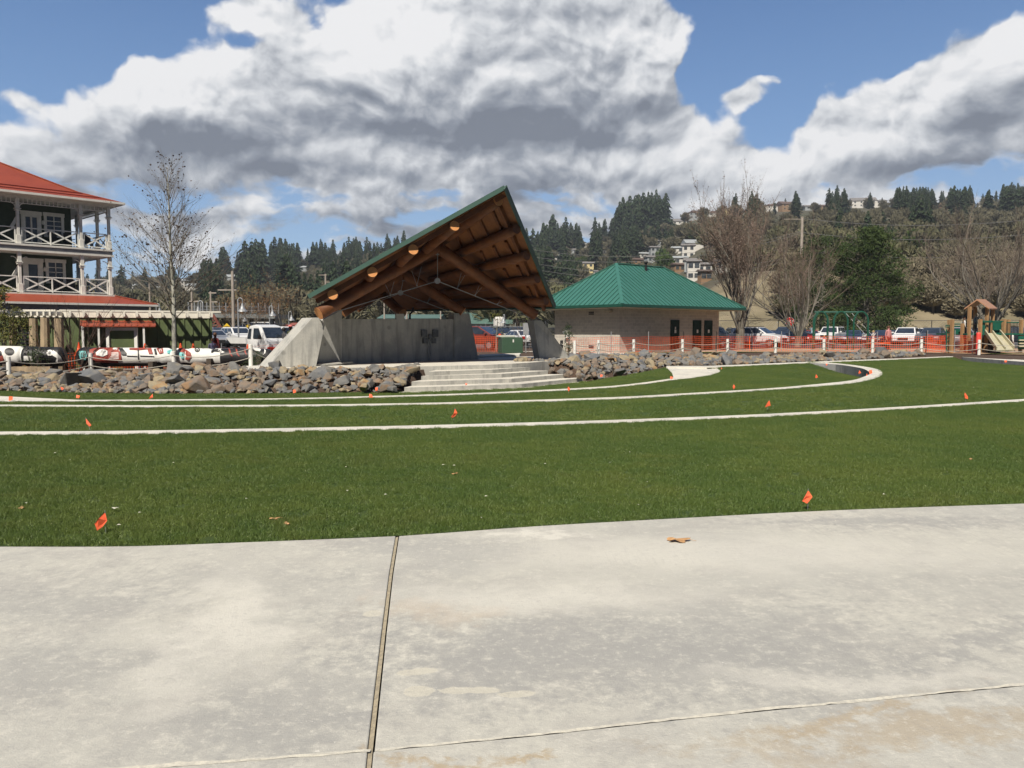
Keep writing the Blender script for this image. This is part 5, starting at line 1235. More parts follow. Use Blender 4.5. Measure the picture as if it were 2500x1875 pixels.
p = gp(2388,47.2); mb = MB(); mb.lathe((0,0,0), [(.13,0),(.13,1.25),(.10,1.3)], 12); o = mb.build('delineator_post', mat('hot_pink_plastic', (.95,.10,.08), (.85,.08,.06), 3, .5), world=False); o.location = p; tag(o, 'red-orange roll of mesh standing behind the post by the slide', 'fence roll')
# ================================================================ SURVEY FLAGS
def flag(u, vt, vb, z, shape, lab, s=1.0, lean=0.0):
    base = G(u, vb, z); Y = base.y; k = Y/F
    t = thing('marking_flag', lab, 'flag', base, 0, 'orange marking flags in the lawn')
    pts = [Vector(((a)*k, -.01*i, (vb-b)*k)) for i, (a, b) in enumerate(shape)]
    mb = MB(); mb.prism(pts, (.0,.004,.001)); mb.build('flag_sheet', M_flag, t, world=False)
    top = max(p.z for p in pts); tx = [p.x for p in pts if p.z == top][0]
    mb = MB(); mb.tube([(0,0,-.03), (tx*.5, 0, top*.5), (tx, 0, top+.015)], .0022 if Y < 12 else .004, 5); mb.build('wire', M_steel, t, world=False)
flag(258,1245,1300,0,[(0,1249),(6,1270),(-4,1284),(-16,1293),(-20,1275),(-9,1262)],'large orange marking flag at the front left, close to the walkway edge')
flag(1972,1195,1244,0,[(0,1196),(10,1212),(-4,1228),(-17,1221),(-8,1208)],'large orange marking flag at the front right, close to the walkway edge')
flag(1108,996,1022,-.1,[(3,997),(9,1008),(3,1016),(-4,1020),(-6,1016),(0,1009)],'orange marking flag upright near the middle of the lawn')
flag(220,1020,1046,-.1,[(-10,1021),(4,1038),(0,1041),(-6,1034)],'thin folded orange marking flag on the left lawn between two kerbs')
flag(1874,975,996,-.1,[(4,977),(7,990),(-7,994),(-2,984)],'orange marking flag right of centre between two kerbs')
flag(2358,957,978,-.12,[(-3,958),(4,968),(4,974),(-4,972),(-6,964)],'orange marking flag near the right edge between two kerbs')
flag(906,960,972,-.35,[(-4,961),(2,963),(5,970),(-5,970)],'small orange marking flag below the left boulders')
flag(1388,942,957,-.25,[(0,943),(4,950),(0,956),(-3,949)],'small orange marking flag on the kerb line right of the steps')
flag(1791,937,952,-.1,[(0,938),(4,944),(0,951),(-3,945)],'small orange marking flag inside the hooked wall, left of centre')
flag(1993,912,925,-.25,[(-1,913),(4,921),(-3,923)],'small orange marking flag in the grass inside the hook')
flag(2099,902,915,-.25,[(-1,903),(3,911),(-4,912)],'small orange marking flag left of the pair at the hook end')
flag(2126,902,913,-.0,[(-5,904),(2,903),(3,911),(-4,913)],'small orange marking flag right on top of the hook wall end')
flag(2116,911,921,-.25,[(0,911),(3,919),(-3,920)],'small orange marking flag lowest of the cluster at the hook end')
flag(1639,918,926,-.1,[(-3,919),(4,920),(3,925),(-3,925)],'small orange marking flag at the edge of the paved tongue')
flag(1762,896,902,-.08,[(-1,896),(1,901),(-2,901)],'tiny orange marking flag right of the paved tongue')
flag(2150,893,901,-.1,[(-1,894),(2,900),(-2,900)],'tiny orange marking flag just behind the hook wall')
flag(2018,887,893,0,[(-2,888),(2,888),(1,892),(-2,892)],'tiny orange marking flag beyond the hook wall face')
flag(2455,876,887,-.0,[(-3,880),(2,879),(3,884),(-3,885)],'small orange marking flag against the far right wall face')
flag(192,964,973,-.4,[(-5,964),(4,966),(2,972),(-5,971)],'small orange marking flag at the left below the tan boulders')
flag(371,960,976,-.42,[(2,961),(3,970),(-7,974),(-3,968)],'small orange marking flag below the left boulder bank, second from left')
flag(27,966,980,-.42,[(-5,968),(5,968),(5,976),(-4,978)],'small orange marking flag on the pale paving at the far left')
flag(153,943,955,-.35,[(-5,944),(4,948),(-1,953)],'small orange marking flag caught among the left boulders')
flag(719,950,962,-.5,[(-4,952),(3,951),(4,958),(-2,960)],'small orange marking flag at the foot of the boulders left of the steps')
flag(920,945,956,-.5,[(-4,946),(3,946),(2,953),(-3,954)],'small orange marking flag by the last boulders before the steps')
flag(1138,934,942,-.43,[(-2,935),(3,936),(2,940),(-2,940)],'small orange marking flag standing on the lowest stage step')
flag(1468,913,922,-.4,[(-2,914),(4,915),(2,920),(-3,920)],'small orange marking flag by the boulders right of the steps')
# dry leaves
M_leaf = mat('dry_leaf', (.50,.30,.14), (.36,.20,.09), 40, .8)
def leaf(u, v, s, rot, lab, z=.0, m=None):
    c = G(u, v, z); n = 22; pts = []
    for k in range(n):
        a = 2*pi*k/n; r = s*(.5 + .5*abs(cos(2.5*a)))*(1.15 if abs(sin(a/2)) < .5 else .8); pts.append((r*cos(a), r*.75*sin(a), .012*s/.1*(1+cos(3*a))*.9))
    mb = MB(); mb.add([(0,0,.02*s/.1)] + pts, [(0, 1+k, 1+(k+1) % n) for k in range(n)])
    mb.tube([(s*.5,0,.012), (s*1.0,.01,.008), (s*1.5,-.02,.004)], .0018*s/.1, 4)
    o = mb.build('fallen_leaf', m or M_leaf, world=False); o.location = c + Vector((0,0,.004)); o.rotation_euler = (0,0,rot); tag(o, lab, 'leaf', 'dry fallen leaves')
leaf(1651,1322,.10,.1,'big dry brown leaf lying on the sunlit concrete walkway')
leaf(668,1268,.05,.5,'dry tan leaf in the grass near the walkway joint'); leaf(700,1280,.045,2,'small dry leaf in the grass just right of the tan leaf'); leaf(1110,1158,.05,1,'dry leaf in the middle of the front lawn'); leaf(52,1242,.05,2,'dry leaf at the left edge of the front lawn'); leaf(2370,1122,.045,1,'dry leaf near the right edge of the front lawn')
M_pale = mat('pale_debris', (.62,.60,.50), (.5,.48,.4), 20, .8)
leaf(278,1242,.035,0,'pale dry leaf just right of the front left flag',.03,M_pale)
rd = random.Random(5)
mb = MB()
for i in range(110):
    u, v = rd.uniform(0,2500), rd.uniform(1075,1290); c = G(u, v, .03); 
    if rd.random() < .6: v = 890 + rd.random()*60; u = rd.uniform(2150,2500); c = G(u, v, -.05)
    s = rd.uniform(.008,.02); a = rd.uniform(0,3); mb.add([c + Vector((s*cos(a),s*sin(a),.01)), c + Vector((-s*sin(a)*.5,s*cos(a)*.5,.016)), c + Vector((-s*cos(a),-s*sin(a),.01)), c + Vector((s*sin(a)*.5,-s*cos(a)*.5,.012))], [(0,1,2,3)])
tag(mb.build('leaf_litter', M_pale), 'tiny pale scraps of dry leaf scattered over the grass', 'litter', None, 'stuff')
# ================================================================ HILLS
RV = [(-900,735),(-200,720),(0,712),(200,706),(300,700),(430,702),(520,690),(640,668),(700,660),(760,662),(840,652),(950,640),(1100,640),(1290,628),(1330,622),(1400,612),(1460,600),(1540,590),(1600,575),(1660,548),(1700,538),(1760,530),(1850,524),(1950,518),(2050,514),(2150,510),(2250,512),(2350,512),(2450,508),(2600,500),(3300,480)]
def lerp_tab(t, x):
    if x <= t[0][0]: return t[0][1]
    for a, b in zip(t, t[1:]):
        if x <= b[0]: return a[1] + (b[1]-a[1])*(x-a[0])/(b[0]-a[0])
    return t[-1][1]
YR, Y0 = 720.0, 122.0
PROF_L = [(0,.0),(.1,.03),(.25,.10),(.5,.38),(.8,.80),(1,1.0)]
PROF_R = [(0,.0),(.045,.075),(.12,.13),(.3,.30),(.55,.56),(.8,.82),(1,1.0)]
def hz(x, y):
    k = x/y; u = CX + F*k*.998; zr = 1.6 + (HZ - lerp_tab(RV, u))*YR/F
    t = (y-Y0)/(YR-Y0)
    if t <= 0: return .1
    if t > 1: return zr - (t-1)*60
    w = sst((u-1500)/300); f = lerp_tab(PROF_L, t)*(1-w) + lerp_tab(PROF_R, t)*w
    return .2 + (zr-.2)*f + (noise.noise(Vector((x*.02, y*.02, 3)))*3.0)*sst(t*4)*sst((1-t)*5)
def hill_mat():
    m, t, b = newmat('hillside'); g = t.node('ShaderNodeNewGeometry').outputs['Position']
    a = t.noise(g, .012, 5, .6); c = t.noise(g, .09, 6, .65); d = t.noise(g, .6, 4, .7)
    col = t.mix(t.ss(a, .4, .6), (.085,.072,.042), (.055,.065,.028)); col = t.mix(t.ss(c, .45, .65), col, (.12,.10,.065)); col = t.mix(t.m('MULTIPLY', t.ss(d, .4, .7), .5), col, (.035,.04,.02))
    t.put(b.inputs['Base Color'], col); b.inputs['Roughness'].default_value = .95; return m
M_hill = hill_mat()
us = list(range(-900, 3301, 30)); ts = [0,.008,.02,.035,.05,.07,.1,.14,.18,.23,.28,.34,.4,.46,.52,.58,.64,.7,.76,.82,.88,.93,.97,1.0,1.06,1.2]
mb = MB(); vs = []
for u in us:
    k = (u-CX)/F
    for t in ts: y = Y0 + (YR-Y0)*t; vs.append((k*y, y, hz(k*y, y)))
nn = len(ts); mb.add(vs, [(i*nn+j, (i+1)*nn+j, (i+1)*nn+j+1, i*nn+j+1) for i in range(len(us)-1) for j in range(nn-1)])
struct(mb.build('hills', M_hill, smooth=True))
def hillpos(u, v):
    """where the ray through (u,v) meets the hillside"""
    d = ray(u, v); y = Y0+3; 
    while y < 1000:
        p = EYE + d*(y/d.y)
        if p.z < hz(p.x, y) : return Vector((p.x, y, hz(p.x, y)))
        y += 4
    p = EYE + d*(YR*.985/d.y); return Vector((p.x, p.y, hz(p.x, p.y)))
# bank right behind the car park on the right (bare earth and scrub)
M_dirt = mat('dry_bank', (.25,.21,.135), (.17,.145,.09), .25, .95, .4, 3, coord='Object')
mb = MB(); vs = []; cols = list(range(1560, 3000, 24)); ks = [0,.12,.3,.5,.7,.85,1.0,1.05]
for u in cols:
    k = (u-CX)/F; top = 11.5*sst((u-1560)/250)
    for q in ks:
        y = 112 + 30*q; x = k*y; z = .2 + top*(q**.8 if q <= 1 else .9) + noise.noise(Vector((x*.09, y*.09, 1)))*1.6*q
        vs.append((x, y, z))
nn = len(ks); mb.add(vs, [(i*nn+j, (i+1)*nn+j, (i+1)*nn+j+1, i*nn+j+1) for i in range(len(cols)-1) for j in range(nn-1)])
struct(mb.build('hillside_bank', M_dirt, smooth=True))
def bankz(x, y):
    u = CX + F*x/y; q = min(1, max(0, (y-112)/30)); return .2 + 11.5*sst((u-1560)/250)*q**.8 + noise.noise(Vector((x*.09, y*.09, 1)))*1.6*q
# ---------------------------------------------------------------- far houses
M_hw = mat('house_white', (.62,.60,.56), (.56,.54,.50), 1, .8); M_hy = mat('house_yellow', (.62,.52,.27), (.55,.46,.24), 1, .8); M_hb = mat('house_brown', (.30,.19,.11), (.26,.17,.1), 1, .8); M_hg = mat('house_grey', (.34,.36,.37), (.30,.32,.33), 1, .8)
M_r1 = mat('grey_shingle', (.16,.15,.15), (.21,.20,.19), 2, .9); M_r2 = mat('brown_shingle', (.13,.09,.075), (.10,.07,.06), 2, .9)
HM = {'w':(M_hw,'white'),'y':(M_hy,'pale yellow'),'b':(M_hb,'brown'),'g':(M_hg,'grey')}
HBOX = []
rt_ = random.Random(21)
def onhill(u, t): k = (u-CX)/F; y = Y0 + (YR-Y0)*t; return Vector((k*y, y, hz(k*y, y)))
def house(u, v, wpx, kind, roofm, lab, floors=1, t=None, hip=False):
    p = hillpos(u, v) if t is None else onhill(u, t)
    w = wpx*p.y/F; d = w*.7; h = 2.7*floors; rz = rt_.uniform(-.35,.35)
    HBOX.append((u - wpx*.62, u + wpx*.62, proj(p)[1] - (2.7*floors+w*.2)*F/p.y - 3, proj(p)[1] - 3, p.y))
    o = thing('house', lab, 'house', p, rz, 'houses on the far hillside')
    m = MB(); m.box((0,0,h/2-.8), (w,d,h+1.6)); wl = m.build('wall', HM[kind][0], o, world=False)
    m = MB(); a, b = w/2+.5, d/2+.5; rh = d*.26
    if hip: m.add([(-a,-b,h),(a,-b,h),(a,b,h),(-a,b,h),(-a+b,0,h+rh),(a-b,0,h+rh)], [(0,1,5,4),(1,2,5),(2,3,4,5),(3,0,4),(3,2,1,0)])
    else: m.add([(-a,-b,h),(a,-b,h),(a,b,h),(-a,b,h),(-a,0,h+rh),(a,0,h+rh)], [(0,1,5,4),(2,3,4,5),(1,2,5),(3,0,4),(3,2,1,0)])
    m.build('roof', roofm, o, world=False)
    for f in range(floors):
        n = min(4, max(2, int(w/4)))
        for k in range(n): m = MB(); m.box((-w/2 + w*(k+.5)/n, -d/2-.03, 1.5+2.7*f), (1.3,.08,1.2)); m.build('window', M_win, o, world=False)
    return o
HS = [(1650,532,44,'w',M_r1,'long white house at the left end of the ridge row',1,.985,0),(1693,528,44,'g',M_r2,'grey hip-roofed house beside the long white ridge house',2,.985,1),(1738,524,40,'w',M_r2,'white house on the ridge left of the yellow one',1,.985,1),(1774,518,26,'y',M_r1,'pale yellow square house on the ridge skyline',2,.985,1),(1812,520,24,'w',M_r1,'small white gabled house on the ridge behind the big bare tree',1,.985,0),(1872,516,30,'w',M_r2,'white house seen through the top of the big bare tree',2,.985,1),
 (1915,512,48,'b',M_r2,'wide brown gabled house on the ridge with pale deck',2,.985,0),(1968,510,30,'g',M_r1,'grey-green house on the ridge behind the lone conifer',1,.985,0),(2005,512,26,'b',M_r2,'low brown house between two tall ridge conifers',1,.985,0),(2095,506,56,'w',M_r1,'largest white house on the ridge with stepped balconies',2,.985,0),(2140,504,24,'w',M_r1,'plain white boxy house right of the largest ridge house',2,.985,1),(2170,504,24,'g',M_r1,'grey house partly behind ridge conifers at the right',1,.985,0),(2296,512,26,'b',M_hb,'orange-brown roofed house low on the right ridge',1,.97,0),(2390,510,30,'w',M_r1,'white house between conifers at the far right ridge',1,.98,0),(2430,506,20,'w',M_r1,'small white house near the right edge of the ridge',1,.985,0),
 (1432,580,16,'w',M_hw,'small white house on the hill above the bandstand roof edge',1,None,0),(1437,668,26,'y',M_r1,'yellow gabled house just above the green restroom roof at left',2,None,0),(1460,676,18,'w',M_r1,'white roofed house beside the yellow gabled house',1,None,0),(1570,632,26,'w',M_hg,'white gabled house above the green roof peak',1,None,0),(1597,628,22,'g',M_r1,'grey house right of the gabled one above the green roof',2,None,0),
 (1590,642,30,'g',M_r1,'grey low roofed house just above the green roof ridge',1,None,0),(1700,612,60,'w',M_hg,'long flat white building on the mid hillside',1,None,0),(1655,620,28,'w',M_hg,'white roofed house below the flat white building',1,None,0),(1680,632,30,'w',M_r1,'white house with two gables below the flat building',2,None,0),(1660,648,32,'w',M_hg,'pale metal roofed house low on the hillside',1,None,0),(1690,660,36,'g',M_r1,'grey wide house low on the hillside',1,None,0),
 (1655,668,28,'b',M_r2,'orange-brown gabled cabin near the right of the green roof',1,None,0),(1692,688,30,'w',M_r1,'white two-storey gabled house at the right slope of the green roof',2,None,0),(1720,672,34,'w',M_r1,'white house partly behind the big bare tree branches',1,None,0),(1720,692,28,'b',M_r2,'dark brown roofed house by the bare tree',1,None,0),(1762,664,30,'w',M_r1,'pale house behind the big bare tree on the low hillside',1,None,0),(1555,648,30,'b',M_r2,'long brown roof peeking over the green ridge',1,None,0),
 (1398,620,22,'g',M_r1,'low grey house among conifers right of the bandstand roof',1,None,0),(1360,634,10,'w',M_hw,'tiny white house by the bandstand roof edge',1,None,0),(2000,686,24,'w',M_hg,'pale house seen through the second bare tree',1,None,0),(1875,658,16,'w',M_hw,'tiny white house behind the big bare tree crown',1,None,0),
 (446,704,24,'w',M_hg,'white boxy house behind the young tree trunk',2,None,1),(322,708,28,'w',M_hg,'pale house on the far left hillside beside the inn',1,None,0),(388,712,20,'w',M_hg,'small pale house left of the young tree',1,None,0),(475,708,34,'w',M_hg,'low pale house right of the young tree',1,None,0),(563,686,36,'g',M_hg,'grey roofed house among conifers left of the bandstand',1,None,0),(662,688,18,'w',M_hg,'small white house high among the left conifers',1,None,0),(743,662,24,'g',M_hg,'grey hip roofed house high on the left hillside',1,None,1),(1480,618,12,'w',M_hw,'tiny white house among the mid hill conifers',1,None,0),(1610,600,20,'g',M_r1,'grey house below the dense conifer clump',1,None,0)]
for a in HS: house(a[0], a[1], a[2], a[3], a[4], a[5], a[6], a[7], bool(a[8]))
# ---------------------------------------------------------------- far trees
def foliage(name, c1, c2, sc=.8):
    m, t, b = newmat(name); oi = t.node('ShaderNodeObjectInfo'); g = t.node('ShaderNodeNewGeometry').outputs['Position']
    f = t.noise(g, sc, 3, .6); c = t.mix(t.ss(f, .38, .62), c1, c2); c = t.mix(t.m('MULTIPLY', oi.outputs['Random'], .45), c, tuple(x*.6 for x in c2))
    t.put(b.inputs['Base Color'], c); b.inputs['Roughness'].default_value = .85; b.inputs['Specular IOR Level'].default_value = .2; return m
M_con = foliage('conifer_needles', (.026,.046,.024), (.048,.070,.034)); M_scrub = foliage('bare_twigs', (.165,.152,.098), (.12,.112,.072), .5); M_scrub2 = foliage('budding_twigs', (.14,.145,.075), (.165,.155,.09), .5); M_ever = foliage('evergreen_leaves', (.045,.080,.020), (.075,.11,.03), .7)
def conifer_mesh(seed, h=1.0):
    rnd = random.Random(seed); mb = MB(); lv = 15; wmax = rnd.uniform(.13,.19)
    for i in range(lv):
        t = i/lv; z = .06 + .94*t; r = wmax*(1-t)**.8*(1 + .35*rnd.uniform(-1,1)) + .008
        n = 9 if t < .7 else 6
        for k in range(n):
            a = 2*pi*(k + rnd.random())/n; rr = r*rnd.uniform(.6,1.25); d = Vector((cos(a), sin(a), 0)); s = Vector((-sin(a), cos(a), 0))*rr*.42
            p0 = Vector((0,0,z+.035)); tip = d*rr + Vector((0,0,z-.03-.04*rnd.random())); mid = d*rr*.55 + Vector((0,0,z+.012))
            mb.add([p0, mid - s, tip, mid + s], [(0,1,2,3)]); mb.add([p0, mid - s*.5 - Vector((0,0,.03)), tip, mid + Vector((0,0,.02))], [(0,1,2),(0,2,3)])
    mb.cur = 1; mb.tube([(0,0,0),(0,0,.5),(0,0,1.0)], [.013,.008,.002], 4)
    me = bpy.data.meshes.new('conifer_tree'); me.from_pydata([tuple(v) for v in mb.v], [], mb.f); me.materials.append(M_con); me.materials.append(M_bark); me.polygons.foreach_set('material_index', mb.mi); return me
def scrub_mesh(seed, m, dens=150, leafy=.0):
    rnd = random.Random(seed); mb = MB()
    for i in range(dens):
        a = rnd.uniform(0, 2*pi); e = rnd.uniform(.15, 1.5); d = Vector((cos(a)*cos(e), sin(a)*cos(e), sin(e)))
        L = rnd.uniform(.3,.52)*(1.0 if e > .6 else .85); p0 = Vector((0,0,.28)) + d*L*rnd.uniform(.1,.5); p1 = Vector((0,0,.34)) + Vector((d.x*L*1.05, d.y*L*1.05, d.z*L*1.25)); s = d.orthogonal().normalized()*rnd.uniform(.012,.03)
        s.rotate(Matrix.Rotation(rnd.uniform(0,3), 3, d)); mb.add([p0 - s, p0 + s, p1 + s*.8, p1 - s*.5], [(0,1,2,3)])
        for j in range(2):
            c = p0.lerp(p1, rnd.uniform(.5,1)); q = Vector((rnd.gauss(0,1), rnd.gauss(0,1), rnd.gauss(0,1))).normalized()*rnd.uniform(.04,.08); w = q.orthogonal()*.35; mb.add([c - q, c + w, c + q], [(0,1,2)])
    mb.cur = 1
    for k in range(5):
        a = rnd.uniform(0,6.3); mb.tube([(0,0,0),(.02*cos(a),.02*sin(a),.25),(.2*cos(a),.2*sin(a),.6+.2*rnd.random())], [.018,.012,.003], 4)
    me = bpy.data.meshes.new('bare_tree'); me.from_pydata([tuple(v) for v in mb.v], [], mb.f); me.materials.append(m); me.materials.append(M_bark); me.polygons.foreach_set('material_index', mb.mi); return me
CON = [conifer_mesh(i) for i in range(7)]; SCR = [scrub_mesh(20+i, M_scrub, 260) for i in range(5)] + [scrub_mesh(30+i, M_scrub2, 260) for i in range(3)]; EVG = [scrub_mesh(40+i, M_ever, 420) for i in range(3)]
rt_ = random.Random(21)
def onhill(u, t): k = (u-CX)/F; y = Y0 + (YR-Y0)*t; return Vector((k*y, y, hz(k*y, y)))
conlist, scrlist = [], []
# dark conifer groups read off the photograph: (u0,u1,t0,t1,count,height)
for u0, u1, t0, t1, n, hh in ((420,500,.35,.6,16,22),(480,560,.35,.65,18,20),(540,720,.55,1.0,75,25),(560,700,.35,.6,22,20),(700,850,.75,1.0,40,22),(850,1000,.85,1.0,26,23),(760,900,.4,.8,14,16),(1285,1420,.6,1.0,26,24),(1335,1350,.95,1,2,34),(1400,1500,.6,.9,20,20),(1420,1480,.95,1.0,8,22),
   (1490,1560,.8,1.0,12,26),(1500,1622,.80,.98,60,33),(1560,1680,.45,.7,14,20),(1450,1560,.45,.75,20,18),(1640,1780,.75,.95,24,19),(1750,1950,.75,1.0,18,16),(1960,2080,.75,.96,40,15),(2080,2180,.8,.97,34,14),(2160,2280,.78,.98,60,15),(2280,2400,.8,.98,60,15),(2380,2520,.82,1.0,90,18),(1900,2500,.5,.8,60,17),(300,480,.6,1.0,10,16),(-100,300,.6,1.0,30,18),(2520,2700,.7,1,25,24),(1640,1800,.55,.85,34,19),(1740,2100,.45,.8,50,17),(2050,2500,.5,.88,170,16),(2200,2500,.88,1.0,60,15),(1700,2100,.5,.92,130,15),(1290,1640,.25,.6,60,17),(480,860,.2,.45,60,16),(1290,1500,.3,.75,70,18),(1500,1700,.4,.8,50,18),(1290,1420,.75,1.0,24,22),(430,760,.3,.8,110,19),(760,1000,.5,.9,30,18),(2000,2300,.25,.5,24,14),(1000,1290,.85,1,30,22)):
    for i in range(n):
        p = onhill(rt_.uniform(u0, u1), rt_.uniform(t0, t1)); conlist.append((p, hh*rt_.uniform(.65,1.2)))
for u, hh in ((1963,18),(2033,22),(2252,19),(2130,12),(1885,9),(1930,8),(2078,9),(2210,13)):
    conlist.append((onhill(u, .99), hh))
for i in range(2300):
    u = rt_.uniform(-150, 2650); t = rt_.random()**.75; 
    if u > 1600 and t < .05: continue
    scrlist.append((onhill(u, t), rt_.uniform(6, 11)))
def clear_of_houses(p, h):
    u, v = proj(p); v1 = v - h*F/p.y; r = h*.22*F/p.y
    for a, b, c, d, Y in HBOX:
        if h < 30 and p.y < Y + 6 and u + r*.6 > a + (b-a)*.2 and u - r*.6 < b - (b-a)*.2 and v1 < d - 4 and v > c + 2: return False
    return True
def place_far(lst, meshes, nmax, nm, lab, cat, grp, stufflab, wx=1.0):
    lst = [q for q in lst if clear_of_houses(*q)]
    lst = sorted(lst, key=lambda t: -t[1]/t[0].y)
    st_ = MB(); mats_ = None
    for i, (p, h) in enumerate(lst):
        me = meshes[rt_.randrange(len(meshes))]
        u = proj(p)[0]
        if i < nmax and -20 < u < 2520 :
            o = bpy.data.objects.new(nm, me); COL.objects.link(o); o.location = p - Vector((0,0,.4)); o.scale = (h*wx*rt_.uniform(.8,1.35), h*wx*rt_.uniform(.85,1.2), h); o.rotation_euler = (0,0,rt_.uniform(0,6)); tag(o, lab, cat, grp)
        else:
            R = Matrix.Rotation(rt_.uniform(0,6), 3, 'Z'); o = p - Vector((0,0,.4)); b = len(st_.v)
            st_.v += [R @ Vector((v.co.x*h*wx, v.co.y*h*wx, v.co.z*h)) + o for v in me.vertices]; st_.f += [tuple(i_ + b for i_ in q.vertices) for q in me.polygons]; st_.mi += [q.material_index for q in me.polygons]
    if st_.v: tag(st_.build('woodland' , [meshes[0].materials[0], M_bark]), stufflab, 'woodland', None, 'stuff')
place_far(conlist, CON, 290, 'conifer_tree', 'dark green pointed conifer on the wooded hillside', 'conifer', 'conifers on the far hillside', 'mass of dark conifers packed on the far hillside', 1.5)
place_far(scrlist[:], SCR, 280, 'bare_tree', 'bare brown rounded tree on the far hillside', 'tree', 'bare trees on the far hillside', 'brown leafless woodland covering the far hillside', 1.25)
evl = [(onhill(rt_.uniform(u0,u1), rt_.uniform(t0,t1)), rt_.uniform(6,10)) for u0,u1,t0,t1,n in ((800,950,.4,.7,10),(1350,1700,.3,.6,16),(2180,2330,.1,.25,8),(1300,1500,.25,.5,10)) for i in range(n)]
place_far(evl, EVG, 60, 'broadleaf_tree', 'yellow-green evergreen bush tree on the hillside', 'tree', 'green bushy trees on the hillside', '', 1.2)
# scrub on the near right bank
sb_ = []
for i in range(230):
    u = rt_.uniform(1900, 2560); y = rt_.uniform(118, 145); x = (u-CX)/F*y
    if u < 2180 and rt_.random() < .5: continue
    sb_.append((Vector((x, y, bankz(x, y))), rt_.uniform(2.6, 5.2)))
SB = [scrub_mesh(60+i, mat('dry_scrub', (.20,.172,.11), (.155,.135,.088), .6), 220) for i in range(3)]
place_far(sb_, SB, 120, 'bare_shrub', 'tan leafless shrub on the earth bank behind the car park', 'shrub', 'leafless shrubs on the bank', 'tan leafless scrub covering the bank behind the cars', 1.3)
# ================================================================ BARE TREES NEAR
def bare_tree(name, lab, loc, H, seed, trunkm, twigm, stems, spread, r0, depth, upb=.35, buds=None, budm=None, split=(.28,.5), budn=2, group=None, minlen=.12, sidep=.6, ang=(25,50)):
    rnd = random.Random(seed); t = thing(name, lab, 'tree', loc, 0, group); wood = MB(); tw = MB(); bd = MB()
    def grow(p, d, L, r, lv):
        n = 4 if lv < 2 else 3; pts = [p]; q = p.copy(); dd = d.copy()
        for i in range(n):
            dd = (dd + Vector((rnd.gauss(0,.10), rnd.gauss(0,.10), rnd.gauss(0,.06) + .05*upb*(1 if lv else 0)))).normalized(); q = q + dd*(L/n); pts.append(q.copy())
        r1 = r*(.55 if lv < depth else .3); rad = [r + (r1-r)*i/n for i in range(n+1)]
        (wood if lv <= 1 else tw).tube(pts, rad, 7 if lv == 0 else (5 if lv == 1 else 3), cap=False)
        if lv >= depth:
            if buds and rnd.random() < buds:
                for _ in range(budn):
                    c = pts[rnd.randint(1, n)] + Vector((rnd.gauss(0,.04), rnd.gauss(0,.04), rnd.gauss(0,.04))); s = rnd.uniform(.025,.06); a = Vector((rnd.gauss(0,1), rnd.gauss(0,1), rnd.gauss(0,1))).normalized()*s; b = a.orthogonal()*.7; bd.add([c - a, c + b, c + a, c - b], [(0,1,2,3)])
            return
        k = rnd.randint(3, 4) if lv < depth-1 else rnd.randint(3, 5)
        for i in range(k):
            f = .25 + .75*(i + rnd.random())/k; idx = min(n-1, int(f*n)); b = pts[idx].lerp(pts[idx+1], f*n-idx if f < 1 else 1)
            ax = dd.orthogonal().normalized(); ax.rotate(Matrix.Rotation(rnd.uniform(0, 2*pi), 3, dd)); nd = dd.copy(); nd.rotate(Matrix.Rotation(radians(rnd.uniform(*ang)), 3, ax))
            nd = (nd + Vector((0,0,upb*.35))).normalized(); rr_ = (r + (r1-r)*f)*rnd.uniform(.45,.65); grow(b, nd, L*rnd.uniform(.48,.72)*(1.1-.35*f), rr_, lv+1)
        grow(pts[-1], dd, L*.62, r1, lv+1)
    stems(grow, rnd, wood)
    wood.build('trunk', trunkm, t, world=False); tw.build('branches', twigm, t, world=False)
    if bd.v: bd.build('leaves', budm, t, world=False)
    return t
# young tree on the left: straight leader with ascending side branches
def young(grow, rnd, wood):
    H = 9.9; pts = [Vector((0,0,-.2)), Vector((.0,0,1.5)), Vector((.04,0,3.5)), Vector((-.05,0,5.5)), Vector((-.06,0,7.5)), Vector((-.10,0,H-.6))]
    wood.tube(pts, [.115,.10,.085,.06,.035,.012], 9, cap=False)
    z = 2.3; k = 0
    while z < H-.5:
        t = (z-2.0)/(H-2.0); i = min(4, max(0, int(z/2.0))); a = k*2.4 + rnd.uniform(-.4,.4); el__ = radians(38 + 24*t); d = Vector((cos(a)*cos(el__), sin(a)*cos(el__), sin(el__)))
        L = (2.25*(1-t)**.85 + .26)*rnd.uniform(.8,1.1)*(1.0 if z > 3 else .85); grow(Vector((-.02,0,z)), d, L, .024*(1-t)+.006, 2 if t < .45 else 3); z += .085 + .04*rnd.random(); k += 1
M_dead = mat('dry_buds', (.10,.075,.06), (.06,.045,.04), 8, .9)
p = W(427, 900, 37.0); p.z = zg(p.x, p.y)
bare_tree('young_tree', 'young pale-barked tree with sparse twigs between the inn and the stage', p, 9.9, 3, M_palebark, mat('pale_twig', (.27,.24,.19), (.17,.145,.115), 3, .9), young, 1, .1, 5, .5, .24, M_dead, budn=1, ang=(22,45))
def vase(H, n, r0, tilt, trunkh, lvl=1):
    def f(grow, rnd, wood):
        wood.tube([(0,0,-.3),(0,0,trunkh*.5),(0,0,trunkh)], [r0*1.25,r0,r0*1.05], 10, cap=False)
        for i in range(n):
            a = 2*pi*(i + rnd.random()*.6)/n; e = radians(rnd.uniform(*tilt)); d = Vector((cos(a)*cos(e), sin(a)*cos(e), sin(e))); grow(Vector((cos(a)*r0*.5, sin(a)*r0*.5, trunkh*.8 + rnd.uniform(-.2,.3))), d, H*rnd.uniform(.42,.58), r0*rnd.uniform(.24,.38), lvl)
    return f
p = gp(1806, 63.0, .24)
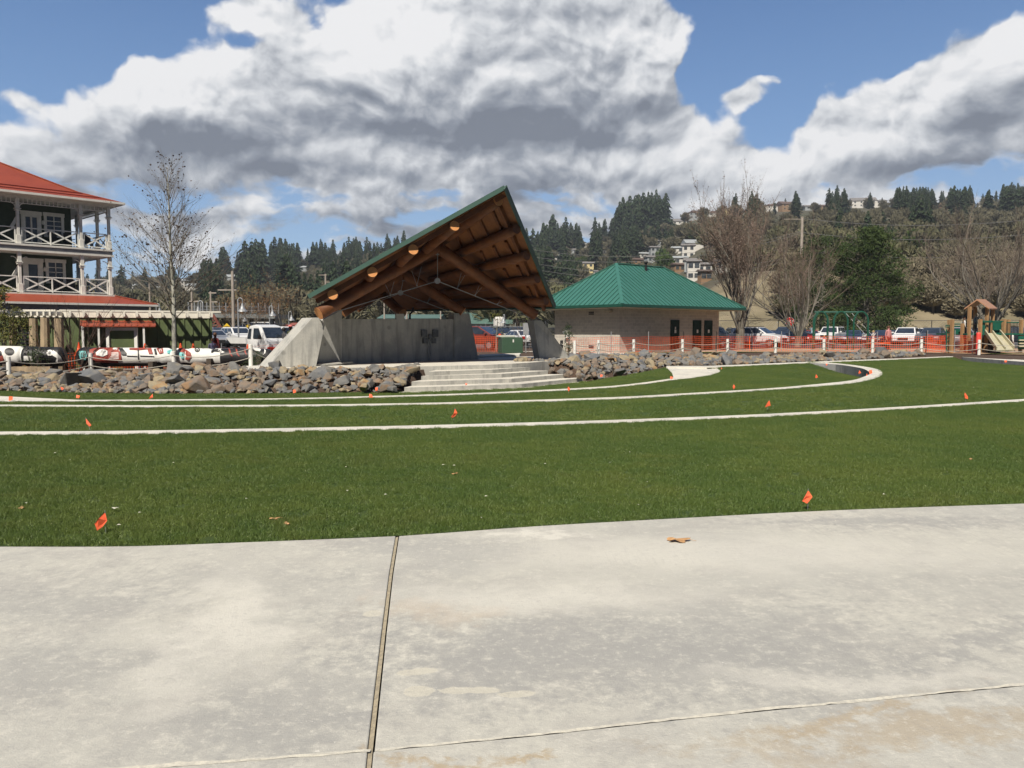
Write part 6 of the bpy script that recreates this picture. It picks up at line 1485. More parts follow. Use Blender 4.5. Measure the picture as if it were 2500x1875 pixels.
bare_tree('bare_tree', 'tall reddish leafless tree with many upright stems right of the restroom building', p, 13, 11, M_bark, M_redtwig, vase(9.7, 11, .33, (64,88), 1.5, 0), 1, .4, 5, .8, .5, M_redtwig, budn=1, ang=(12,32))
p = gp(1948, 68.0, .24)
bare_tree('bare_tree', 'leafless spreading tree behind the swing frame', p, 9, 12, M_bark, M_redtwig, vase(8.4, 11, .28, (44,82), .9, 0), 1, .4, 5, .5, None, None, ang=(18,42))
p = gp(2418, 80.0, .24)
bare_tree('bare_tree', 'wide leafless tree behind the playground roof at the right edge', p, 13, 14, M_bark, mat('brown_twig', (.19,.15,.12), (.13,.105,.085), 1, .9), vase(11.6, 12, .38, (42,82), 1.6, 0), 1, .4, 5, .55, None, None, ang=(16,40))
p = gp(268, 33, -.35); p = W(186, 905, 36.0); p.z = zg(p.x, p.y)
def shrubby(H, n, tilt=(62,84)):
    def f(grow, rnd, wood):
        for i in range(n):
            a = 2*pi*i/n + rnd.random(); e = radians(rnd.uniform(*tilt)); grow(Vector((cos(a)*.08, sin(a)*.08, -.1)), Vector((cos(a)*cos(e), sin(a)*cos(e), sin(e))), H*rnd.uniform(.5,.7), .022, 2)
    return f
bare_tree('bare_shrub', 'leafless many-stemmed shrub in front of the shed awning', p, 3, 15, M_bark, mat('dark_twig', (.14,.09,.07), (.10,.07,.055), 2, .9), shrubby(3.4, 9), 1, .1, 4, .7, None, None, ang=(14,34))
for u, Y, H, sd, lb_ in ((1273,52.5,3.3,31,'thin leafless sapling behind the stage, left of the pair'),(1287,52.3,3.6,32,'thin leafless sapling behind the stage beside the right pier'),(90,36.2,2.2,33,'thin leafless stem in the mulch at the left')):
    p = gp(u, Y); bare_tree('bare_sapling', lb_, p, H, sd, M_palebark, M_twig, shrubby(H, 2, (80,88)), 1, .1, 4, .8, .3, M_ever, group='saplings')
# autumn-brown small trees by the footbridge
for u, Y, H, sd, lb_ in ((575,96,5,41,'small russet tree under the footbridge, leftmost'),(612,95,5.5,42,'small russet tree under the middle of the footbridge'),(640,97,6,43,'small russet tree right of the middle under the footbridge'),(690,92,7,44,'tall thin brown tree at the right end of the footbridge')):
    p = gp(u, Y, .23); bare_tree('street_tree', lb_, p, H, sd, M_bark, mat('russet_twig', (.17,.115,.075), (.13,.09,.06), 1, .9), vase(H, 7, .10, (55,84), 1.4, 1), 1, .1, 4, .8, .5, mat('russet_leaf', (.30,.15,.06), (.22,.12,.05), 3, .9), budn=2)
# ---- big pine behind the swings, and small conifers
def pine(lab, loc, H, Wd, seed, n, m, name='pine_tree', cl=.95, trunk=True, asym=0):
    rnd = random.Random(seed); t = thing(name, lab, 'tree', loc); tr = MB(); tr.tube([(0,0,-.3),(0,0,H*.4),(.1,0,H*.92)], [H*.028,H*.02,H*.006], 7)
    cr = MB(); 
    for i in range(n):
        z = H*(.10 + .88*rnd.random()**.85); tz = z/H; a_ = rnd.uniform(0, 2*pi); R = Wd*sqrt(max(.02, 1 - (max(0, tz-.25)/.76)**1.7))*(.62+.45*min(1, tz/.3))*(1+.35*noise.noise(Vector((a_*1.3, z*.55, seed)))); a = a_; rr_ = R*(rnd.random()**.45)*rnd.uniform(.75,1.08)
        c = Vector((cos(a)*rr_ + asym*R*(1-tz), sin(a)*rr_, z + rnd.gauss(0,.15))); s = cl*rnd.uniform(.6,1.25)
        if noise.noise(Vector((c.x*.5, c.y*.5, c.z*.8)) + Vector((seed,0,0))) < -.06: continue
        tr.tube([(0,0,max(.3,z-rr_*.35)), c], [.035,.012], 3, cap=False) if i % 9 == 0 else None
        for j in range(26):
            d = Vector((rnd.gauss(0,1), rnd.gauss(0,1), rnd.gauss(.35,.8))).normalized(); q = c + Vector((rnd.gauss(0,.36), rnd.gauss(0,.36), rnd.gauss(0,.20)))*s; L = s*rnd.uniform(.16,.30); w = d.orthogonal().normalized()*s*.045; w.rotate(Matrix.Rotation(rnd.uniform(0,3), 3, d)); cr.add([q - w, q + w, q + w*.6 + d*L, q - w*.6 + d*L], [(0,1,2,3)])
    tr.build('trunk', M_bark, t, world=False); cr.build('crown', m, t, world=False); return t
M_pine = foliage('pine_needles', (.042,.075,.024), (.072,.102,.032), 1.2); M_pine2 = foliage('dark_pine_needles', (.035,.060,.020), (.055,.080,.028), 1.0)
pine('big bushy green pine behind the right end of the swings', gp(2112,92,.24), 13.0, 5.0, 5, 2100, M_pine)
pine('darker broad evergreen left of the big bushy pine', gp(2005,97,.24), 12.6, 4.8, 6, 1300, M_pine2)
pine('small round evergreen under the big pine', gp(2168,84,.24), 3.4, 1.7, 8, 90, M_pine)
pine('low dark evergreen behind the swing frame', gp(2058,86,.24), 3.6, 2.2, 9, 110, M_pine2)
pp = W(14, 900, 38.3); pp.z = -.3
pine('small feathery conifer in front of the shed at the left edge', pp, 4.0, 1.15, 10, 330, foliage('light_conifer', (.13,.14,.035), (.17,.165,.05), 3), 'small_conifer', .42)
pine('narrow dark shrub growing beside the restroom meter box', gp(1387,45.6,.1), 1.7, .28, 11, 40, M_pine2, 'narrow_shrub', .3)
pine('small green shrub at the left foot of the bandstand pier', W(622,893,34.6), .55, .4, 12, 26, M_pine2, 'shrub', .28)
pine('small leafy shrub behind the left carved logs', W(92,905,35.9)-Vector((0,0,.1)), 1.25, .42, 13, 34, M_pine2, 'shrub', .28)
pine('young pointed conifer behind the stage by the green box', gp(1212,56,.2), 2.5, .6, 14, 60, foliage('gold_conifer', (.12,.13,.03), (.16,.15,.04), 3), 'small_conifer', .4)
for o in [o for o in S.objects if o.get('label') == 'small green shrub at the left foot of the bandstand pier']: o.location.z = -.1
# ================================================================ CARS
def paint(name, c, metal=.0): return mat('paint_'+name, c, tuple(x*.92 for x in c), 1.0, .28, metal=metal, spec=.6, coat=.6)
PT = {'white':paint('white', (.72,.72,.72)), 'silver':paint('silver', (.42,.43,.45), .4), 'navy':paint('navy', (.03,.045,.075)), 'black':paint('black', (.012,.013,.015)), 'grey':paint('grey', (.10,.115,.14), .3), 'red':paint('red', (.30,.02,.02)), 'maroon':paint('maroon', (.22,.045,.03), .2), 'green':paint('green', (.02,.08,.05)), 'blue':paint('blue', (.06,.10,.17), .3)}
M_tyre = M_rubber; M_rim = mat('wheel_rim', (.45,.46,.47), (.35,.36,.37), 6, .35, metal=.7)
M_head = mat('headlamp', (.75,.77,.78), (.6,.62,.64), 8, .15); M_tail = mat('tail_lamp', (.45,.02,.015), (.38,.015,.01), 8, .2)
PROFILE = {  # (x, z) from tail (-) to nose (+), body shell and glasshouse, length 4.6
 'suv': ([(-2.25,.45),(-2.3,.95),(-2.22,1.12),(1.05,1.12),(2.0,1.0),(2.25,.82),(2.28,.45)], [(-2.15,1.10),(-1.85,1.62),(-1.5,1.70),(.2,1.68),(1.15,1.10)], 1.86),
 'sedan': ([(-2.3,.42),(-2.34,.85),(-2.25,.98),(1.15,.96),(2.05,.84),(2.3,.68),(2.32,.42)], [(-1.85,.96),(-1.05,1.40),(-.6,1.45),(.25,1.43),(1.3,.96)], 1.8),
 'boxy': ([(-2.25,.5),(-2.28,1.0),(-2.22,1.18),(1.0,1.18),(2.1,1.12),(2.25,1.0),(2.27,.5)], [(-2.2,1.16),(-2.1,1.72),(-1.9,1.80),(.35,1.78),(.85,1.16)], 1.88),
 'minivan': ([(-2.45,.42),(-2.5,.95),(-2.42,1.08),(1.35,1.08),(2.2,.92),(2.45,.72),(2.48,.42)], [(-2.38,1.06),(-2.1,1.66),(-1.8,1.74),(.35,1.70),(1.65,1.06)], 1.92)}
CARP = {}
def car(kind, color, loc, rz, lab, grp='cars parked in the car park'):
    key = (kind, color)
    if key in CARP:
        o = dup(CARP[key], loc, rz, lab); return o
    shell, house_, wid = PROFILE[kind]; hw = wid/2
    t = thing('parked_car', lab, 'car', loc, rz, grp); CARP[key] = t
    def loft(prof, w0, w1, zlo, zhi, cap=0):
        mb = MB(); n = len(prof); vs = []
        rows = [(-1, 0), (-1, 1)]
        def wd(z): tt = (z-zlo)/(zhi-zlo); return w0 + (w1-w0)*tt
        for s in (-1, 1):
            for x, z in prof: vs.append((x, s*wd(z), z))
        fs = [tuple(range(n)), tuple(reversed(range(n, 2*n)))]
        for i in range(n): j = (i+1) % n; fs.append((i, i+n, j+n, j))
        return mb.add(vs, fs)
    # lower body with wheel arches cut as darker wells
    b = loft(shell, hw*.97, hw, .42, 1.1).build('body', PT[color], t, world=False, bevel=.07)
    g = loft(house_, hw*.96, hw*.76, house_[0][1], max(z for x, z in house_)).build('cabin', PT[color], t, world=False, bevel=.05)
    # glass: side, windscreen, rear
    zb, zt_ = house_[0][1]+.07, max(z for x, z in house_)-.10
    def xat(seg, z): (x0, z0), (x1, z1) = seg; return x0 + (x1-x0)*(z-z0)/(z1-z0)
    rear = (house_[0], house_[1]); fr = (house_[-1], house_[-2])
    def wat(z): return hw*.96 + (hw*.76-hw*.96)*(z-house_[0][1])/(max(q for _, q in house_)-house_[0][1])
    for s in (-1, 1):
        x0b, x0t, x1b, x1t = xat(rear, zb)+.16, xat(rear, min(zt_, house_[1][1]))+.16, xat(fr, zb)-.14, xat(fr, zt_)-.12
        cuts = [(0,.30),(.33,.64),(.67,1.0)]
        for a, c in cuts:
            m = MB(); L = lambda f, z, xb, xt: xb
            pb0, pb1 = x0b+(x1b-x0b)*a, x0b+(x1b-x0b)*c; pt0, pt1 = x0t+(x1t-x0t)*a, x0t+(x1t-x0t)*c
            y = lambda z: s*(wat(z)+.012); q = [(pb0,y(zb),zb),(pb1,y(zb),zb),(pt1,y(zt_),zt_),(pt0,y(zt_),zt_)]
            m.prism(q, (0,-s*.02,0)); m.build('side_window', M_glass, t, world=False)
    for seg, s, nm in ((fr, 1, 'windscreen'), (rear, -1, 'rear_window')):
        m = MB(); zz1 = min(zt_+.02, seg[1][1]-.02); q = [(xat(seg,zb)+s*.012, -wat(zb)*.88, zb), (xat(seg,zb)+s*.012, wat(zb)*.88, zb), (xat(seg,zz1)+s*.012, wat(zz1)*.86, zz1), (xat(seg,zz1)+s*.012, -wat(zz1)*.86, zz1)]
        m.prism(q, (-s*.02,0,0)); m.build(nm, M_glass, t, world=False)
    for x in (-1.42, 1.42):
        for s in (-1, 1):
            w = MB(); w.lathe((x, s*(hw-.20), .34), [(.34,0),(.34,.22)], 20, (0,s,0)); wo_ = w.build('wheel', M_tyre, t, world=False)
            w = MB(); w.lathe((x, s*(hw-.20), .34), [(.21,.222),(.20,.232)], 12, (0,s,0)); w.build('rim', M_rim, wo_, world=False)
            w = MB(); w.lathe((x, s*(hw-.24), .37), [(.41,0),(.41,.22)], 20, (0,s,0)); w.build('wheel_arch', M_black, t, world=False)
    nz = shell[-2][1]; nx = shell[-2][0]
    for s in (-1, 1):
        m = MB(); m.box((nx-.08, s*(hw-.26), nz-.04), (.24,.40,.15)); m.build('headlight', M_head, t, world=False, bevel=.02)
        m = MB(); m.box((shell[1][0]+.05, s*(hw-.17), shell[1][1]-.02), (.16,.28,.22)); m.build('taillight', M_tail, t, world=False, bevel=.02)
        m = MB(); m.box((xat(fr, zb)-.35, s*(hw+.10), zb+.05), (.12,.2,.14)); m.build('mirror', PT[color], t, world=False, bevel=.03)
    m = MB(); m.box((nx+.02, 0, nz-.12), (.10, wid*.45, .18)); m.build('grille', M_black, t, world=False)
    m = MB(); m.box((nx+.03, 0, .42), (.12, wid*.9, .12)); m.build('bumper', M_black, t, world=False, bevel=.02)
    m = MB(); m.box((shell[0][0]-.02, 0, .44), (.12, wid*.9, .14)); m.build('bumper', M_black, t, world=False, bevel=.02)
    m = MB(); m.box((shell[0][0]-.06, 0, .72), (.02, .5, .14)); m.build('licence_plate', M_white, t, world=False)
    if kind in ('suv','boxy'):
        for s in (-1,1): m = MB(); m.box((-.7, s*hw*.70, max(z for x, z in house_)+.05), (1.7,.04,.04)); m.build('roof_rail', M_black, t, world=False)
    return t
def C_(u, Y, z=.236): p = W(u, 840, Y); p.z = z; return p
D90 = pi/2
CARS = [
 ('suv','grey',1716,64,-2.4,'blue-grey car peeking out right of the restroom wall'), ('suv','white',1852,68,-.75,'white hatchback behind the big bare tree trunk, nose to the right'), ('sedan','black',1885,80,-1.2,'dark sedan behind the white hatchback by the tree'), ('sedan','white',1893,92,-1.0,'white car roof between the white hatchback and the navy jeep'),
 ('boxy','navy',1918,83,-2.6,'navy boxy off-roader left of the second bare tree'), ('boxy','white',2028,80,-2.2,'white boxy off-roader behind the swing frame'), ('sedan','red',1978,86,-1.8,'red car half hidden behind the second tree base'), ('sedan','blue',2082,82,-2.0,'blue-grey sedan behind the middle swing arch'),
 ('sedan','white',2108,92,-1.7,'white car under the big pine behind the swings'), ('sedan','navy',2158,74,-2.5,'dark navy sedan right of the swing frame'), ('suv','white',2212,72,-2.15,'white estate car facing the viewer behind the mesh fence'), ('suv','grey',2275,76,-2.2,'slate grey estate car beside the white estate car'),
 ('suv','white',2238,90,-2.0,'white car in the second row behind the white estate'), ('sedan','red',2178,88,-2.0,'red car roof in the row behind the navy sedan'), ('boxy','green',2333,80,-2.2,'dark green truck behind the playground climbing posts'), ('suv','silver',2345,71,-1.9,'silver car behind the left playground posts'),
 ('boxy','black',2460,77,-1.57,'black van behind the right side of the play structure'), ('suv','black',2395,84,-1.6,'black car behind the playground panels'), ('suv','grey',2510,70,-1.6,'dark car at the right edge behind the playground'),
 ('minivan','maroon',1171,58,-.55,'maroon red minivan seen through the stage opening'), ('sedan','white',1268,66,2.0,'white sedan tail seen between the stage piers'), ('suv','black',1222,77,-1.2,'black car roof behind the green utility box'), ('boxy','navy',1262,84,-1.6,'dark blue van behind the white sedan at the stage opening'), ('suv','silver',1302,74,-1.7,'silver car partly hidden by the right stage pier'),
 ('suv','white',582,70,-.85,'white SUV behind the pickup bed'), ('suv','grey',540,74,-1.1,'grey SUV behind the woman in red'), ('sedan','silver',522,66,-1.0,'silver car at the corner of the shed'), ('suv','white',683,58,-2.2,'white SUV right behind the pickup cab'), ('suv','black',600,84,-1.4,'black car roof behind the pickup'), ('sedan','navy',560,88,-1.3,'dark car in the far row left of the lamp post'),
 ('suv','black',640,90,-1.5,'black car in the far row behind the pickup cab'), ('sedan','white',720,82,-1.4,'white car in the far row hidden by the left pier'), ('sedan','blue',1765,92,-1.9,'bluish car in the far row left of the big bare tree'), ('suv','black',1800,84,-1.6,'dark purple-black car behind the tree trunk'), ('sedan','silver',1745,78,-2.3,'silver car between the restroom and the tree trunk'),
 ('suv','white',2060,96,-1.8,'white car in the back row behind the swings'), ('sedan','grey',1955,96,-1.6,'grey car in the back row beside the bare tree'), ('suv','silver',2130,98,-1.6,'silver car in the back row under the pine')]
for kd, c, u, Y, rz, lb in CARS: car(kd, c, C_(u, Y), rz, lb)
# ---- white pickup (cab-forward mini truck) seen three-quarter
pk = W(640, 870, 45.0); pk.z = .15
tr = thing('pickup_truck', 'white cab-over mini pickup with open bed behind the carved logs', 'truck', pk, -.66)
def loft2(prof, w0, w1):
    mb = MB(); n = len(prof); zl, zh = min(z for x, z in prof), max(z for x, z in prof); vs = []
    for s in (-1, 1):
        for x, z in prof: vs.append((x, s*(w0+(w1-w0)*((z-zl)/(zh-zl))**1.5), z))
    return mb.add(vs, [tuple(range(n)), tuple(reversed(range(n, 2*n)))] + [(i, i+n, (i+1) % n + n, (i+1) % n) for i in range(n)])
loft2([(-.35,.45),(-.35,1.05),(-.28,1.62),(-.15,1.86),(.4,1.94),(.85,1.86),(1.42,1.12),(1.62,.98),(1.68,.45)], .86, .70).build('cab', PT['white'], tr, world=False, bevel=.07)
m = MB(); m.prism([(1.405,-.70,1.17),(1.405,.70,1.17),(.95,.62,1.76),(.95,-.62,1.76)], (.02,0,.012)); m.build('windscreen', M_glass, tr, world=False)
for s in (-1,1):
    m = MB(); m.prism([(.35,s*.81,1.12),(1.18,s*.81,1.12),(.80,s*.745,1.72),(.35,s*.745,1.72)], (0,s*.03,0)); m.build('side_window', M_glass, tr, world=False)
    m = MB(); m.prism([(-.22,s*.81,1.10),(.10,s*.81,1.10),(.10,s*.745,1.70),(-.12,s*.745,1.70)], (0,s*.03,0)); m.build('side_window', M_glass, tr, world=False)
    m = MB(); m.box((1.15,s*.95,1.2), (.06,.16,.26)); m.build('mirror', M_black, tr, world=False, bevel=.02)
    m = MB(); m.box((1.66,s*.62,.72), (.08,.26,.18)); m.build('headlight', M_head, tr, world=False, bevel=.02)
    m = MB(); m.box((-1.35,s*.80,.98), (1.95,.05,.36)); m.build('bed_side', PT['white'], tr, world=False)
    for x in (-1.5, 1.0): m = MB(); m.lathe((x, s*.62, .30), [(.30,0),(.30,.2)], 18, (0,s,0)); m.build('wheel', M_tyre, tr, world=False)
m = MB(); m.box((-1.35,0,.72), (2.0,1.66,.16)); m.build('bed_floor', M_black, tr, world=False)
m = MB(); m.box((-2.34,0,.98), (.05,1.66,.36)); m.build('tailgate', PT['white'], tr, world=False)
m = MB(); m.box((1.70,0,.50), (.12,1.62,.20)); m.build('bumper', M_tail, tr, world=False, bevel=.03)
tr.scale = (.95,.95,.93)
# ================================================================ GREEN UTILITY BOX, SLAB
M_ugreen = mat('utility_green', (.05,.10,.06), (.045,.09,.055), 2, .5)
gb = gp(1246, 50.5, .2); t = thing('utility_box', 'dark green metal utility cabinet seen between the stage piers', 'utility box', gb, .25)
m = MB(); m.box((0,0,.5), (1.35,1.1,1.0)); m.build('cabinet', M_ugreen, t, world=False, bevel=.03)
m = MB(); m.box((-.25,.2,1.06), (1.0,.9,.12)); m.build('lid', mat('pale_lid', (.55,.56,.48), (.5,.5,.44), 2, .6), t, world=False, bevel=.03)
m = MB(); m.box((.05,-.56,.78), (.08,.02,.18)); m.build('warning_label', M_white, t, world=False)
for u, lb_ in ((1284,'grey metal sign back on a post beside the right stage pier'),):
    p = gp(u, 50); t = thing('sign_post', lb_, 'sign', p); m = MB(); m.tube([(0,0,0),(0,0,1.9)], .03, 6); m.build('pole', M_steel, t, world=False); m = MB(); m.box((0,-.03,1.5), (.35,.02,.75)); m.build('sign_panel', M_steel, t, world=False)
# ================================================================ PEOPLE
M_skin = mat('skin', (.50,.30,.21), (.46,.27,.19), 4, .55)
HAIR = {'brown':mat('hair_brown', (.12,.055,.025), (.08,.035,.018), 20, .6), 'dark':mat('hair_dark', (.02,.016,.014), (.03,.025,.02), 20, .6), 'blond':mat('hair_blond', (.42,.30,.15), (.34,.23,.11), 20, .6)}
def cloth(n, c): return mat('cloth_'+n, c, tuple(x*.75 for x in c), 9, .85, .3)
def person(lab, loc, rz, h, pose, top, legs, hair, hat=None, grp=None):
    k = h/1.75; J = {'pel':(0,0,.95),'waist':(0,0,1.10),'chest':(0,0,1.34),'neck':(0,.0,1.50),'head':(0,-.01,1.62),'crown':(0,0,1.70),
        'shL':(-.18,0,1.42),'elL':(-.24,.02,1.14),'wrL':(-.25,-.06,.90),'haL':(-.25,-.10,.80),'shR':(.18,0,1.42),'elR':(.24,.02,1.14),'wrR':(.25,-.06,.90),'haR':(.25,-.10,.80),
        'hiL':(-.10,0,.90),'knL':(-.11,-.02,.50),'anL':(-.11,.02,.09),'toL':(-.12,-.16,.04),'hiR':(.10,0,.90),'knR':(.11,-.02,.50),'anR':(.11,.02,.09),'toR':(.12,-.16,.04)}
    J.update(pose)
    names = list(J); R = {'pel':.135,'waist':.125,'chest':.145,'neck':.055,'head':.092,'crown':.085,'shL':.062,'elL':.045,'wrL':.032,'haL':.035,'hiL':.088,'knL':.060,'anL':.042,'toL':.040}
    for a in list(R):
        if a.endswith('L'): R[a[:-1]+'R'] = R[a]
    E_ = [('pel','waist'),('waist','chest'),('chest','neck'),('neck','head'),('head','crown')] + [(a+s, b+s) for s in 'LR' for a, b in (('sh','el'),('el','wr'),('wr','ha'),('hi','kn'),('kn','an'),('an','to'))] + [('chest','shL'),('chest','shR'),('pel','hiL'),('pel','hiR')]
    me = bpy.data.meshes.new('body_base'); me.from_pydata([tuple(Vector(J[n])*k) for n in names], [(names.index(a), names.index(b)) for a, b in E_], [])
    tmp = bpy.data.objects.new('tmp_skin', me); COL.objects.link(tmp); md = tmp.modifiers.new('s', 'SKIN')
    for i, n in enumerate(names): me.skin_vertices[0].data[i].radius = (R[n]*k, R[n]*k*(.8 if n in ('chest','waist','pel') else 1)); me.skin_vertices[0].data[i].use_root = n == 'pel'
    ss = tmp.modifiers.new('u', 'SUBSURF'); ss.levels = 1; ss.render_levels = 1
    dg = bpy.context.evaluated_depsgraph_get(); m2 = bpy.data.meshes.new_from_object(tmp.evaluated_get(dg)); bpy.data.objects.remove(tmp); m2.name = 'person'
    mats_ = [cloth(*top), cloth(*legs), M_skin, M_black]
    m2.materials.clear(); [m2.materials.append(q) for q in mats_]
    seg = []
    for a, b in E_:
        mt = 0 if a in ('waist','chest') or b.startswith('sh') or (a[:2] in ('sh','el')) or b == 'waist' else (2 if a in ('neck','head','wrL','wrR') or b in ('neck',) else (3 if a.startswith('an') else 1))
        if (a, b) == ('chest','neck'): mt = 0
        seg.append((Vector(J[a])*k, Vector(J[b])*k, mt, R[a]))
    for p in m2.polygons:
        c = p.center; best = None
        for a, b, mt, r in seg:
            t_ = max(0, min(1, (c-a).dot(b-a)/max(1e-9, (b-a).length_squared))); d = (c - a.lerp(b, t_)).length - r*k
            if best is None or d < best[0]: best = (d, mt)
        p.material_index = best[1]; p.use_smooth = True
    o = bpy.data.objects.new('person', m2); COL.objects.link(o); o.location = loc; o.rotation_euler = (0,0,rz); tag(o, lab, 'person', grp)
    hd = Vector(J['head'])*k
    m = MB(); m.ball(hd + Vector((0,.022,.045))*k, (.105*k,.115*k,.115*k), 10, 7); m.build('hair', HAIR[hair], o, world=False, smooth=True)
    m = MB(); m.ball(hd + Vector((0,-.095,-.005))*k, (.014*k,.022*k,.02*k), 6, 4); m.build('nose', M_skin, o, world=False)
    for s in (-1,1): m = MB(); m.ball(hd + Vector((s*.034,-.088,.022))*k, .011*k, 6, 4); m.build('eye', M_black, o, world=False)
    m = MB(); m.ball(hd + Vector((0,-.092,-.045))*k, (.022*k,.008*k,.006*k), 6, 4); m.build('mouth', M_tail, o, world=False)
    for s in 'LR':
        h0 = Vector(J['ha'+s])*k; w0 = Vector(J['wr'+s])*k; d = (h0-w0).normalized(); sd = d.cross(Vector((0,1,0))).normalized() if abs(d.y) < .95 else Vector((1,0,0))
        m = MB()
        for i_, L_ in enumerate((.055,.065,.07,.055)): q = h0 + sd*(i_-1.5)*.017*k; m.tube([q, q + d*L_*.6*k, q + (d*.9 + Vector((0,-.35,0)))*L_*k], [.009*k,.008*k,.006*k], 5)
        q = (h0+w0)/2 + sd*.03*k; m.tube([q, q + (d + sd*.8).normalized()*.055*k], [.010*k,.008*k], 5); m.build('fingers', M_skin, o, world=False)
    if hat: m = MB(); m.lathe(hd + Vector((0,0,.09))*k, [(.12*k,0),(.115*k,.05*k),(.05*k,.09*k)], 12); m.box(hd + Vector((0,-.14,.10))*k, (.16*k,.12*k,.015*k)); m.build('cap', hat, o, world=False)
    return o
SITL = {'pel':(0,0,.52),'waist':(0,.02,.68),'chest':(0,.03,.92),'neck':(0,.02,1.08),'head':(0,0,1.20),'crown':(0,0,1.28),'shL':(-.18,.02,1.0),'shR':(.18,.02,1.0),'hiL':(-.10,0,.50),'hiR':(.10,0,.50),'knL':(-.11,-.42,.52),'knR':(.11,-.42,.52),'anL':(-.11,-.52,.14),'anR':(.11,-.52,.14),'toL':(-.11,-.66,.12),'toR':(.11,-.66,.12)}
p = gp(526, 43.2); person('woman in a dark red top standing with her back turned by the shed corner', p, 2.8, 1.68, {'elR':(.27,-.10,1.16),'wrR':(.12,-.28,1.14),'haR':(.05,-.33,1.16)}, ('dark_red',(.16,.02,.022)), ('navy',(.03,.035,.06)), 'brown')
p = gp(519, 41.4); person('brown-haired child in a striped navy top in front of the woman in red', p, .4, 1.42, {}, ('navy_stripe',(.10,.10,.17)), ('plum',(.12,.06,.09)), 'brown')
p = W(345, 860, 39.6); p.z = zg(p.x, p.y); person('person with red-brown hair bending down behind the carved log', p, 1.2, 1.45, {'waist':(0,-.08,1.06),'chest':(0,-.24,1.20),'neck':(0,-.34,1.28),'head':(0,-.42,1.34),'crown':(0,-.46,1.40),'shL':(-.18,-.28,1.22),'shR':(.18,-.28,1.22),'elL':(-.2,-.4,1.0),'elR':(.2,-.4,1.0),'wrL':(-.15,-.5,.82),'wrR':(.15,-.5,.82),'haL':(-.12,-.55,.74),'haR':(.12,-.55,.74)}, ('white_top',(.45,.38,.38)), ('blue',(.05,.07,.12)), 'brown')
p = gp(694, 44.5); person('dark-haired person in a grey jacket standing by the pickup cab', p, 2.2, 1.76, {}, ('grey',(.07,.07,.075)), ('black',(.02,.02,.024)), 'dark')
p = gp(710, 46.0); person('person in a pink cap half hidden behind the left stage pier', p, -.4, 1.80, {}, ('olive',(.06,.07,.03)), ('dark_blue',(.03,.04,.06)), 'brown', cloth('pink_cap',(.75,.22,.20)))
# swing riders
sw = {'elL':(-.24,.06,.84),'wrL':(-.24,-.06,1.05),'haL':(-.24,-.10,1.12),'elR':(.24,.06,.84),'wrR':(.24,-.06,1.05),'haR':(.24,-.10,1.12)}
LEAN = dict(SITL); LEAN.update(sw); LEAN.update({'knL':(-.1,-.42,.62),'knR':(.1,-.42,.60),'anL':(-.1,-.80,.72),'anR':(.1,-.80,.70),'toL':(-.1,-.90,.84),'toR':(.1,-.90,.82)})
# ================================================================ SWING SET
M_swing = mat('swing_green', (.008,.07,.045), (.009,.08,.05), 3, .4)
sx0, sx1, sY = 1983, 2118, 58.5
q0 = W(1985, 840, sY); q1 = W(2118, 840, sY-.6); q0.z = q1.z = .245
ss_ = thing('swing_set', 'dark green arched metal swing frame behind the orange mesh fence', 'swing set', q0)
def arch(c0, c1, H, dz=.0):
    m = MB(); pts = []; n = 10; d = (c1-c0)
    for i in range(n+1):
        a = pi*i/n; f = .5 - .5*cos(a); pts.append(c0 + d*f + Vector((0,0,H-.75+.75*sin(a))))
    pts = [c0.copy()] + pts + [c1.copy()]; m.tube(pts, .065, 8); m.build('arch_leg', M_swing, ss_)
tdir = (q1-q0)/3
dpt = Vector((.25,1.0,0)).normalized()*1.6
cs = [q0 + (q1-q0)*f for f in (0,.37,.74)]
for c in cs: arch(c, c + (q1-q0)*.26, 2.75)
for c in (cs[0] + dpt, cs[1] + dpt): arch(c + Vector((.5,.6,0)), c + (q1-q0)*.26 + Vector((.5,.6,0)), 2.75)
m = MB(); m.tube([cs[0] + (q1-q0)*.05 + Vector((0,.4,2.72)), cs[2] + (q1-q0)*.2 + Vector((0,.4,2.72))], .07, 8); m.build('top_beam', M_swing, ss_)
def swing(u, Y, top, seatz, dx, dy, lab):
    a = W(u, 800, Y); a.z = 2.9; s = Vector((a.x+dx, a.y+dy, seatz)); t = thing('hanging_swing', lab, 'swing', s)
    for o_ in (-.22,.22): m = MB(); m.tube([Vector((a.x+o_, a.y, 2.95)), Vector((s.x+o_, s.y, s.z))], .018, 5); m.build('swing_chain', M_steel, t)
    m = MB(); m.box(s, (.5,.22,.04)); m.build('seat', M_black, t); return s
s1 = swing(1975, 59.0, 0, 1.35, .55, .9, 'swing carrying the child in pale blue, swung out left')
person('child in a pale blue top leaning back on the left swing', Vector((s1.x, s1.y, s1.z-.47*.78)), -1.3, 1.35, LEAN, ('pale_blue',(.35,.48,.55)), ('jeans',(.08,.11,.18)), 'brown')
s2 = swing(2070, 59.0, 0, .95, 1.5, -.9, 'swing carrying the child in white, swung out to the right')
person('child in a white top with bare legs on the right swing', Vector((s2.x, s2.y, s2.z-.47*.8)), .7, 1.38, LEAN, ('white_shirt',(.75,.73,.70)), ('beige',(.5,.38,.32)), 'blond')
p = gp(2168, 56.5, .245); person('adult in a pink top standing behind the mesh fence right of the swings', p, .3, 1.70, {}, ('pink',(.55,.25,.25)), ('maroon_trousers',(.25,.03,.03)), 'brown')
p = gp(2012, 55, .245); person('small child in red and white behind the mesh below the swing frame', p, 2.0, 1.05, {}, ('red_white',(.6,.12,.10)), ('pale',(.45,.42,.42)), 'blond')
m = MB(); bp_ = gp(2145, 55.8, .3)
tb = thing('picnic_bench', 'red-brown low bench behind the mesh fence near the playground', 'bench', bp_, .2)
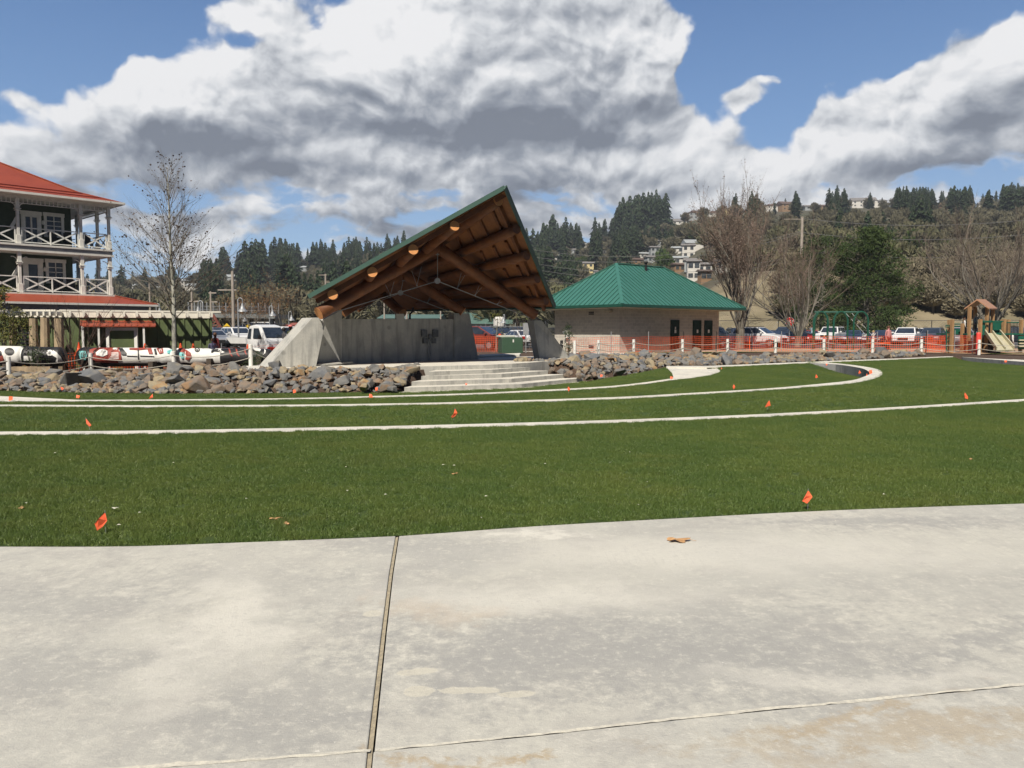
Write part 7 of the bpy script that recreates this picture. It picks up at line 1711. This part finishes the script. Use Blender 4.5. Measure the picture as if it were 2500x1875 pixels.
m.box((0,0,.45), (1.6,.35,.06)); m.build('seat', M_orange, tb, world=False)
for x in (-.65,.65): m = MB(); m.box((x,0,.22), (.08,.3,.44)); m.build('leg', M_black, tb, world=False)
# ================================================================ PLAY STRUCTURE
M_post = mat('tan_post', (.38,.23,.11), (.32,.19,.09), 3, .6); M_slide = mat('beige_slide', (.52,.48,.34), (.46,.43,.30), 2, .4); M_pgreen = mat('play_green', (.010,.085,.055), (.012,.10,.065), 3, .45); M_proof = mat('play_roof', (.42,.23,.135), (.38,.20,.12), 2, .6)
ps = thing('play_structure', 'tan and dark green playground tower with gabled roof and double slide', 'playground', gp(2400, 51, .245))
def PPt(u, v, Y): return W(u, v, Y)
def ppost(u, vt, vb, Y):
    b = W(u, vb, Y); b.z = .2; tz = W(u, vt, Y).z; m = MB(); m.box((b.x, b.y, (b.z+tz)/2), (.16,.16,tz-b.z), .3); m.build('post', M_post, ps)
PX = lambda a, b: (2180 + a*.1567, 640 + b*.1567)
for a, b, c, Y in ((862,900,1380,49.5),(908,892,1390,49.0),(1108,900,1300,52),(1072,955,1300,50.5),(1176,692,1290,50.0),(1268,700,1180,53.5),(1452,700,1150,50.6),(1542,700,1180,53.6),(1352,890,1200,49.2),(1722,888,1230,50.5),(1690,895,1180,53),(1795,895,1180,54),(1990,895,1240,50.5),(1780,900,1200,52)):
    u, v = PX(a, b); ppost(u, v, PX(a, c)[1], Y)
# gabled roof
ra0, ra1, rb0, rb1 = W(*PX(1310,575),50.2), W(*PX(1440,578),54), W(*PX(1112,718),50.2), W(*PX(1625,715),54)
rc0 = W(*PX(1500,715),50.2); rd1 = W(*PX(1240,712),54)
m = MB(); m.prism([ra0, ra1, rb1, rc0], (0,0,-.08)); m.build('roof_panel', M_proof, ps)
m = MB(); m.prism([rb0, rd1, ra1, ra0], (0,0,-.08)); m.build('roof_panel', M_proof, ps)
# decks, panels, rails
zdk = 1.45
def pd(u, Y): p = W(u, 800, Y); return (p.x, p.y)
m = MB(); x0, y0_ = pd(PX(1176,0)[0], 50.0); x1, _ = pd(PX(1542,0)[0], 53.6); m.box(((x0+x1)/2, 51.8, zdk-.05), (x1-x0+.2, 3.6, .1)); m.build('platform', M_pgreen, ps)
m = MB(); x0, _ = pd(PX(1380,0)[0], 50.2); x1, _ = pd(PX(1722,0)[0], 50.2); m.box(((x0+x1)/2, 51.6, zdk-.03), (x1-x0, 2.8, .1)); m.build('platform', M_pgreen, ps)
def panel(a0, b0, a1, b1, Y, mt): m = MB(); q = [W(*PX(a0,b0),Y), W(*PX(a1,b0),Y), W(*PX(a1,b1),Y), W(*PX(a0,b1),Y)]; m.prism(q, (0,.06,0)); m.build('side_panel', mt, ps)
panel(1385, 925, 1440, 1120, 50.4, M_pgreen); panel(1560, 935, 1690, 1125, 50.8, M_pgreen); panel(925, 1040, 1060, 1130, 51, M_pgreen)
m = MB()
for (a0,b0),(a1,b1),Y in (((820,985),(908,985),49.2),((820,1010),(908,1010),49.2),((930,965),(1240,965),51.5),((930,1000),(1170,1000),51.5),((1370,920),(1722,922),50.3),((1370,935),(1700,935),50.3),((1740,940),(1990,940),51),((1740,1115),(2040,1115),51),((835,1050),(835,1390),49),((855,1100),(900,1100),49.2),((855,1160),(900,1160),49.2),((855,1230),(900,1230),49.2),((855,1300),(900,1300),49.2)):
    m.tube([W(*PX(a0,b0),Y), W(*PX(a1,b1),Y)], .035, 6)
m.build('railing', M_pgreen, ps)
m = MB()
for k in range(12): a = 1745 + k*22; m.tube([W(*PX(a,940),51), W(*PX(a,1115),51)], .018, 4)
m.build('railing', M_black, ps)
# double slide
T0, T1_, B0, B1 = W(*PX(1435,1105),49.6), W(*PX(1665,1105),50.4), W(*PX(1615,1372),47.2), W(*PX(1885,1362),48.0)
m = MB(); m.prism([T0, T1_, B1, B0], (0,.02,-.07)); sl_ = m.build('slide', M_slide, ps)
m = MB()
for f in (0,.5,1): m.beam(T0.lerp(T1_, f) + Vector((0,0,.10)), B0.lerp(B1, f) + Vector((0,0,.10)), .06, .24 if f != .5 else .14)
m.build('slide_rail', M_slide, sl_)
m = MB(); c = B0.lerp(B1,.5); m.box((c.x-.2, c.y+.5, .32), (.25,.25,.3)); m.box((c.x-1.2, c.y+1.6, .6), (.15,.15,.8)); m.build('slide_support', M_black, ps)
panel(1955, 1150, 2060, 1360, 50, M_pgreen)
m = MB()
for b in (1215, 1265, 1310): m.beam(W(*PX(1965,b),49.9), W(*PX(2060,b),49.9), .08, .08)
m.build('climbing_rung', M_slide, ps)
for a, b, Y in ((1440,1290,50.8),(1520,1290,50.8)):
    u, v = PX(a, 1160); bq = W(u, v, Y); m = MB(); m.box((bq.x, bq.y, .6), (.28,.28,1.1)); m.build('support_post', M_beam, ps)
UPP = {'elR':(.22,-.20,1.32),'wrR':(.20,-.42,1.40),'haR':(.20,-.50,1.43)}
p = W(*PX(1112,1160),50.6); p.z = zdk-.25; person('boy in a white shirt and dark trousers standing on the playground deck holding a post', p, 1.2, 1.22, UPP, ('white_shirt',(.75,.73,.70)), ('black',(.02,.02,.024)), 'brown')
p = W(*PX(1280,1160),51.6); p.z = zdk; person('child in a pale patterned top under the playground roof', p, .5, 1.22, {}, ('pale_pattern',(.35,.36,.38)), ('dark_blue',(.03,.04,.06)), 'blond')
p = W(*PX(1860,1330),53); p.z = .245; person('child in white and grey walking behind the slide', p, 1.0, 1.25, {'knL':(-.11,-.14,.50),'anL':(-.11,-.10,.10),'toL':(-.11,-.26,.05),'anR':(.11,.18,.10),'toR':(.11,.04,.05)}, ('white_shirt',(.75,.73,.70)), ('pale',(.45,.42,.42)), 'brown')
# ================================================================ LAMPS, POLES, BRIDGE, SIGNS
def zof(v, Y): return 1.6 + (HZ-v)*Y/F
def lamp(u, vt, vb, Y, du, lab, hook=1):
    b = W(u, vb, Y); b.z = .24; H = zof(vt, Y) - b.z; t = thing('street_lamp', lab, 'street lamp', b, 0, 'gooseneck street lamps'); r = abs(du)*Y/F/2; s = 1 if du > 0 else -1
    m = MB(); pts = [Vector((0,0,0)), Vector((0,0,H-r))] + [Vector((s*(r - r*cos(pi*i/8)), 0, H-r+r*sin(pi*i/8))) for i in range(1, 9)] + [Vector((s*2*r, 0, H-r-.25))]; m.tube(pts, [.07,.05]+[.035]*9, 7); m.build('pole', M_steel, t, world=False)
    m = MB(); m.lathe((s*2*r,0,H-r-.85), [(.36,0),(.34,.05),(.19,.22),(.12,.40),(.07,.62)], 12); m.build('lamp_shade', M_steel, t, world=False)
lamp(583,728,838,60,11,'tallest gooseneck lamp with bell shade, in front of the white SUV'); lamp(593,765,820,98,5.5,'small distant gooseneck lamp right of the tallest lamp'); lamp(659,747,825,80,7.5,'gooseneck lamp at the right part of the footbridge'); lamp(706,761,825,90,6.5,'gooseneck lamp just left of the stage pier')
lamp(497,735,830,52,-11,'big bell lamp hanging behind the young tree'); lamp(383,742,800,74,8,'gooseneck lamp left of the young tree above the shed roof'); lamp(991,700,835,72,-5,'bell lamp seen under the bandstand roof at left'); lamp(1232,768,830,86,-3,'small white lamp seen through the stage opening')
M_pole = mat('utility_pole_wood', (.40,.35,.30), (.30,.26,.22), 1, .9)
def upole(u, vt, vb, Y, r, lab, arms=(), zb=None):
    b = W(u, vb, Y); b.z = zb if zb is not None else .24; H = zof(vt, Y) - b.z; t = thing('utility_pole', lab, 'utility pole', b, 0, 'utility poles')
    m = MB(); m.tube([(0,0,0),(0,0,H)], [r, r*.7], 8); m.build('pole', M_pole, t, world=False)
    for f, L, dx in arms: m = MB(); m.box((dx,0,H*f), (L,.12,.12)); m.build('crossarm', M_pole, t, world=False)
    return b + Vector((0,0,H))
tp1 = upole(571,663,825,86,.20,'tall brown utility pole in front of the left hill',((.99,.1,0),(.74,2.0,-.6)))
tp2 = upole(517,712,830,84,.14,'thinner utility pole between the shed and the tall pole',((.97,.8,.2),(.80,.8,.3)))
tp3 = upole(471,710,830,82,.14,'utility pole right behind the young tree',((.8,.9,.2),))
tp4 = upole(369,693,830,80,.12,'thin utility pole at the end of the inn skirt roof')
tp5 = upole(797,670,830,150,.22,'light pole on the hillside behind the bandstand left roof',((.98,1.6,-.5),(.85,1.4,.6)), 2)
tp6 = upole(1955,533,690,150,.34,'big pale utility pole on the hillside behind the pine',((.97,3.2,-1.8),(.55,2.8,-1.6)), 8)
upole(1368,800,830,95,.10,'short dark pole between stage and restroom'); upole(939,735,830,70,.09,'pale pole under the bandstand roof, left of the pair'); upole(994,748,830,70,.09,'pale pole seen left of the middle stage pier'); upole(1076,748,790,78,.09,'thin white pole seen above the stage back wall')
M_wire = mat('wire', (.12,.12,.12), (.15,.15,.15), 1, .6)
def wire(a, b, sag, lab, r=.035):
    pts = []
    for i in range(17): t_ = i/16; p = a.lerp(b, t_); pts.append(p - Vector((0,0,sag*4*t_*(1-t_))))
    m = MB(); m.tube(pts, r, 4); tag(m.build('power_line', M_wire, loc=pts[0]), lab, 'power line', 'overhead power lines')
wire(W(571,704,86), W(790,745,150), .4, 'power line running from the tall pole to the bandstand roof edge')
for v0, v1, v2, lb_ in ((533,520,508,'top'),(567,556,548,'second'),(612,600,588,'third')):
    wire(W(1955,v0,150), W(2700,v1-10,140), 2, '%s power line crossing the right hillside' % lb_, .055)
for v0, v1, lb_ in ((608,565,'highest'),(626,600,'second'),(640,652,'third'),(655,660,'fourth'),(678,676,'lowest')):
    wire(W(1290,v0,170), W(1955,v1 if v1 < 600 else v1-30,160), 3, '%s thin power line over the houses left of the big pole' % lb_, .045)
# footbridge
M_bridge = mat('bridge_grey', (.16,.17,.165), (.20,.21,.205), 2, .7)
fb = thing('footbridge', 'grey pedestrian bridge with tall mesh railings behind the pickup', 'bridge', W(590,800,112))
Yb = 112
bl, br_ = W(470,766,Yb+6), W(688,770,Yb)
m = MB(); m.beam(bl + Vector((0,0,-.2)), br_ + Vector((0,0,-.2)), 3.0, .55); m.build('deck', M_bridge, fb)
m = MB(); m.beam(bl + Vector((0,-1.4,.15)), br_ + Vector((0,-1.4,.15)), .25, .25); m.build('edge_beam', mat('bridge_edge', (.06,.065,.06)), fb)
m = MB(); h = 1.25*1.0
hh = 1.28
for k in range(64): p = bl.lerp(br_, k/63) + Vector((0,-1.45,0)); m.tube([p + Vector((0,0,.2)), p + Vector((0,0,hh*.86))], .018, 3)
for z in (.6, hh*.86): m.tube([bl + Vector((0,-1.45,z)), br_ + Vector((0,-1.45,z))], .03, 4)
m.build('railing', M_steel, fb)
for k in range(15): p = bl.lerp(br_, k/14) + Vector((0,-1.45,0)); m = MB(); m.box((p.x,p.y,p.z+.9), (.10,.1,1.5)); m.build('railing_post', M_steel, fb)
m = MB(); a, b = bl + Vector((0,-1.43,.2)), br_ + Vector((0,-1.43,.2)); u_ = Vector((0,0,1.25))
for k in range(8): m.tube([a + u_*(k/8), b + u_*(k/8)], .012, 3)
m.build('mesh_panel', M_steel, fb)
for u, w in ((680,.7),(664,.45)): p = W(u,800,Yb+.6); m = MB(); m.box((p.x,p.y,bl.z/2-.1), (w,.8,bl.z-.3)); m.build('bridge_pier', mat('pier_grey', (.30,.30,.28)), fb)
# red lattice brace beside the shed
rs = thing('red_stair_frame', 'rust red diagonal steel stair frame right of the shed', 'stair', W(522,820,100))
m = MB(); a, b = W(520,768,100), W(546,812,100)
m.tube([a, b], .16, 5); m.tube([a + Vector((-.9,0,-.2)), b + Vector((-.9,0,-.2))], .16, 5)
for k in range(9): f = k/8; m.tube([a.lerp(b,f), a.lerp(b,min(1,f+.1)) + Vector((-.9,0,-.2))], .08, 4)
m.build('frame', mat('rust_red', (.22,.07,.05), (.18,.055,.04)), rs)
# yellow signs, stop sign
M_yel = mat('sign_yellow', (.75,.50,.03), (.68,.45,.03), 3, .5); M_stop = mat('sign_red', (.60,.02,.02), (.55,.02,.02), 3, .5)
for u, v, Y, lb_ in ((554,800,88,'yellow diamond road sign just right of the shed'),(607,800,96,'yellow diamond road sign behind the tallest lamp'),(662,804,86,'yellow diamond road sign above the pickup roof')):
    p = W(u,v,Y); t = thing('road_sign', lb_, 'sign', Vector((p.x,p.y,.24)), 0, 'yellow road signs'); z = p.z - .24
    m = MB(); m.prism([(0,-.03,z-.5),(.5,-.03,z),(0,-.03,z+.5),(-.5,-.03,z)], (0,.03,0)); m.build('sign_panel', M_yel, t, world=False)
    m = MB(); m.tube([(0,.03,0),(0,.03,z+.3)], .04, 5); m.build('pole', M_steel, t, world=False)
    m = MB(); m.prism([(-.08,-.045,z-.18),(.08,-.045,z-.18),(.05,-.045,z+.1),(-.05,-.045,z+.1)], (0,.01,0)); m.build('symbol', M_black, t, world=False)
p = W(1928,785,74); t = thing('stop_sign', 'red octagonal STOP sign beside the second bare tree', 'sign', Vector((p.x,p.y,.24)), 0); z = p.z - .24
m = MB(); m.prism([(.40*cos(pi/8+pi/4*k), -.04, z + .40*sin(pi/8+pi/4*k)) for k in range(8)], (0,.03,0)); m.build('sign_panel', M_stop, t, world=False)
m = MB(); m.prism([(.43*cos(pi/8+pi/4*k), -.012, z + .43*sin(pi/8+pi/4*k)) for k in range(8)], (0,.02,0)); m.build('sign_border', M_white, t, world=False)
m = MB(); m.tube([(0,.04,0),(0,.04,z+.3)], .035, 6); m.build('pole', M_steel, t, world=False)
tx = bpy.data.curves.new('sign_text', 'FONT'); tx.body = 'STOP'; tx.size = .30; tx.align_x = 'CENTER'; tx.align_y = 'CENTER'; tx.extrude = .004; tx.materials.append(M_white)
to_ = bpy.data.objects.new('tmp_text', tx); COL.objects.link(to_); bpy.context.view_layer.update(); tm = bpy.data.meshes.new_from_object(to_.evaluated_get(bpy.context.evaluated_depsgraph_get())); bpy.data.objects.remove(to_)
to = bpy.data.objects.new('sign_text', tm); COL.objects.link(to); to.parent = t; to.location = (0,-.048,z); to.rotation_euler = (pi/2,0,0)
# chain-link fence along the bank
fl = thing('chain_link_fence', 'black chain-link fence with top rail along the back of the car park', 'fence', W(2100,790,104))
fpts = [(1330,100),(1752,104),(1900,104),(2050,105),(2200,104),(2350,102),(2560,98)]
def fz(u, Y): p = W(u, 800, Y); p.z = .24; return p
for (u0,Y0_),(u1,Y1_) in zip(fpts, fpts[1:]):
    a, b = fz(u0,Y0_), fz(u1,Y1_); n = max(1, int((b-a).length/3.0))
    m = MB(); m.tube([a + Vector((0,0,2.7)), b + Vector((0,0,2.7))], .035, 5); m.tube([a + Vector((0,0,.15)), b + Vector((0,0,.15))], .02, 4); m.build('top_rail', M_black, fl)
    for k in range(n): p = a.lerp(b, k/n); m = MB(); m.tube([p, p + Vector((0,0,2.75))], .05, 5); m.build('fence_post', M_black, fl)
    m = MB(); L = (b-a).length; d = (b-a)/L; s = 0
    while s < L:
        for sg in (1, -1):
            e = s + sg*2.5; q0_, q1_ = a + d*max(0,min(L,s)) + Vector((0,0,.15)), a + d*max(0,min(L,e)) + Vector((0,0,2.65)); m.tube([q0_, q1_], .006, 3, cap=False)
        s += .35
    m.build('chain_link', M_steel, fl)
# ================================================================ BUILDINGS BEHIND THE STAGE
M_bgreen = mat('faded_green_roof', (.10,.17,.145), (.085,.15,.125), .5, .6); M_pale = MATS['pale_debris']; M_block2 = mat('pale_block', (.42,.40,.35), (.34,.33,.29), 4, .9)
def longhouse(u0, u1, vr, ve, vb, Y, lab, roofm=M_bgreen, wallm=M_block2, hipx=0):
    a, b = W(u0, ve, Y), W(u1, ve, Y); t = thing('industrial_building', lab, 'building', Vector(((a.x+b.x)/2, Y, .2)))
    m = MB(); zt2 = zof(ve, Y); zb2 = min(.2, zof(vb, Y)); m.prism([(a.x,Y,zb2),(b.x,Y,zb2),(b.x,Y+10,zb2),(a.x,Y+10,zb2)], (0,0,zt2-zb2)); m.build('wall', wallm, t)
    zr = zof(vr, Y+6) ; m = MB(); vs = [(a.x-.6,Y-.8,zt2-.05),(b.x+.6,Y-.8,zt2-.05),(b.x+.6,Y+12,zt2-.05),(a.x-.6,Y+12,zt2-.05),(a.x-.6+hipx,Y+5.5,zr),(b.x+.6-hipx,Y+5.5,zr)]; m.add(vs, [(0,1,5,4),(2,3,4,5),(1,2,5),(3,0,4),(3,2,1,0)]); m.build('roof', roofm, t)
    n = max(2, int((b.x-a.x)/4))
    for k in range(n): m = MB(); m.box((a.x + (b.x-a.x)*(k+.5)/n, Y-.03, zb2+(zt2-zb2)*.5), (1.6,.08,.9)); m.build('window', M_win, t)
    return t
longhouse(1130,1243,764,790,812,122,'low building with big faded green roof seen through the stage opening')
longhouse(930,1066,768,777,812,124,'low green roofed building seen above the stage back wall')
longhouse(700,760,788,796,815,118,'low red brick building left of the stage pier', mat('brick_roof',(.30,.09,.06)), mat('brick',(.28,.10,.07)))
longhouse(555,600,795,800,822,112,'white and blue low building under the footbridge', mat('blue_roof',(.10,.16,.35)), M_hw)
longhouse(603,640,786,790,815,114,'white box building under the middle of the footbridge', M_hw, M_hw)
longhouse(1010,1110,757,762,800,150,'pale warehouses behind the stage', M_hw, M_hb)
longhouse(700,740,803,806,822,100,'long white low building behind the white SUV', M_hw, M_hw)
p = W(1219,786,100); t = thing('storage_tank', 'white rounded storage tank on a platform seen through the stage opening', 'tank', Vector((p.x,p.y,.2)))
m = MB(); m.lathe((0,0,p.z-.6-.2), [(.7,0),(.75,.1),(.75,1.0),(.5,1.25)], 14); m.build('tank_body', M_hw, t, world=False)
for x in (-.5,.5): m = MB(); m.box((x,0,(p.z-.8)/2), (.1,.1,p.z-.8)); m.build('leg', M_steel, t, world=False)
rl_ = thing('pipe_railing', 'grey pipe railings and racks behind the parked cars', 'railing', W(1200,820,95))
for k in range(14): p = W(1150+k*12, 820, 95); m = MB(); m.tube([Vector((p.x,p.y,.2)), Vector((p.x,p.y,zof(793 if k % 3 else 788,95)))], .035, 4); m.build('rail_post', M_steel, rl_)
m = MB(); m.tube([W(1145,797,95), W(1310,797,95)], .03, 4); m.tube([W(1145,806,95), W(1310,806,95)], .03, 4); m.build('rail', M_steel, rl_)
# ---- thin air between here and the hill
hm = bpy.data.materials.new('haze'); hm.use_nodes = True; hn = hm.node_tree; hn.nodes.clear()
pv = hn.nodes.new('ShaderNodeVolumePrincipled'); oo = hn.nodes.new('ShaderNodeOutputMaterial'); pv.inputs['Color'].default_value = (.72,.80,.92,1); pv.inputs['Density'].default_value = .0002; pv.inputs['Anisotropy'].default_value = 0
hn.links.new(pv.outputs[0], oo.inputs['Volume'])
if HAZE:
    m = MB(); m.box((0, 380, 90), (2600, 900, 200)); tag(m.build('haze', hm), 'thin pale air softening the far hillside', 'haze', None, 'stuff')
